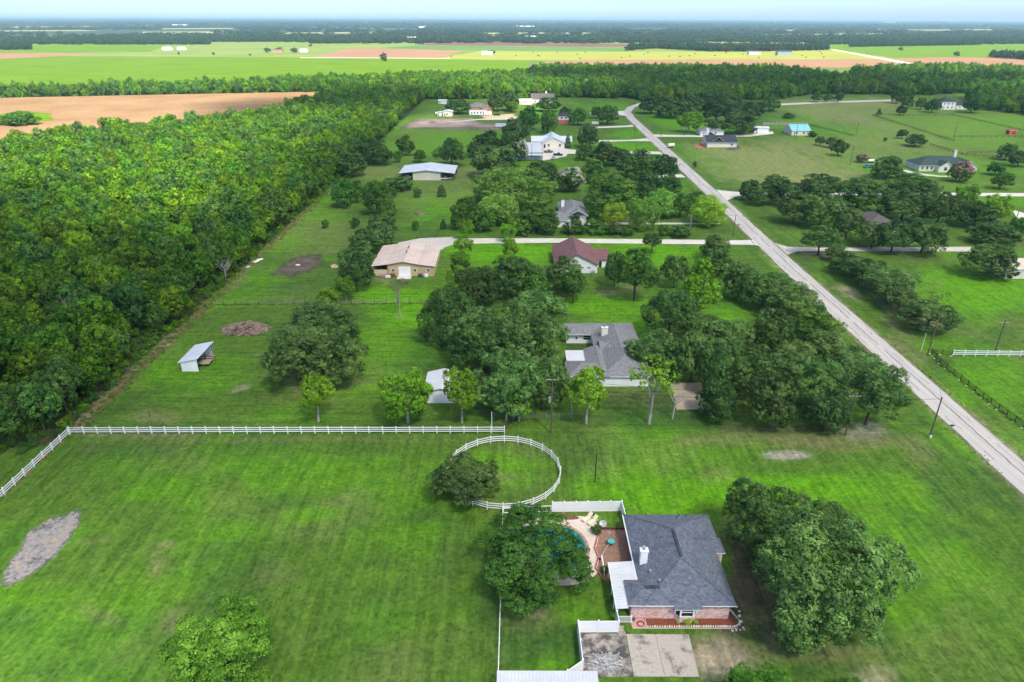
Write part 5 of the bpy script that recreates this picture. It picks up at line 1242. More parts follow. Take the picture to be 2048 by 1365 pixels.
# --- white shop and metal roofed house
WS = thing('metal_shop', 'long white metal shop with flat pale roof behind the grey-green oak', 'shop', (7.5, 385, 0))
walls(WS, 'gx', -.6, 15.6, 370.5, 402, 3.9, .05, WMETAL); roof(WS, 'gx', -.6, 15.6, 370.5, 402, 3.9, .05, WMETAL, WMETAL, oh=.4)
MB().box(-1.0, 16.0, 366.8, 370.3, 2.9, 3.0).build('awning', GALV, WS); door(WS, 'S', 9.5, 370.5, 3.2, 3, WHITE, panels=5, name='roller_door'); window(WS, 'S', 3.5, 370.5, 1.2, 1.2, 1)
for x in (-.8, 5, 10.5, 15.8): post(WS, x, 367, 0, 2.9, .14, STEEL)
WHm = thing('metal_roof_house', 'cream house with bright metal gable roof behind the white shop', 'house', (23, 417, 0))
walls(WHm, 'gy', 17.0, 30.2, 407, 427, 3.0, .48, CREAM); roof(WHm, 'gy', 17.0, 30.2, 407, 427, 3.0, .48, GALV, WPAINT, oh=.6); walls(WHm, 'gx', 11.5, 35, 413.5, 424, 2.9, .40, CREAM, 'wing_wall'); roof(WHm, 'gx', 11.5, 34.6, 413.5, 424, 2.9, .40, GALV, WPAINT, oh=.6)
window(WHm, 'S', 21, 407, .8, 1.0, 1.6); window(WHm, 'S', 27.5, 407, .8, 1.2, 1.6); door(WHm, 'S', 18.6, 407, 1, 2.2, DARKIN)
# --- the far yard
def cottage(name, label, x0, x1, y0, y1, h, kind, pitch, wm, rm, wins=2, cat='house', chim=None, dr=True, oh=.4, wins_z=1.0):
    t = thing(name, label, cat, ((x0 + x1) / 2, (y0 + y1) / 2, 0))
    walls(t, kind, x0, x1, y0, y1, h, pitch, wm); roof(t, kind, x0, x1, y0, y1, h, pitch, rm, WPAINT, oh=oh)
    for i in range(wins): window(t, 'S', x0 + (x1 - x0) * (i + .7) / (wins + .6), y0, wins_z, 1.2, 1.2)
    if dr: door(t, 'S', x0 + (x1 - x0) * .12 + .4, y0, 1.0, 2.1, GREYWOOD)
    if chim: chimney(t, *chim)
    return t
cottage('cottage', 'small house with blue-grey roof left of the orange gabled one', -36, -22.5, 588, 600, 3.0, 'hip', .4, ORANGE, GREYROOF)
cottage('cottage', 'orange tan gabled house in the far yard', -25, -16.5, 578, 590, 3.2, 'gy', .45, ORANGE, GREYROOF)
cottage('farm_shed', 'small shed with pale blue roof beside the dirt yard', -53.4, -46.4, 548, 556, 3.4, 'gy', .25, CREAM, GALV, 1, 'shed')
cottage('farm_shed', 'tiny white shed left of the pale blue roofed one', -58, -54, 550, 554, 2.6, 'gy', .3, WPAINT, WMETAL, 0, 'shed')
cottage('run_in_shed', 'small white shed at the edge of the wood behind the dirt yard', -65.3, -58.4, 632, 640, 2.6, 'gx', .2, WPAINT, WMETAL, 0, 'shed')
tr = cottage('white_trailer_home', 'long white trailer home in front of the orange house', -33.8, -20.4, 558, 562, 3.0, 'gx', .12, WPAINT, WMETAL, 5, 'trailer', oh=.15)
cottage('long_shed', 'long low pale shed left of the far white house', 6, 17, 630, 642, 3.2, 'gx', .15, CREAM, WMETAL, 1, 'shed')
cottage('far_white_house', 'white house with pinkish grey gabled roof below the far wood', 16.5, 37, 640, 655, 3.4, 'gx', .55, WPAINT, BROWNROOF, 3, chim=(30, 648, 5, 9.2, 1.3, 1, WPAINT))
t = cottage('red_barn_house', 'two tone house with red lower wall and navy roof', 32.8, 40.6, 509, 518, 5.2, 'hip', .55, CREAM, DARKROOF, 2, wins_z=3.4)
MB().box(32.7, 40.7, 508.9, 509, 0, 2.7).box(32.68, 32.78, 509, 518, 0, 2.7).build('lower_wall', REDBRICK, t)
# --- right of the road
DHs = thing('new_house', 'small cream house with charcoal roof and red clay beside it', 'house', (123, 418, 0))
walls(DHs, 'gx', 114.3, 131.6, 411.6, 424, 2.8, .5, CREAM); roof(DHs, 'gx', 114.3, 131.6, 411.6, 424, 2.8, .5, DARKROOF, WPAINT, oh=.5); walls(DHs, 'gy', 117, 125, 418, 432, 2.8, .6, CREAM, 'wing_wall'); roof(DHs, 'gy', 117, 125, 413, 432, 2.75, .7, DARKROOF, WPAINT, oh=.4)
chimney(DHs, 118.5, 430, 3, 8.0, 1.6, 1.2, WPAINT); window(DHs, 'S', 128.7, 411.6, 1, 1.2, 1.2); door(DHs, 'W', 416, 114.3, 1, 2.1, DARKIN)
cottage('turquoise_barn', 'cream barn with turquoise metal roof right of the white shed', 181, 193, 458, 472, 3.0, 'gx', .42, CREAM, TURQ, 2, 'barn')
cottage('white_shed', 'long white shed between the charcoal roof and the turquoise barn', 159.8, 169.4, 467.5, 473, 3.2, 'gx', .25, WPAINT, WMETAL, 0, 'shed')
GH = thing('green_roof_house', 'large cream house with dark green hipped roof at the right', 'house', (214, 349, 0))
MB().box(202, 227.5, 343.5, 357, -.1, 2.8).box(210, 216, 340.6, 344, -.1, 2.78).box(221, 229, 341, 350, -.1, 2.79).build('wall', CREAM, GH)
roof(GH, 'hip', 202, 227.5, 343.5, 357, 2.8, .5, GREENROOF, oh=.5); roof(GH, 'gy', 210.5, 216.5, 340.6, 350, 2.82, .7, GREENROOF, oh=.4); roof(GH, 'gy', 221, 229, 341, 352, 2.84, .6, GREENROOF, oh=.4)
for x0, x1 in ((210.5, 216.5), (221, 229)):
    y_ = 340.6 if x0 < 215 else 341; k_ = .7 if x0 < 215 else .6
    MB().quad((x0, y_ - .01, 2.8), (x1, y_ - .01, 2.8), ((x0 + x1) / 2, y_ - .01, 2.8 + k_ * (x1 - x0) / 2)).build('gable', CREAM, GH)
chimney(GH, 224.5, 354, 4, 8.2, 1.3, 1.1, CREAM)
for x in (203.6, 206, 208.2): window(GH, 'S', x, 343.5, .8, 1.0, 1.5)
for x in (213.4,): window(GH, 'S', x, 340.6, .8, 1.6, 1.7)
for x in (223, 226.5): window(GH, 'S', x, 341, .8, 1.1, 1.6)
door(GH, 'S', 218.5, 343.5, 1.1, 2.2, GREYWOOD)
sheet('garden_path', [(1812, 340), (1830, 346), (1880, 352), (1912, 352), (1912, 354), (1878, 354), (1826, 349), (1806, 342)], CONC, .018)
t = cottage('white_two_storey_house', 'white two storey house with dark roof in the far right', 359, 370.5, 601, 614, 6.2, 'hip', .5, WPAINT, DARKROOF, 3, wins_z=4.0)
for x in (361, 364.5, 368): window(t, 'S', x, 601, 1.0, 1.2, 1.6)
cottage('garage', 'white garage with dark hipped roof right of the two storey house', 371.5, 383, 604, 613, 3.2, 'hip', .5, WPAINT, DARKROOF, 1, 'garage')
cottage('red_shed', 'tiny red shed alone in the far right paddock', 325.8, 330.2, 463.5, 467, 2.6, 'gx', .2, REDPAINT, REDPAINT, 0, 'shed', dr=True)
cottage('brown_roof_house', 'low brown roofed house hidden among the right grove oaks', 126.5, 136, 236, 250, 2.7, 'hip', .45, CREAM, BROWNROOF, 2)
cottage('hidden_grey_house', 'grey roofed house behind the small pale oak near the far cluster', 121, 136, 455, 466, 2.8, 'hip', .45, CREAM, GREYROOF, 2)
cottage('tan_building', 'tan walled building cut by the right edge beside the round oak', 143, 156, 187.5, 197, 3.0, 'gx', .3, CREAM, TANROOF, 2)
# farm buildings out in the fields
def farm(name, label, x, y, w, d, h, wm, rm, cat='farm building', pitch=.3):
    p = P(x, y); cottage(name, label, p.x - w / 2, p.x + w / 2, p.y, p.y + d, h, 'gx', pitch, wm, rm, 3, cat, dr=True)
FB = [(333, 101, 20, 12, 5, WPAINT, WMETAL, 'white farm shed in the pale field, left of a pair'), (362, 100.5, 18, 12, 4.5, WPAINT, WMETAL, 'white farm shed in the pale field, right of a pair'),
      (306, 83.5, 30, 18, 7, WPAINT, WMETAL, 'white roofed building at the far left tree row'), (555, 105, 22, 12, 4.5, ORANGE, BROWNROOF, 'brown farmhouse in the pale field between trees'), (607, 105, 16, 10, 5, WPAINT, WMETAL, 'small white shed right of the brown farmhouse'),
      (974, 110.5, 22, 14, 5, WPAINT, WMETAL, 'white shed with a tree in the yellow hay field'), (1509, 110, 24, 14, 6, CREAM, DARKROOF, 'dark roofed farmhouse in the hay field, left'), (1569, 111.5, 30, 14, 7, M('blue_grey_wall', (.22, .28, .32), .7), DARKROOF, 'larger blue-grey farmhouse in the hay field, right'),
      (1388, 97, 30, 14, 6, WPAINT, WMETAL, 'white roofed building left of the hay field wood'), (1818, 90.5, 34, 14, 5, WPAINT, TANROOF, 'reddish roofed shed at the far right field'), (640, 84.5, 30, 16, 7, WPAINT, GREYROOF, 'white farmhouse among trees left of the far hedge'), (690, 84.5, 24, 14, 6, ORANGE, WMETAL, 'tan farmhouse among trees, right of the white one'), (820, 81.5, 40, 18, 9, CREAM, WMETAL, 'cream farmhouse beyond the dark ploughed field'), (390, 79, 40, 20, 8, ORANGE, TANROOF, 'orange roofed farm far left of the horizon'), (345, 74.5, 40, 20, 8, WPAINT, WMETAL, 'white farm roof below the far left woods'), (455, 74, 40, 20, 8, WPAINT, WMETAL, 'white farm roof right of the far left one'), (1065, 79.5, 50, 20, 9, WPAINT, WMETAL, 'white building line before the horizon woods'), (1960, 86, 44, 16, 8, WPAINT, TANROOF, 'pale shed at the right end of the far woods'), (255, 55.5, 90, 30, 12, WPAINT, WMETAL, 'first long white roof near the left horizon'), (300, 56, 60, 30, 12, WPAINT, WMETAL, 'second white roof near the left horizon'), (360, 55, 130, 40, 14, WPAINT, GALV, 'longest pale roof near the left horizon'), (845, 58, 50, 30, 12, WPAINT, WMETAL, 'small white roof near the middle horizon'), (1050, 58, 140, 40, 14, WPAINT, GALV, 'long pale roof near the middle horizon'), (1780, 49, 160, 60, 26, GALV, GALV, 'tall grey block on the right horizon')]
for x, y, w, d, h, wm, rm, lab in FB: farm('farm_building', lab, x, y, w, d, h, wm, rm)

# ------------------------------------------------------------------ fences
def unit_box(name, sx, sy, z0, z1, mat, capz=0.0):
    mb = MB().box(-sx / 2, sx / 2, -sy / 2, sy / 2, z0, z1)
    if capz: mb.prism([(-sx * .65, -sy * .65), (sx * .65, -sy * .65), (sx * .65, sy * .65), (-sx * .65, sy * .65)], z1, z1 + capz)
    return mb.mesh(name, mat)
def place(name, me_, parent, loc, rz=0.0, sc=(1, 1, 1)):
    o = link(name, me_, parent); o.location = Vector(loc) - ORG.get(parent.name, Vector()); o.rotation_euler = (0, 0, rz); o.scale = sc; return o
def along(pts, sp, closed=False):
    out = []; pts = [Vector((p[0], p[1], 0)) for p in pts]
    if closed: pts = pts + pts[:1]
    for a, b in zip(pts[:-1], pts[1:]):
        n = max(1, round((b - a).length / sp)); out += [a.lerp(b, i / n) for i in range(n)]
    if not closed: out.append(pts[-1])
    return out
def rail_fence(name, label, posts, post_me, rail_me, zs, closed=False, cat='fence', group=None, joined=False):
    c = posts[len(posts) // 2]
    t = thing(name, label, cat, (c.x, c.y, 0), 0, group)
    segs = list(zip(posts[:-1], posts[1:])) + ([(posts[-1], posts[0])] if closed else [])
    for p in posts: place('post', post_me, t, (p.x + R.uniform(-.02, .02), p.y, 0), R.uniform(-.05, .05))
    for a, b in segs:
        d = b - a
        for z in zs: place('rail', rail_me, t, (a.x, a.y, z + R.uniform(-.015, .015)), math.atan2(d.y, d.x), (d.length, 1, 1))
    return t
WPOST = unit_box('post', .14, .14, -.1, 1.48, WHITE, .05)
def rail_mesh(h, w, mat):
    return MB().box(0, 1, -w / 2, w / 2, -h / 2, h / 2).mesh('rail', mat)
WRAIL = rail_mesh(.15, .05, WHITE)
rail_fence('rail_fence', 'white three rail fence along the far side of the big left paddock', along([(-79.7, 104.2), (-1.3, 104.8)], 2.44), WPOST, WRAIL, (.45, .87, 1.29))
rail_fence('rail_fence', 'white three rail fence running down the left side of the paddock', along([(-79.7, 103.9), (-79.7, 62)], 2.44), WPOST, WRAIL, (.45, .87, 1.29))
ring = [Vector((-1.3 + 9.35 * math.sin(2 * math.pi * i / 24), 92.55 + 9.35 * math.cos(2 * math.pi * i / 24), 0)) for i in range(24)]
rail_fence('round_pen', 'round pen of white three rail fencing with a dark oak beside it', ring, WPOST, WRAIL, (.45, .87, 1.29), True)
rail_fence('rail_fence', 'white three rail fence right of the road near the right edge', along([(98.6, 136.9), (136, 136.2)], 2.44), WPOST, WRAIL, (.45, .87, 1.29))
BPOST = unit_box('post', .09, .09, -.05, 1.35, BLACKM, .03); BRAIL = rail_mesh(.05, .035, BLACKM)
PICK = MB()
for i in range(1, 16): PICK.box(i / 16 - .006, i / 16 + .006, -.012, .012, -.02, 1.15)
PICKM = PICK.mesh('picket_panel', BLACKM)
FOOTM = MB().prism([(.25 * math.cos(a), .25 * math.sin(a)) for a in [k * math.pi / 4 for k in range(8)]], -.02, .08).mesh('footing', CONC)
bp = along([(98.5, 136.9), (94.4, 138.0), (93.6, 133), (93.6, 118), (94.3, 107), (94.6, 92)], 2.4)
bf = rail_fence('iron_fence', 'black iron picket fence beside the road at the right', bp, BPOST, BRAIL, (.15, 1.25))
for a, b in zip(bp[:-1], bp[1:]):
    d = b - a; place('picket_panel', PICKM, bf, (a.x, a.y, .12), math.atan2(d.y, d.x), (d.length, 1, 1)); place('footing', FOOTM, bf, (a.x - .25, a.y, 0))
DPOST = unit_box('post', .13, .13, -.1, 1.35, POLEWOOD); WIREM = MB().tube([(0, 0, 0), (1, 0, 0)], .012, 4).mesh('wire', STEEL)
rail_fence('wire_fence', 'post and wire fence crossing the lawn in front of the tan barn', along([(-78.5, 165.6), (-18, 167)], 3.1), DPOST, WIREM, (.35, .7, 1.05, 1.25))
GPOST = unit_box('post', .08, .08, -.05, 1.3, STEEL); GR = rail_mesh(.05, .05, STEEL)
rail_fence('mesh_fence', 'low grey mesh fence below the grove, beside the transformer pole', along([(-3.3, 110), (11.4, 109.8), (11.6, 117)], 2.6), GPOST, WIREM, (.1, .3, .5, .7, .9, 1.1, 1.24))
rail_fence('mesh_fence', 'grey mesh fence along the concrete drive in front of the bushes', along([(-.5, 231), (14.8, 231)], 2.6), GPOST, WIREM, (.1, .4, .7, 1.0, 1.24))
TPOST = unit_box('post', .09, .09, -.05, 1.2, WHITE, .03); TRAIL = rail_mesh(.09, .09, WHITE)
rail_fence('yard_fence', 'thin white topped wire fence running left of the pool oak', along([(-1.3, 82.8), (-1.35, 67), (-1.45, 53)], 2.6), TPOST, TRAIL, (1.2,))
rail_fence('yard_fence', 'thin white topped wire fence between round pen and privacy fence', along([(-1.2, 82.6), (6.0, 83.0)], 2.4), TPOST, TRAIL, (.15, 1.15))
# dark paddock fences far right: posts and rails too small to pick apart
def far_fence(label, pts, sp=4.0, h=1.3, solid=False):
    ps = along(pts, sp); c = ps[len(ps) // 2]; t = thing('paddock_fence', label, 'fence', (c.x, c.y, 0), 0, 'dark paddock fences at the far right')
    mb = MB(); mr = MB()
    for p in ps: mb.box(p.x - .1, p.x + .1, p.y - .1, p.y + .1, -.05, h)
    for a, b in zip(ps[:-1], ps[1:]):
        for z in ([.5 * h] if solid else [.4, .8, 1.2]):
            k = h * .48 if solid else .06
            d = (b - a).normalized(); n = Vector((-d.y, d.x, 0)) * .04
            mr.prism([(a.x - n.x, a.y - n.y), (b.x - n.x, b.y - n.y), (b.x + n.x, b.y + n.y), (a.x + n.x, a.y + n.y)], z - k, z + k)
    mb.build('posts', POLEWOOD, t)['kind'] = 'stuff'; mr.build('rails', GREYWOOD if solid else POLEWOOD, t)['kind'] = 'stuff'
far_fence('tall grey board fence above the turquoise roofed barn', [(177.7, 505), (210.6, 505.5)], 3, 2.0, True)
far_fence('dark paddock fence slanting down from the board fence', [(210.8, 504), (219.5, 454.5)])
far_fence('dark paddock fence below the small corner tree', [(282, 560), (273, 435)])
far_fence('dark paddock fence in front of the two storey house', [(284.4, 562), (346.6, 561.4)])
far_fence('dark paddock fence running from two storey house toward the red shed', [(347, 566), (346.5, 476)])
far_fence('dark paddock fence below the red shed', [(283, 452), (350, 452.8)])
far_fence('dark paddock fence behind the green roofed house', [(250.5, 421), (251, 386), (275, 378)])
far_fence('paddock fence right of the green roof chimney', [(256, 393), (285, 396)])
far_fence('low dark fence along the dirt yard front', [(-76, 480), (-4, 483)])
# white privacy fence round the pool yard
PPAN = MB().box(0, 1, -.03, .03, .05, 1.75).box(0, 1, -.05, .05, 1.75, 1.88).box(0, 1, -.05, .05, .05, .2).mesh('fence_panel', WHITE)
PPOST = unit_box('post', .15, .15, -.1, 1.98, WHITE, .06)
def privacy(label, pts, sp=2.4):
    ps = along(pts, sp); c = ps[len(ps) // 2]; t = thing('privacy_fence', label, 'fence', (c.x, c.y, 0))
    for p in ps: place('post', PPOST, t, (p.x, p.y, 0))
    for a, b in zip(ps[:-1], ps[1:]):
        d = b - a; u = d.normalized() * .076; place('fence_panel', PPAN, t, (a.x + u.x, a.y + u.y, 0), math.atan2(d.y, d.x), (d.length - .152, 1, 1))
    return t
privacy('white privacy fence along the back of the pool yard', [(6.2, 83.0), (13.4, 83.15), (16.75, 83.25), (16.85, 79.4)], 1.85)
privacy('white privacy fence around the concrete slab with the log pile', [(13.1, 62.0), (13.1, 60.45), (8.15, 60.4), (8.2, 54.85), (6.35, 53.45)], 2.5)
PG = thing('picket_gate', 'white picket gate between privacy fence and brick wall', 'gate', (14.1, 61.85, 0))
for i in range(14): MB().box(13.22 + i * .125, 13.27 + i * .125, 61.82, 61.86, .08, 1.2).build('picket', WHITE, PG)
MB().box(13.18, 14.98, 61.865, 61.91, .2, .3).build('rail', WHITE, PG); MB().box(13.18, 14.98, 61.865, 61.91, 1.05, 1.15).build('rail', WHITE, PG)
post(PG, 14.95, 61.95, 0, 1.3, .1)

# ------------------------------------------------------------------ slabs, patio, pool
def slab_mat(name, c, dark, thr, sc=.55):
    m, nt, b, out = nodes_of(name)
    tc = nd(nt, 'ShaderNodeTexCoord')
    n = nd(nt, 'ShaderNodeTexNoise', Scale=sc, Detail=8.0, Roughness=0.65); nt.links.new(tc.outputs['Object'], n.inputs['Vector'])
    f = nd(nt, 'ShaderNodeTexNoise', Scale=5.0, Detail=8.0, Roughness=0.7); nt.links.new(tc.outputs['Object'], f.inputs['Vector'])
    o = mixc(nt, ramp(nt, n.outputs[0], [(thr, (0, 0, 0)), (thr + .16, (1, 1, 1))]), c, dark)
    o = mixc(nt, 1.0, o, ramp(nt, f.outputs[0], [(.3, (.8,) * 3), (.7, (1.2,) * 3)]), 'MULTIPLY')
    nt.links.new(o, b.inputs['Base Color']); b.inputs['Roughness'].default_value = .9; b.inputs['Specular IOR Level'].default_value = .2
    return m
SLABA = slab_mat('stained_concrete', (.38, .335, .295), (.085, .078, .08), .40); SLABB = slab_mat('weathered_concrete', (.41, .365, .325), (.11, .10, .10), .52)
SL = tag(MB().prism([(8.3, 54.15), (13.98, 54.15), (13.98, 60.2), (8.3, 60.2)], -.1, .06).build('concrete_slab', SLABA), kind='structure')
tag(MB().box(13.2, 13.98, 60.22, 61.4, -.1, .055).build('concrete_slab', SLABA), kind='structure')
tag(MB().prism([(14.06, 54.2), (17.6, 54.2), (17.6, 60.15), (14.06, 60.15)], -.1, .062).build('concrete_slab', SLABB), kind='structure')
tag(MB().prism([(17.64, 54.2), (21.5, 54.2), (21.7, 60.1), (17.64, 60.15)], -.1, .06).build('concrete_slab', SLABB), kind='structure')
def ell(cx, cy_, rx, ry, n=48, rot=0, k=2.0):
    out = []
    for i in range(n):
        a = 2 * math.pi * i / n; c, s = math.cos(a), math.sin(a)
        x = rx * math.copysign(abs(c) ** (2 / k), c); y = ry * math.copysign(abs(s) ** (2 / k), s)
        out.append((cx + x * math.cos(rot) - y * math.sin(rot), cy_ + x * math.sin(rot) + y * math.cos(rot)))
    return out
DECK = M('pale_pink_pool_deck', (.60, .50, .44), .85, .08, .8); COPE = brick_mat('brick_coping', (.36, .17, .12), (.46, .26, .2), (.4, .3, .25), .25, .25)
PAVE = brick_mat('brown_brick_pavers', (.24, .125, .085), (.36, .22, .16), (.22, .15, .11), .22, .11, .1)
# pavers need flat coordinates: swap the height for y
for lk in list(PAVE.node_tree.links):
    if lk.to_node.type == 'COMBXYZ':
        PAVE.node_tree.links.remove(lk)
_sx = [n for n in PAVE.node_tree.nodes if n.type == 'SEPXYZ'][0]; _cb = [n for n in PAVE.node_tree.nodes if n.type == 'COMBXYZ'][0]
PAVE.node_tree.links.new(_sx.outputs[0], _cb.inputs[0]); PAVE.node_tree.links.new(_sx.outputs[1], _cb.inputs[1])
POOL_C = (6.4, 75.2)
tag(MB().quad(*[(x, y, .035) for x, y in ell(6.6, 75.0, 6.3, 7.0, 60, 0, 2.3)]).build('pool_deck', DECK), kind='structure')
tag(MB().quad(*[(x, y, .043) for x, y in ell(10.4, 79.9, 2.55, 2.1, 40, -.3)]).build('pool_deck', DECK), kind='structure')
tag(MB().quad((12.4, 69.0, .051), (16.95, 69.0, .051), (16.95, 79.0, .051), (13.2, 79.0, .051), (12.75, 77.6, .051), (12.0, 75.2, .051), (12.3, 73.2, .051), (11.7, 71.2, .051)).build('brick_patio', PAVE), kind='structure')
tag(MB().quad(*[(x, y, .047) for x, y in ell(8.2, 81.8, 2.0, .6, 30, -.1)]).build('flower_bed', M('brown_mulch', (.16, .075, .05), .95, .4, 5)), kind='structure')
PL = thing('swimming_pool', 'free form swimming pool with teal water under the large oak', 'swimming pool', (6.4, 75.2, 0))
out_, inn = ell(6.3, 75.3, 4.75, 4.9, 56, .2, 2.2), ell(6.3, 75.3, 4.35, 4.5, 56, .2, 2.2)
mb = MB()
for i in range(56):
    j = (i + 1) % 56
    mb.quad((*out_[i], .10), (*out_[j], .10), (*inn[j], .10), (*inn[i], .10)); mb.quad((*inn[i], .10), (*inn[j], .10), (*inn[j], -.01), (*inn[i], -.01)); mb.quad((*out_[j], .10), (*out_[i], .10), (*out_[i], 0), (*out_[j], 0))
mb.build('coping', COPE, PL)
WATER, nt, b_, o_ = nodes_of('teal_pool_water')
tc = nd(nt, 'ShaderNodeTexCoord'); n_ = nd(nt, 'ShaderNodeTexNoise', Scale=1.2, Detail=3.0); nt.links.new(tc.outputs['Object'], n_.inputs['Vector'])
nt.links.new(ramp(nt, n_.outputs[0], [(.35, (.015, .16, .17)), (.65, (.03, .27, .27))]), b_.inputs['Base Color']); b_.inputs['Roughness'].default_value = .06; b_.inputs['Specular IOR Level'].default_value = .5
bn = nd(nt, 'ShaderNodeBump', Strength=.15, Distance=.03); n2_ = nd(nt, 'ShaderNodeTexNoise', Scale=6.0); nt.links.new(tc.outputs['Object'], n2_.inputs['Vector']); nt.links.new(n2_.outputs[0], bn.inputs['Height']); nt.links.new(bn.outputs[0], b_.inputs['Normal'])
MB().quad(*[(x, y, .055) for x, y in inn]).build('water', WATER, PL)
def lounger(x, y, rz, label):
    t = thing('sun_lounger', label, 'sun lounger', (x, y, .05), rz, 'cream loungers on the pool deck'); CL = M('cream_lounger_fabric', (.72, .64, .44), .7, .06)
    def part(nm, mb, m): o = link(nm, mb.mesh(nm, m), t); return o
    for i in range(6): part('seat_slat', MB().box(-1.0 + i * .22, -.8 + i * .22, -.31, .31, .30, .35), CL)
    part('backrest', MB().prism([(.34, -.31), (.95, -.31), (.95, .31), (.34, .31)], [.32, .80, .80, .32], [.37, .86, .86, .37]), CL)
    part('frame', MB().box(-1.0, .9, -.34, -.312, .22, .30).box(-1.0, .9, .312, .34, .22, .30), WHITE)
    for sx in (-.9, .8):
        for sy in (-.32, .32): part('leg', MB().box(sx - .03, sx + .03, sy - .03, sy + .03, 0, .22), WHITE)
    return t
lounger(11.4, 81.3, .75, 'cream sun lounger on the pool deck, nearer the privacy fence'); lounger(12.1, 80.6, .75, 'cream sun lounger on the pool deck, nearer the satellite dish')
SD_ = thing('satellite_dish', 'round white satellite dish on a short pole beside the patio edge', 'satellite dish', (13.5, 79.5, 0))
MB().tube([(13.5, 79.5, 0), (13.5, 79.5, .7)], .04, 6).build('pole', STEEL, SD_)
mb = MB(); cc = [(13.5 + .55 * math.cos(a), 79.45 + .4 * math.sin(a), .8 + .35 * math.sin(a)) for a in [k * .5236 for k in range(12)]]; cm_ = (13.5, 79.55, .72)
for i in range(12): mb.quad(cc[i], cc[(i + 1) % 12], cm_)
mb.build('dish', STEEL, SD_); MB().tube([(13.5, 79.5, .6), (13.5, 79.0, 1.0)], .025, 5).build('feed_arm', STEEL, SD_)
TB_ = thing('round_table', 'round table with teal top on the brown brick patio', 'table', (14.25, 75.8, .05))
MB().tube([(14.25, 75.8, .05), (14.25, 75.8, .12)], .3, 12).tube([(14.25, 75.8, .12), (14.25, 75.8, .7)], .05, 8).build('pedestal', STEEL, TB_)
MB().tube([(14.25, 75.8, .7), (14.25, 75.8, .74)], .62, 24).build('rim', M('dark_teal_rim', (.03, .12, .13), .4), TB_); MB().tube([(14.25, 75.8, .742), (14.25, 75.8, .75)], .52, 24).build('top', M('teal_glass_top', (.10, .42, .38), .15, .1), TB_)
TB2 = thing('drain_cover', 'grey round cover set in the patio near its back edge', 'cover', (14.3, 78.4, .05)); MB().tube([(14.3, 78.4, .052), (14.3, 78.4, .09)], .32, 14).build('lid', STEEL, TB2); MB().tube([(14.3, 78.4, .09), (14.3, 78.4, .11)], .06, 8).build('knob', BLACKM, TB2)
UP_ = thing('leaning_pole', 'thin grey pole leaning from patio edge over the bricks', 'pole', (12.3, 72.9, 0)); MB().tube([(12.3, 72.9, .1), (13.7, 74.8, 1.1)], .028, 6).build('shaft', STEEL, UP_); MB().tube([(12.3, 72.9, .0), (12.3, 72.9, .16)], .18, 8).build('base', BLACKM, UP_)
PRL = thing('patio_rail', 'white handrail left of the patio cover', 'rail', (12.5, 71.2, 0)); MB().box(12.45, 12.58, 69.8, 72.8, .85, .97).build('rail', WHITE, PRL)
for y in (69.9, 71.3, 72.7): post(PRL, 12.52, y, 0, .85, .1)
# brick edging of patio and bed, one brick at a time
EB = thing('brick_edging', 'dark red brick edging between patio and pool deck', 'edging', (12.5, 76, 0)); EBM = MB().box(-.11, .11, -.06, .06, 0, .22).mesh('brick', REDBRICK); EDM = MB().box(-.12, .12, -.1, .1, 0, .34).mesh('brick', M('dark_red_brick_block', (.16, .05, .04), .85, .25, 4))
cur = [(12.4, 69.2), (11.65, 71.2), (12.25, 73.2), (11.95, 75.2), (12.7, 77.6), (13.15, 79.0)]
for i, p in enumerate(along(cur, .26)): place('brick', EBM, EB, (p.x - .14, p.y, .03), R.uniform(1.2, 1.9))
EB2 = thing('brick_edging', 'low dark brick wall along the back edge of the patio', 'edging', (15, 79.1, 0))
for i, p in enumerate(along([(13.3, 79.1), (16.8, 79.1)], .26)): place('brick', EDM, EB2, (p.x, p.y, .03), R.uniform(-.05, .05))
# front bed of the house
MULCH = M('red_brown_mulch', (.20, .06, .035), .95, .45, 6, bump=.5)
tag(MB().quad((16.9, 61.3, .03), (28.1, 61.45, .03), (28.35, 61.9, .03), (28.2, 62.9, .03), (27.3, 63.4, .03), (27.3, 62.58, .03), (16.9, 62.58, .03)).build('flower_bed', MULCH), kind='structure')
tag(MB().quad((14.95, 61.15, .034), (16.85, 61.15, .034), (16.85, 62.6, .034), (14.95, 62.6, .034)).build('pink_slab', M('pink_concrete', (.52, .30, .27), .9, .15, 2)), kind='structure')
tag(MB().box(15, 28.0, 61.0, 61.13, -.05, .06).build('kerb', M('pinkish_kerb', (.50, .38, .34), .9, .1, 2)), kind='structure')
SE = thing('stone_edging', 'white stone edging along the front flower bed of the brick house', 'edging', (22, 61.3, 0)); STM = MB().prism([(.11 * math.cos(a) * 1.2, .10 * math.sin(a)) for a in [k * 1.047 for k in range(6)]], 0, .16).mesh('stone', M('white_stone', (.66, .62, .58), .85, .12, 3))
for p in along([(16.9, 61.25), (27.7, 61.3), (28.3, 61.6), (28.5, 62.1), (28.2, 63.0), (27.9, 63.8)], .3): place('stone', STM, SE, (p.x, p.y, .02), R.uniform(0, 3), (R.uniform(.8, 1.2),) * 3)
SSM = MB().prism([(.16 * math.cos(a) * 1.3, .16 * math.sin(a)) for a in [k * 1.047 for k in range(6)]], 0, .08).mesh('stone', M('pale_stepping_stone', (.55, .52, .47), .9, .15, 3))
S2 = thing('stepping_stones', 'loose pale stones in a line along the shaded right side of the house', 'stones', (28.6, 68, 0))
for p in along([(28.6, 61.2), (28.9, 63), (28.6, 66), (28.3, 70), (28.6, 73)], .75): place('stone', SSM, S2, (p.x + R.uniform(-.15, .15), p.y, .02), R.uniform(0, 3), (R.uniform(.7, 1.2),) * 3)
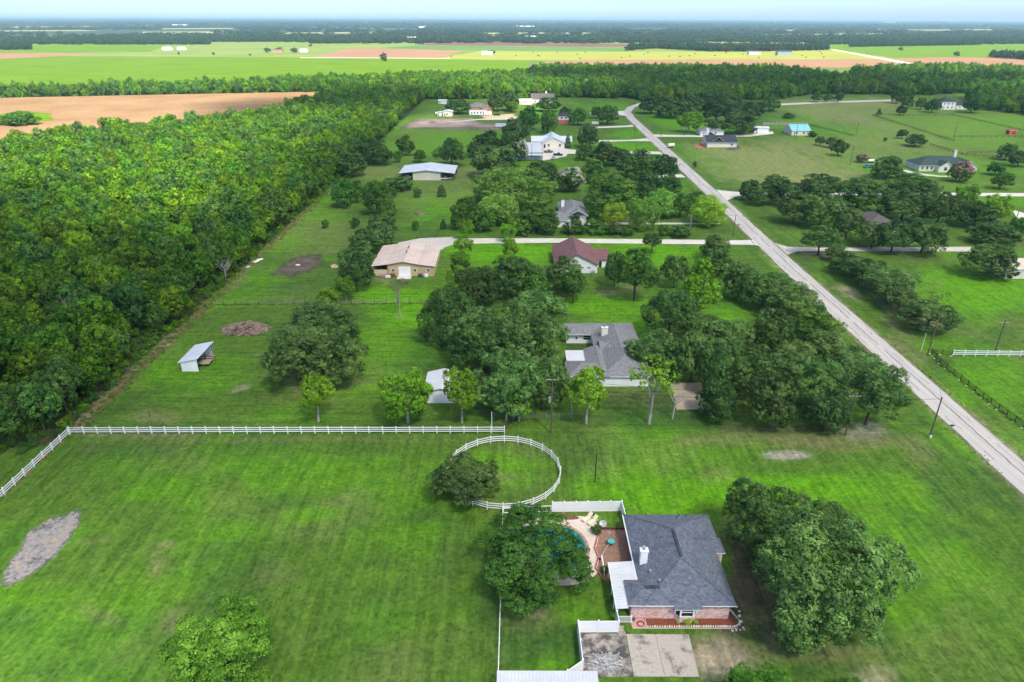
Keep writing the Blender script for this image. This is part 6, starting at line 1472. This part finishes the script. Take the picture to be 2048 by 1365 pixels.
for p in along([(27.2, 60.7), (28.7, 60.9)], .5): place('stone', SSM, S2, (p.x, p.y, .02), R.uniform(0, 3), (.8, .8, .8))
HC = thing('garden_hose', 'coiled red garden hose on the pink slab', 'hose', (16.1, 61.6, 0)); mb = MB()
mb.tube([(16.1 + (.38 + .02 * (i // 16)) * math.cos(i * .3927), 61.65 + (.38 + .02 * (i // 16)) * math.sin(i * .3927), .06 + .035 * (i / 16)) for i in range(64)], .035, 5); mb.build('coil', M('dark_red_hose', (.22, .03, .05), .5), HC); MB().tube([(16.5, 61.7, .06), (16.7, 62.2, .05), (16.4, 62.55, .6)], .03, 5).build('hose_end', M('dark_red_hose_end', (.22, .03, .05), .5), HC)
for i, (x, y, w_, lab) in enumerate([(21.9, 61.65, .55, 'green shrub with yellow flowers under the bay window'), (22.9, 61.75, .35, 'small yellow flowered plant right of the bay shrub'), (20.7, 61.8, .28, 'yellowish small plant left of the bay shrub'), (28.0, 62.2, .35, 'pale grassy plant at the bed corner'), (12.4, 78.3, .9, 'dark green bush between pool deck and patio'), (12.6, 70.4, .7, 'potted dark plants beside the patio handrail'), (15.3, 62.3, .25, 'small plant in pots by the picket gate')]):
    t = thing('garden_plant', lab, 'plant', (x, y, .03)); c = link('leaves', KIT['small'][i % 4][0], t); c.location = (0, 0, w_ * .7); c.scale = (w_, w_, w_ * .8); c.material_slots[0].link = 'OBJECT'; c.material_slots[0].material = YELM if 'yellow' in lab else (GREYL if 'pale' in lab else OAKB)
    MB().tube([(x, y, .0), (x, y, w_ * .7)], .03, 5).build('stem', BARK, t)
# log pile on the slab, one log at a time
LPc = P(1208, 1326); LP2 = thing('log_pile', 'heap of grey weathered branches on the stained concrete slab', 'log pile', (LPc.x, LPc.y, .06))
LOGM = []
for i in range(5):
    g = random.Random(i); mb = MB(); n = 5
    mb.tube([(-1 + 2 * k / n, g.uniform(-.10, .10), g.uniform(-.05, .05)) for k in range(n + 1)], [.075 * g.uniform(.7, 1.1) for k in range(n + 1)], 6); LOGM.append(mb.mesh('log', M('grey_log_%s' % 'abcde'[i], (.26 + .05 * i, .255 + .05 * i, .26 + .05 * i), .9, .25, 3), smooth=True))
for i in range(210):
    ly = R.gauss(0, .5); lx = R.gauss(0, .8); hgt = max(.06, .55 * (1 - (ly / 1.2) ** 2) * R.random())
    o = place('log', LOGM[i % 5], LP2, (LPc.x + max(-1.5, min(1.5, lx)), LPc.y + max(-.95, min(.95, ly)), .06 + hgt), R.choice([-.45, -.25, .2, .35, .1, -.6]) + R.gauss(0, .22), (R.uniform(.4, .95), 1, 1)); o.rotation_euler.y = R.gauss(0, .12)
# brush piles
def brush(label, c, rx, ry, h, n, seed):
    g = random.Random(seed); t = thing('brush_pile', label, 'brush pile', (c.x, c.y, 0))
    TANW = M('tan_brush', (.33, .24, .16), .9, .3, 1.5); RED = M('red_brown_brush', (.24, .125, .085), .9, .4, 1.5)
    for mat, k in ((RED, n // 3), (DEADWOOD, n // 3), (TANW, n // 3), (BARK, n // 6)):
        mb = MB()
        for i in range(k):
            a, q_ = g.uniform(0, 6.28), math.sqrt(g.random()); x, y = c.x + rx * q_ * math.cos(a), c.y + ry * q_ * math.sin(a); z = h * (1 - q_ * q_) * g.uniform(.2, 1) + .08
            L = g.uniform(.8, 2.2); b = g.uniform(0, 6.28); e_ = Vector((math.cos(b) * L, math.sin(b) * L, g.uniform(-.3, .35)))
            p0 = Vector((x, y, z)) - e_ / 2; p1 = Vector((x, y, z + g.uniform(0, .2))); p2 = Vector((x, y, z)) + e_ / 2
            p0.z = max(.05, p0.z); p2.z = max(.05, p2.z); mb.tube([p0, p1, p2], [.075, .06, .03], 4)
        mb.build('branches', mat, t)['kind'] = 'stuff'
    mo = MB(); n_ = 20
    for i in range(n_):
        a0, a1 = 6.283 * i / n_, 6.283 * (i + 1) / n_
        for (q0, q1) in ((.95, .6), (.6, .25), (.25, 0)):
            f = lambda a, q: (c.x + rx * q * math.cos(a), c.y + ry * q * math.sin(a), h * .6 * (1 - q * q))
            mo.quad(f(a0, q0), f(a1, q0), f(a1, q1), f(a0, q1)) if q1 else mo.quad(f(a0, q0), f(a1, q0), f(a0, 0))
    mo.build('litter', M('brown_litter', (.17, .11, .075), .95, .4, 1.2), t)
brush('wide brown brush pile on the left lawn near the wood', P(491, 660), 5.6, 3.6, 1.7, 700, 3)
brush('small reddish brush pile on the mown strip behind the barn', P(838, 428), 2.4, 1.6, .7, 120, 4)
brush('brown heap in the dirt yard', P(865, 246), 3.2, 2.0, 1.0, 90, 5)
# white boards by the wood edge
for x, y, w_, d_, lab in ((515, 522, 1.6, 4.2, 'white sheet lying at the wood edge beside the soil patch'), (495, 535, 1.2, 1.8, 'small white board at the wood edge'), (596, 531, 1.3, .9, 'white board on the dark soil patch')):
    p = P(x, y); t = thing('board', lab, 'board', (p.x, p.y, 0), -.3); o = link('sheet', MB().box(-w_ / 2, w_ / 2, -d_ / 2, d_ / 2, .1, .14).mesh('sheet', WHITE), t)
    for s in (-1, 1): link('batten', MB().box(-w_ / 2, w_ / 2, s * d_ * .35 - .05, s * d_ * .35 + .05, 0, .1).mesh('batten', GREYWOOD), t)

# ------------------------------------------------------------------ poles and wires
TOPS = {}
def pole(key, x, y, ytop, label, mat=POLEWOOD, r=.15, arm=True, trans=False, cat='utility pole', name='utility_pole'):
    h = top_height((x, y), ytop); t = thing(name, label, cat, (x, y, 0)); TOPS[key] = Vector((x, y, h))
    MB().tube([(x, y, -.2), (x, y, h)], [r, r * .7], 8).build('shaft', mat, t)
    if arm:
        a = MB().box(x - 1.1, x + 1.1, y - .06, y + .06, h - .75, h - .62).build('crossarm', GREYWOOD, t)
        for dx in (-1.0, -.4, .4, 1.0): MB().tube([(x + dx, y, h - .62), (x + dx, y, h - .42)], .05, 6).build('insulator', STEEL, a)
    if trans:
        MB().tube([(x - .42, y - .1, h * .56), (x - .42, y - .1, h * .56 + 1.0)], .27, 10).tube([(x - .42, y - .1, h * .56 + 1.0), (x - .42, y - .1, h * .56 + 1.2)], .08, 6).build('transformer', STEEL, t)
    return t
pole('A', 7.1, 104.8, 753, 'utility pole with a transformer at the end of the white rail fence', trans=True)
pole('B', 60.2, 104.2, 786, 'utility pole in front of the roadside grove with guy wires', trans=False)
pole('C', 75.3, 103.9, 795, 'bare utility pole between the road and the grove', arm=False)
MB().tube([(75.3, 103.75, 0), (75.3, 103.75, .5)], .19, 8).build('white_band', WHITE, bpy.data.objects['utility_pole.002'])
pole('D', 93.2, 137.2, 643, 'utility pole at the corner of the black iron fence', arm=False)
pole('F', 109.8, 139.4, 640, 'utility pole behind the right white rail fence', arm=True)
pole('G', 13.5, 90.4, 908, 'short black post alone on the lawn right of the round pen', BLACKM, .09, False, cat='post', name='lawn_post')
pole('H', -3.6, 105.2, 824, 'thin white pole beside the white rail fence end', WHITE, .07, False, cat='post', name='white_pole')
pole('I', 20.1, 230.3, 437, 'pale utility pole behind the maroon roof', GREYWOOD, .17, False, True)
pole('J', 61.2, 229, 428, 'utility pole beside the concrete drive, left of two', GREYWOOD, arm=False); pole('K', 76.6, 230, 429, 'utility pole beside the concrete drive, nearest the road', arm=False)
pole('L', 9.9, 357.6, 289, 'utility pole in front of the white shop', arm=False); pole('N', 69.8, 394.2, 288, 'utility pole beside the second white driveway', arm=False); pole('O', 78.8, 457, 247, 'utility pole near the road above the first white driveway', arm=False); pole('Q', 62.2, 540.8, 209, 'utility pole behind the dark oak with a grey patch', arm=False)
pole('R', 95.3, 452.2, 249, 'utility pole on the lawn across the road, left of two', arm=False); pole('S', 110.3, 452.5, 250, 'utility pole on the lawn across the road, right of two', arm=False, trans=True)
pole('T', 221, 454, 245, 'utility pole at the paddock fence corner', arm=False); pole('U', 282.8, 452, 244, 'utility pole at the far paddock crossing', arm=False); pole('V', 174.7, 358.8, 292, 'utility pole left of the green roofed house', arm=False, trans=True); pole('W', 176.7, 439.7, 250, 'utility pole in front of the turquoise barn', arm=False); pole('X', 188.4, 250.4, 420, 'utility pole near the right edge behind the grove', arm=False)
pole('Y', -35.6, 566, 199, 'utility pole left of the white trailer home', arm=False)
for k, (x, y, yt, lab) in enumerate(((1842, 703, 668, 'short white marker post beside the iron fence corner pole'), (1327, 315, 302, 'thin marker post at the road edge near the culvert'), (300, 836, 822, 'thin dark stake standing in the left lawn'))):
    p = P(x, y); pole('m%d' % k, p.x, p.y, yt, lab, WHITE if k == 0 else BLACKM, .06, False, cat='post', name='marker_post')
def wire(label, a, b, sag=.8, r=.024):
    t = thing('power_line', label, 'power line', tuple((a + b) / 2)); mb = MB()
    mb.tube([a.lerp(b, i / 12) - Vector((0, 0, sag * 4 * (i / 12) * (1 - i / 12))) for i in range(13)], r, 4); mb.build('cable', BLACKM, t)
T = TOPS
V3 = Vector
wire('upper cable between transformer pole and grove pole', T['A'] - V3((0, 0, .5)), T['B'] - V3((0, 0, .5))); wire('lower cable between transformer pole and grove pole', T['A'] - V3((0, 0, 2.0)), T['B'] - V3((0, 0, 1.8)))
wire('cable between grove pole and bare roadside pole', T['B'] - V3((0, 0, .5)), T['C'] - V3((0, 0, .3)), .4); wire('guy wire from the grove pole to the lawn', T['B'] - V3((0, 0, .8)), V3((71, 104.5, .1)), 0); wire('guy wire left of the transformer pole', T['A'] - V3((0, 0, 2.4)), V3((-2.6, 104.9, .1)), 0); wire('second guy wire left of the transformer pole', T['A'] - V3((0, 0, 3.0)), V3((-2.2, 105.4, .1)), 0); wire('cable from transformer pole to the grey roofed house', T['A'] - V3((0, 0, 2.6)), V3((18.5, 123, 3)), .5)
wire('cable between pole behind white fence and iron fence corner', T['F'] - V3((0, 0, .6)), V3((99, 137, .4)), 0); wire('cable from transformer pole to the brick house', T['A'] - V3((0, 0, 3.2)), V3((19, 79, 3.3)), .8); wire('cable between two poles beside the concrete drive', T['J'] - V3((0, 0, .3)), T['K'] - V3((0, 0, .3)), .3); wire('guy wire from the pale pole beside the drive', T['I'] - V3((0, 0, 2)), V3((10, 229, .1)), 0); wire('cable from iron fence corner pole over the road', T['D'] - V3((0, 0, .3)), T['C'] - V3((0, 0, .5)), .6)
# street side mailboxes
def mailbox(x, y, label):
    t = thing('mailbox', label, 'mailbox', (x, y, 0)); MB().box(x - .06, x + .06, y - .06, y + .06, -.1, 1.05).build('post', GREYWOOD, t)
    mb = MB(); mb.tube([(x - .3, y, 1.2), (x + .3, y, 1.2)], .16, 10); mb.build('box', BLACKM, t); MB().box(x + .05, x + .1, y - .2, y - .17, 1.2, 1.45).build('flag', REDPAINT, t)
mailbox(80.3, 106, 'mailbox on the near side of the road by the bare pole'); mailbox(81.4, 240, 'mailbox at the road beside the drive poles'); mailbox(83.8, 392, 'mailbox at the road by the second white driveway'); mailbox(85.0, 352, 'dark mailbox at the culvert drive')

# ------------------------------------------------------------------ vehicles and farm things
def vehicle(name, label, cat, x, y, rz, paint, kind='pickup', L=5.4):
    t = thing(name, label, cat, (x, y, .03), rz); W = 1.9
    def part(nm, mb, m, p=None): return link(nm, mb.mesh(nm, m), p or t)
    h = L / 2
    def yprof(prof, w): # extrude side profile across the width
        mb = MB(); n = len(prof); mb.v += [(a, -w / 2, b) for a, b in prof] + [(a, w / 2, b) for a, b in prof]
        mb.f += [tuple(range(n)), tuple(n + i for i in reversed(range(n)))]; mb.m += [0, 0]
        for i in range(n): mb.f.append((i, n + i, n + (i + 1) % n, (i + 1) % n)); mb.m.append(0)
        return mb
    if kind == 'pickup':
        part('body', yprof([(-h, .45), (h, .45), (h, .95), (h * .45, 1.08), (h * .38, 1.1), (-h * .12, 1.1), (-h * .12, .72), (-h * .96, .72), (-h * .96, 1.05), (-h, 1.05)], W), paint)
        for s in (-1, 1): part('bed_side', MB().box(-h * .96, -h * .1, s * W / 2 - .06 * (s > 0) - 0, s * W / 2 + .06 * (s < 0), .72, 1.08), paint)
        cab = part('cab', yprof([(-h * .1, 1.1), (h * .4, 1.1), (h * .2, 1.72), (-h * .06, 1.74)], W * .9), GLASS); part('cab_roof', yprof([(-h * .07, 1.72), (h * .2, 1.7), (h * .18, 1.78), (-h * .06, 1.8)], W * .92), paint)
    elif kind == 'car':
        part('body', yprof([(-h, .4), (h, .4), (h, .75), (h * .55, .92), (-h * .75, .98), (-h, .9)], W * .95), paint)
        part('cabin', yprof([(-h * .72, .96), (h * .5, .92), (h * .12, 1.42), (-h * .45, 1.44)], W * .85), GLASS); part('cab_roof', yprof([(-h * .46, 1.42), (h * .12, 1.4), (h * .08, 1.48), (-h * .42, 1.5)], W * .86), paint)
    for s in (-1, 1):
        for f in (-.62, .62):
            wme = MB().tube([(h * f, s * (W / 2 - .2), .36), (h * f, s * (W / 2 + .02), .36)], .36, 12); w = part('wheel', wme, RUBBER)
            part('hub', MB().tube([(h * f, s * (W / 2 + .02), .36), (h * f, s * (W / 2 + .04), .36)], .2, 10), STEEL, w)
        part('headlight', MB().box(h - .02, h + .03, s * W * .33 - .18, s * W * .33 + .18, .72, .86), WHITE); part('tail_light', MB().box(-h - .03, -h + .02, s * W * .4 - .1, s * W * .4 + .1, .78, 1.0), REDPAINT)
    return t
PB, PW, PG_ = M('black_car_paint', (.02, .021, .024), .25, .1, spec=.5), M('white_car_paint', (.7, .7, .7), .3, .05, spec=.5), M('grey_car_paint', (.09, .1, .11), .3, .1, spec=.5)
PT_ = M('turquoise_car_paint', (.03, .30, .36), .3, .08, spec=.5)
for x, y, rz, m, k, nm, lab, ct in [(1097, 306, 0.1, PG_, 'pickup', 'pickup_truck', 'dark grey pickup parked beside the white shop, nearer the house', 'pickup truck'), (1116, 312, -.1, PB, 'pickup', 'pickup_truck', 'black pickup parked on the concrete beside the white shop', 'pickup truck'), (814, 358.5, 1.4, PW, 'pickup', 'pickup_truck', 'white pickup in the left bay of the metal barn', 'pickup truck'), (893, 359.5, 0.1, PW, 'car', 'parked_car', 'white car in the right bay of the metal barn', 'car'), (1737, 336, .2, PT_, 'car', 'parked_car', 'turquoise car on the lawn left of the green roofed house', 'car'), (1160, 252, .3, PB, 'car', 'parked_car', 'dark car right of the red barn, left one', 'car'), (1175, 251, -.2, PG_, 'car', 'parked_car', 'dark car right of the red barn, right one', 'car'), (1066, 248, .1, PW, 'car', 'parked_car', 'white car under the trees left of the red barn', 'car'), (994, 232, .2, PB, 'pickup', 'pickup_truck', 'dark pickup on sand in the far yard', 'pickup truck'), (1108, 319, .4, PW, 'car', 'utility_cart', 'small pale cart in front of the parked pickups', 'cart')]:
    p = P(x, y); vehicle(nm, lab, ct, p.x, p.y, rz, m, k, 2.8 if ct == 'cart' else 5.2)
def wheeled_box(name, label, cat, px, py, L, W, Hh, mat, rz=0.0, round_top=False):
    p = P(px, py); t = thing(name, label, cat, (p.x, p.y, 0), rz)
    mb = MB()
    if round_top: mb.tube([(-L / 2, 0, .5 + Hh / 2), (L / 2, 0, .5 + Hh / 2)], Hh / 2, 14)
    else: mb.prism([(-L / 2, -W / 2), (L / 2, -W / 2), (L / 2 + .3, 0), (L / 2, W / 2), (-L / 2, W / 2)], .5, .5 + Hh)
    link('body', mb.mesh('body', mat), t)
    for s in (-1, 1):
        for f in (-.3, .1): link('wheel', MB().tube([(L * f, s * W * .42, .35), (L * f, s * W * .52, .35)], .35, 10).mesh('wheel', RUBBER), t)
    link('hitch', MB().tube([(L / 2, 0, .45), (L / 2 + 1.2, 0, .45)], .06, 5).mesh('hitch', STEEL), t)
    return t
wheeled_box('stock_trailer', 'long grey stock trailer at the front of the dirt yard', 'trailer', 1004, 256, 9, 2.3, 2.3, GALV); wheeled_box('water_tank', 'pale round tank on wheels beside the pale roofed shed', 'tank', 876, 232, 3.5, 2.2, 2.4, CREAM, round_top=True)
wheeled_box('camper', 'white camper beside the trailer home', 'camper', 975, 231, 6, 2.2, 2.2, WPAINT, .3); wheeled_box('implement', 'cream farm implement parked at the road across from the driveways', 'implement', 1341, 296, 4.5, 2.2, 2.0, CREAM, .5, True); wheeled_box('propane_tank', 'white propane tank above the turquoise car', 'tank', 1742, 326, 4, 1.4, 1.3, WHITE, 0, True); wheeled_box('boat_trailer', 'pale covered trailer under the trees right of the red barn', 'trailer', 1190, 250, 5, 2, 1.6, WMETAL, .1)
# round bales in the yellow hay field
BALE = M('straw_bale', (.30, .24, .09), .95, .25, 3)
bme = MB(); bme.tube([(-.75, 0, .85), (-.70, 0, .85), (.70, 0, .85), (.75, 0, .85)], [.78, .88, .88, .78], 14); BM_ = bme.mesh('roll', BALE, smooth=True); nme = MB()
for k_ in (-.5, -.17, .17, .5): nme.tube([(k_ - .03, 0, .85), (k_ + .03, 0, .85)], .895, 14, cap=False)
NM_ = nme.mesh('net_wrap', GREYL)
hay_px = [(870, 118), (960, 104), (1250, 105), (1500, 106), (1660, 102), (1770, 118), (1180, 119)]
hp = [(p.x, p.y) for p in [P(*q_) for q_ in hay_px]]
bx_, by_ = scatter(hp, 95, 17, .5)
bdark = M('dark_weathered_bale', (.09, .085, .045), .95, .3, 3)
for i in range(min(len(bx_), 110)):
    t = thing('hay_bale', 'round bale lying in the yellow hay field', 'hay bale', (bx_[i], by_[i], .14), R.uniform(0, 3), 'round bales in the yellow hay field')
    o = link('roll', BM_, t); o.scale = (1.3, 1.3, 1.3); o.material_slots[0].link = 'OBJECT'; o.material_slots[0].material = bdark; o = link('net_wrap', NM_, t); o.scale = (1.3, 1.3, 1.3); o.material_slots[0].link = 'OBJECT'; o.material_slots[0].material = bdark
# lone trees of the far fields
FT = [(767, 115, 16, 16, 'lone dark tree at the left end of the hay field'), (984, 105, 16, 8, 'tree beside the white shed in the hay field'), (427, 108, 7, 6, 'small tree in the pale field right of the white sheds'), (357, 107, 5, 5, 'tiny bush below the white farm sheds'), (500, 110, 5, 5, 'tiny bush in the pale field left of the brown farmhouse'), (535, 101, 16, 9, 'tree left of the brown farmhouse'), (560, 99, 16, 8, 'tree behind the brown farmhouse'), (588, 101, 16, 9, 'tree right of the brown farmhouse'), (1802, 98, 10, 6, 'lone tree in the far right green field'), (1914, 108, 13, 9, 'rounded tree beside the far right tan field'), (621, 91, 8, 5, 'bush near the far left farmhouses'), (477, 82, 10, 7, 'tree in the pale pasture below the far woods'), (763, 82, 6, 6, 'small tree left of the cream farmhouse'), (180, 82, 10, 7, 'round tree at the far left tree row'), (913, 71, 10, 7, 'tree beyond the cream farmhouse'), (1165, 76, 14, 8, 'tree in the pale pasture before the horizon')]
for x, y, w_, h_, lab in FT:
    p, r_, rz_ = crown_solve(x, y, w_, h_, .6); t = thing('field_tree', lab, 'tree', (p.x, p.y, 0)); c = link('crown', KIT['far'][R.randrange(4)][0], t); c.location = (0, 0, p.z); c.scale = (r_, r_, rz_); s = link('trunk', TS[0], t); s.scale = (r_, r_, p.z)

# ------------------------------------------------------------------ clouds drifting over the place, above the picture
def cloud(name, cx, cy_, alt, rx, ry, th, seed, rot=0.0):
    """thick cumulus: lumpy closed body with a flat base, built at its own height"""
    nu, nv = 96, 24
    mb = MB(); cr, sr = math.cos(rot), math.sin(rot)
    th_ = np.linspace(0, 2 * math.pi, nu, endpoint=False)
    def nz(a, s, k): return float(vnoise(np.array([math.cos(a) * s + 40]), np.array([math.sin(a) * s + 40]), 1.0, seed + k)[0])
    out = [1 + .34 * (nz(a, 1.6, 0) - .5) + .22 * (nz(a, 5, 1) - .5) + .12 * (nz(a, 13, 2) - .5) for a in th_]
    rows = [math.pi * (j + .5) / nv for j in range(nv)]
    for ph in rows:
        for i, a in enumerate(th_):
            r_ = math.sin(ph) * out[i]; z = math.cos(ph)
            x, y = r_ * rx * math.cos(a), r_ * ry * math.sin(a)
            lump = float(vnoise(np.array([x / 60 + 500]), np.array([y / 60 + 500]), 1.0, seed + 5)[0])
            z = z * th * (1.2 + lump) if z > 0 else z * th * .35
            mb.v.append((cx + x * cr - y * sr, cy_ + x * sr + y * cr, alt + z))
    for j in range(nv - 1):
        for i in range(nu):
            k = (i + 1) % nu
            mb.f.append((j * nu + i, (j + 1) * nu + i, (j + 1) * nu + k, j * nu + k)); mb.m.append(0)
    mb.f.append(tuple(range(nu))); mb.m.append(0); mb.f.append(tuple((nv - 1) * nu + i for i in reversed(range(nu)))); mb.m.append(0)
    return tag(mb.build(name, CLOUDM, smooth=True), kind='structure')
CLOUDM, nt, b_, out_ = nodes_of('cloud_vapour')
df = nd(nt, 'ShaderNodeBsdfDiffuse'); df.inputs[0].default_value = (.92, .92, .92, 1)
tl = nd(nt, 'ShaderNodeBsdfTranslucent'); tl.inputs[0].default_value = (.97, .97, .97, 1)
mx = nd(nt, 'ShaderNodeMixShader'); mx.inputs[0].default_value = 0.8
nt.links.new(df.outputs[0], mx.inputs[1]); nt.links.new(tl.outputs[0], mx.inputs[2]); tp = nd(nt, 'ShaderNodeBsdfTransparent')
m2 = nd(nt, 'ShaderNodeMixShader'); m2.inputs[0].default_value = 0.45
nt.links.new(mx.outputs[0], m2.inputs[1]); nt.links.new(tp.outputs[0], m2.inputs[2]); nt.links.new(m2.outputs[0], out_.inputs[0])
def over(x, y, alt):
    """where a cloud at that height must drift for its shadow to fall at x, y"""
    return x + sdir.x / sdir.z * alt, y + sdir.y / sdir.z * alt
ALT = 450.0
for nm_, x, y, rx, ry, th, sd_, rt in (('cloud', 225, 270, 370, 480, 70, 5, -.18), ('cloud', -120, 610, 120, 75, 30, 35, .1), ('cloud', 300, 860, 330, 130, 40, 45, .0), ('cloud', -300, 115, 230, 135, 50, 15, .15), ('cloud', 900, 500, 330, 260, 60, 25, .2)):
    X_, Y_ = over(x, y, ALT)
    cloud(nm_, X_, Y_, ALT, rx, ry, th, sd_, rt)

# ------------------------------------------------------------------ haze
HZ = bpy.data.materials.new('pale_haze'); HZ.use_nodes = True
hn = HZ.node_tree; hn.nodes.clear()
ho = hn.nodes.new('ShaderNodeOutputMaterial'); pv = hn.nodes.new('ShaderNodeVolumePrincipled')
pv.inputs['Color'].default_value = (0.5, 0.76, 1.0, 1); pv.inputs['Density'].default_value = 8.0e-5; pv.inputs['Anisotropy'].default_value = 0.2
hn.links.new(pv.outputs[0], ho.inputs['Volume'])
tag(MB().box(-60000, 60000, -60000, 60000, -1.0, 78.0).build('haze', HZ), kind='stuff')
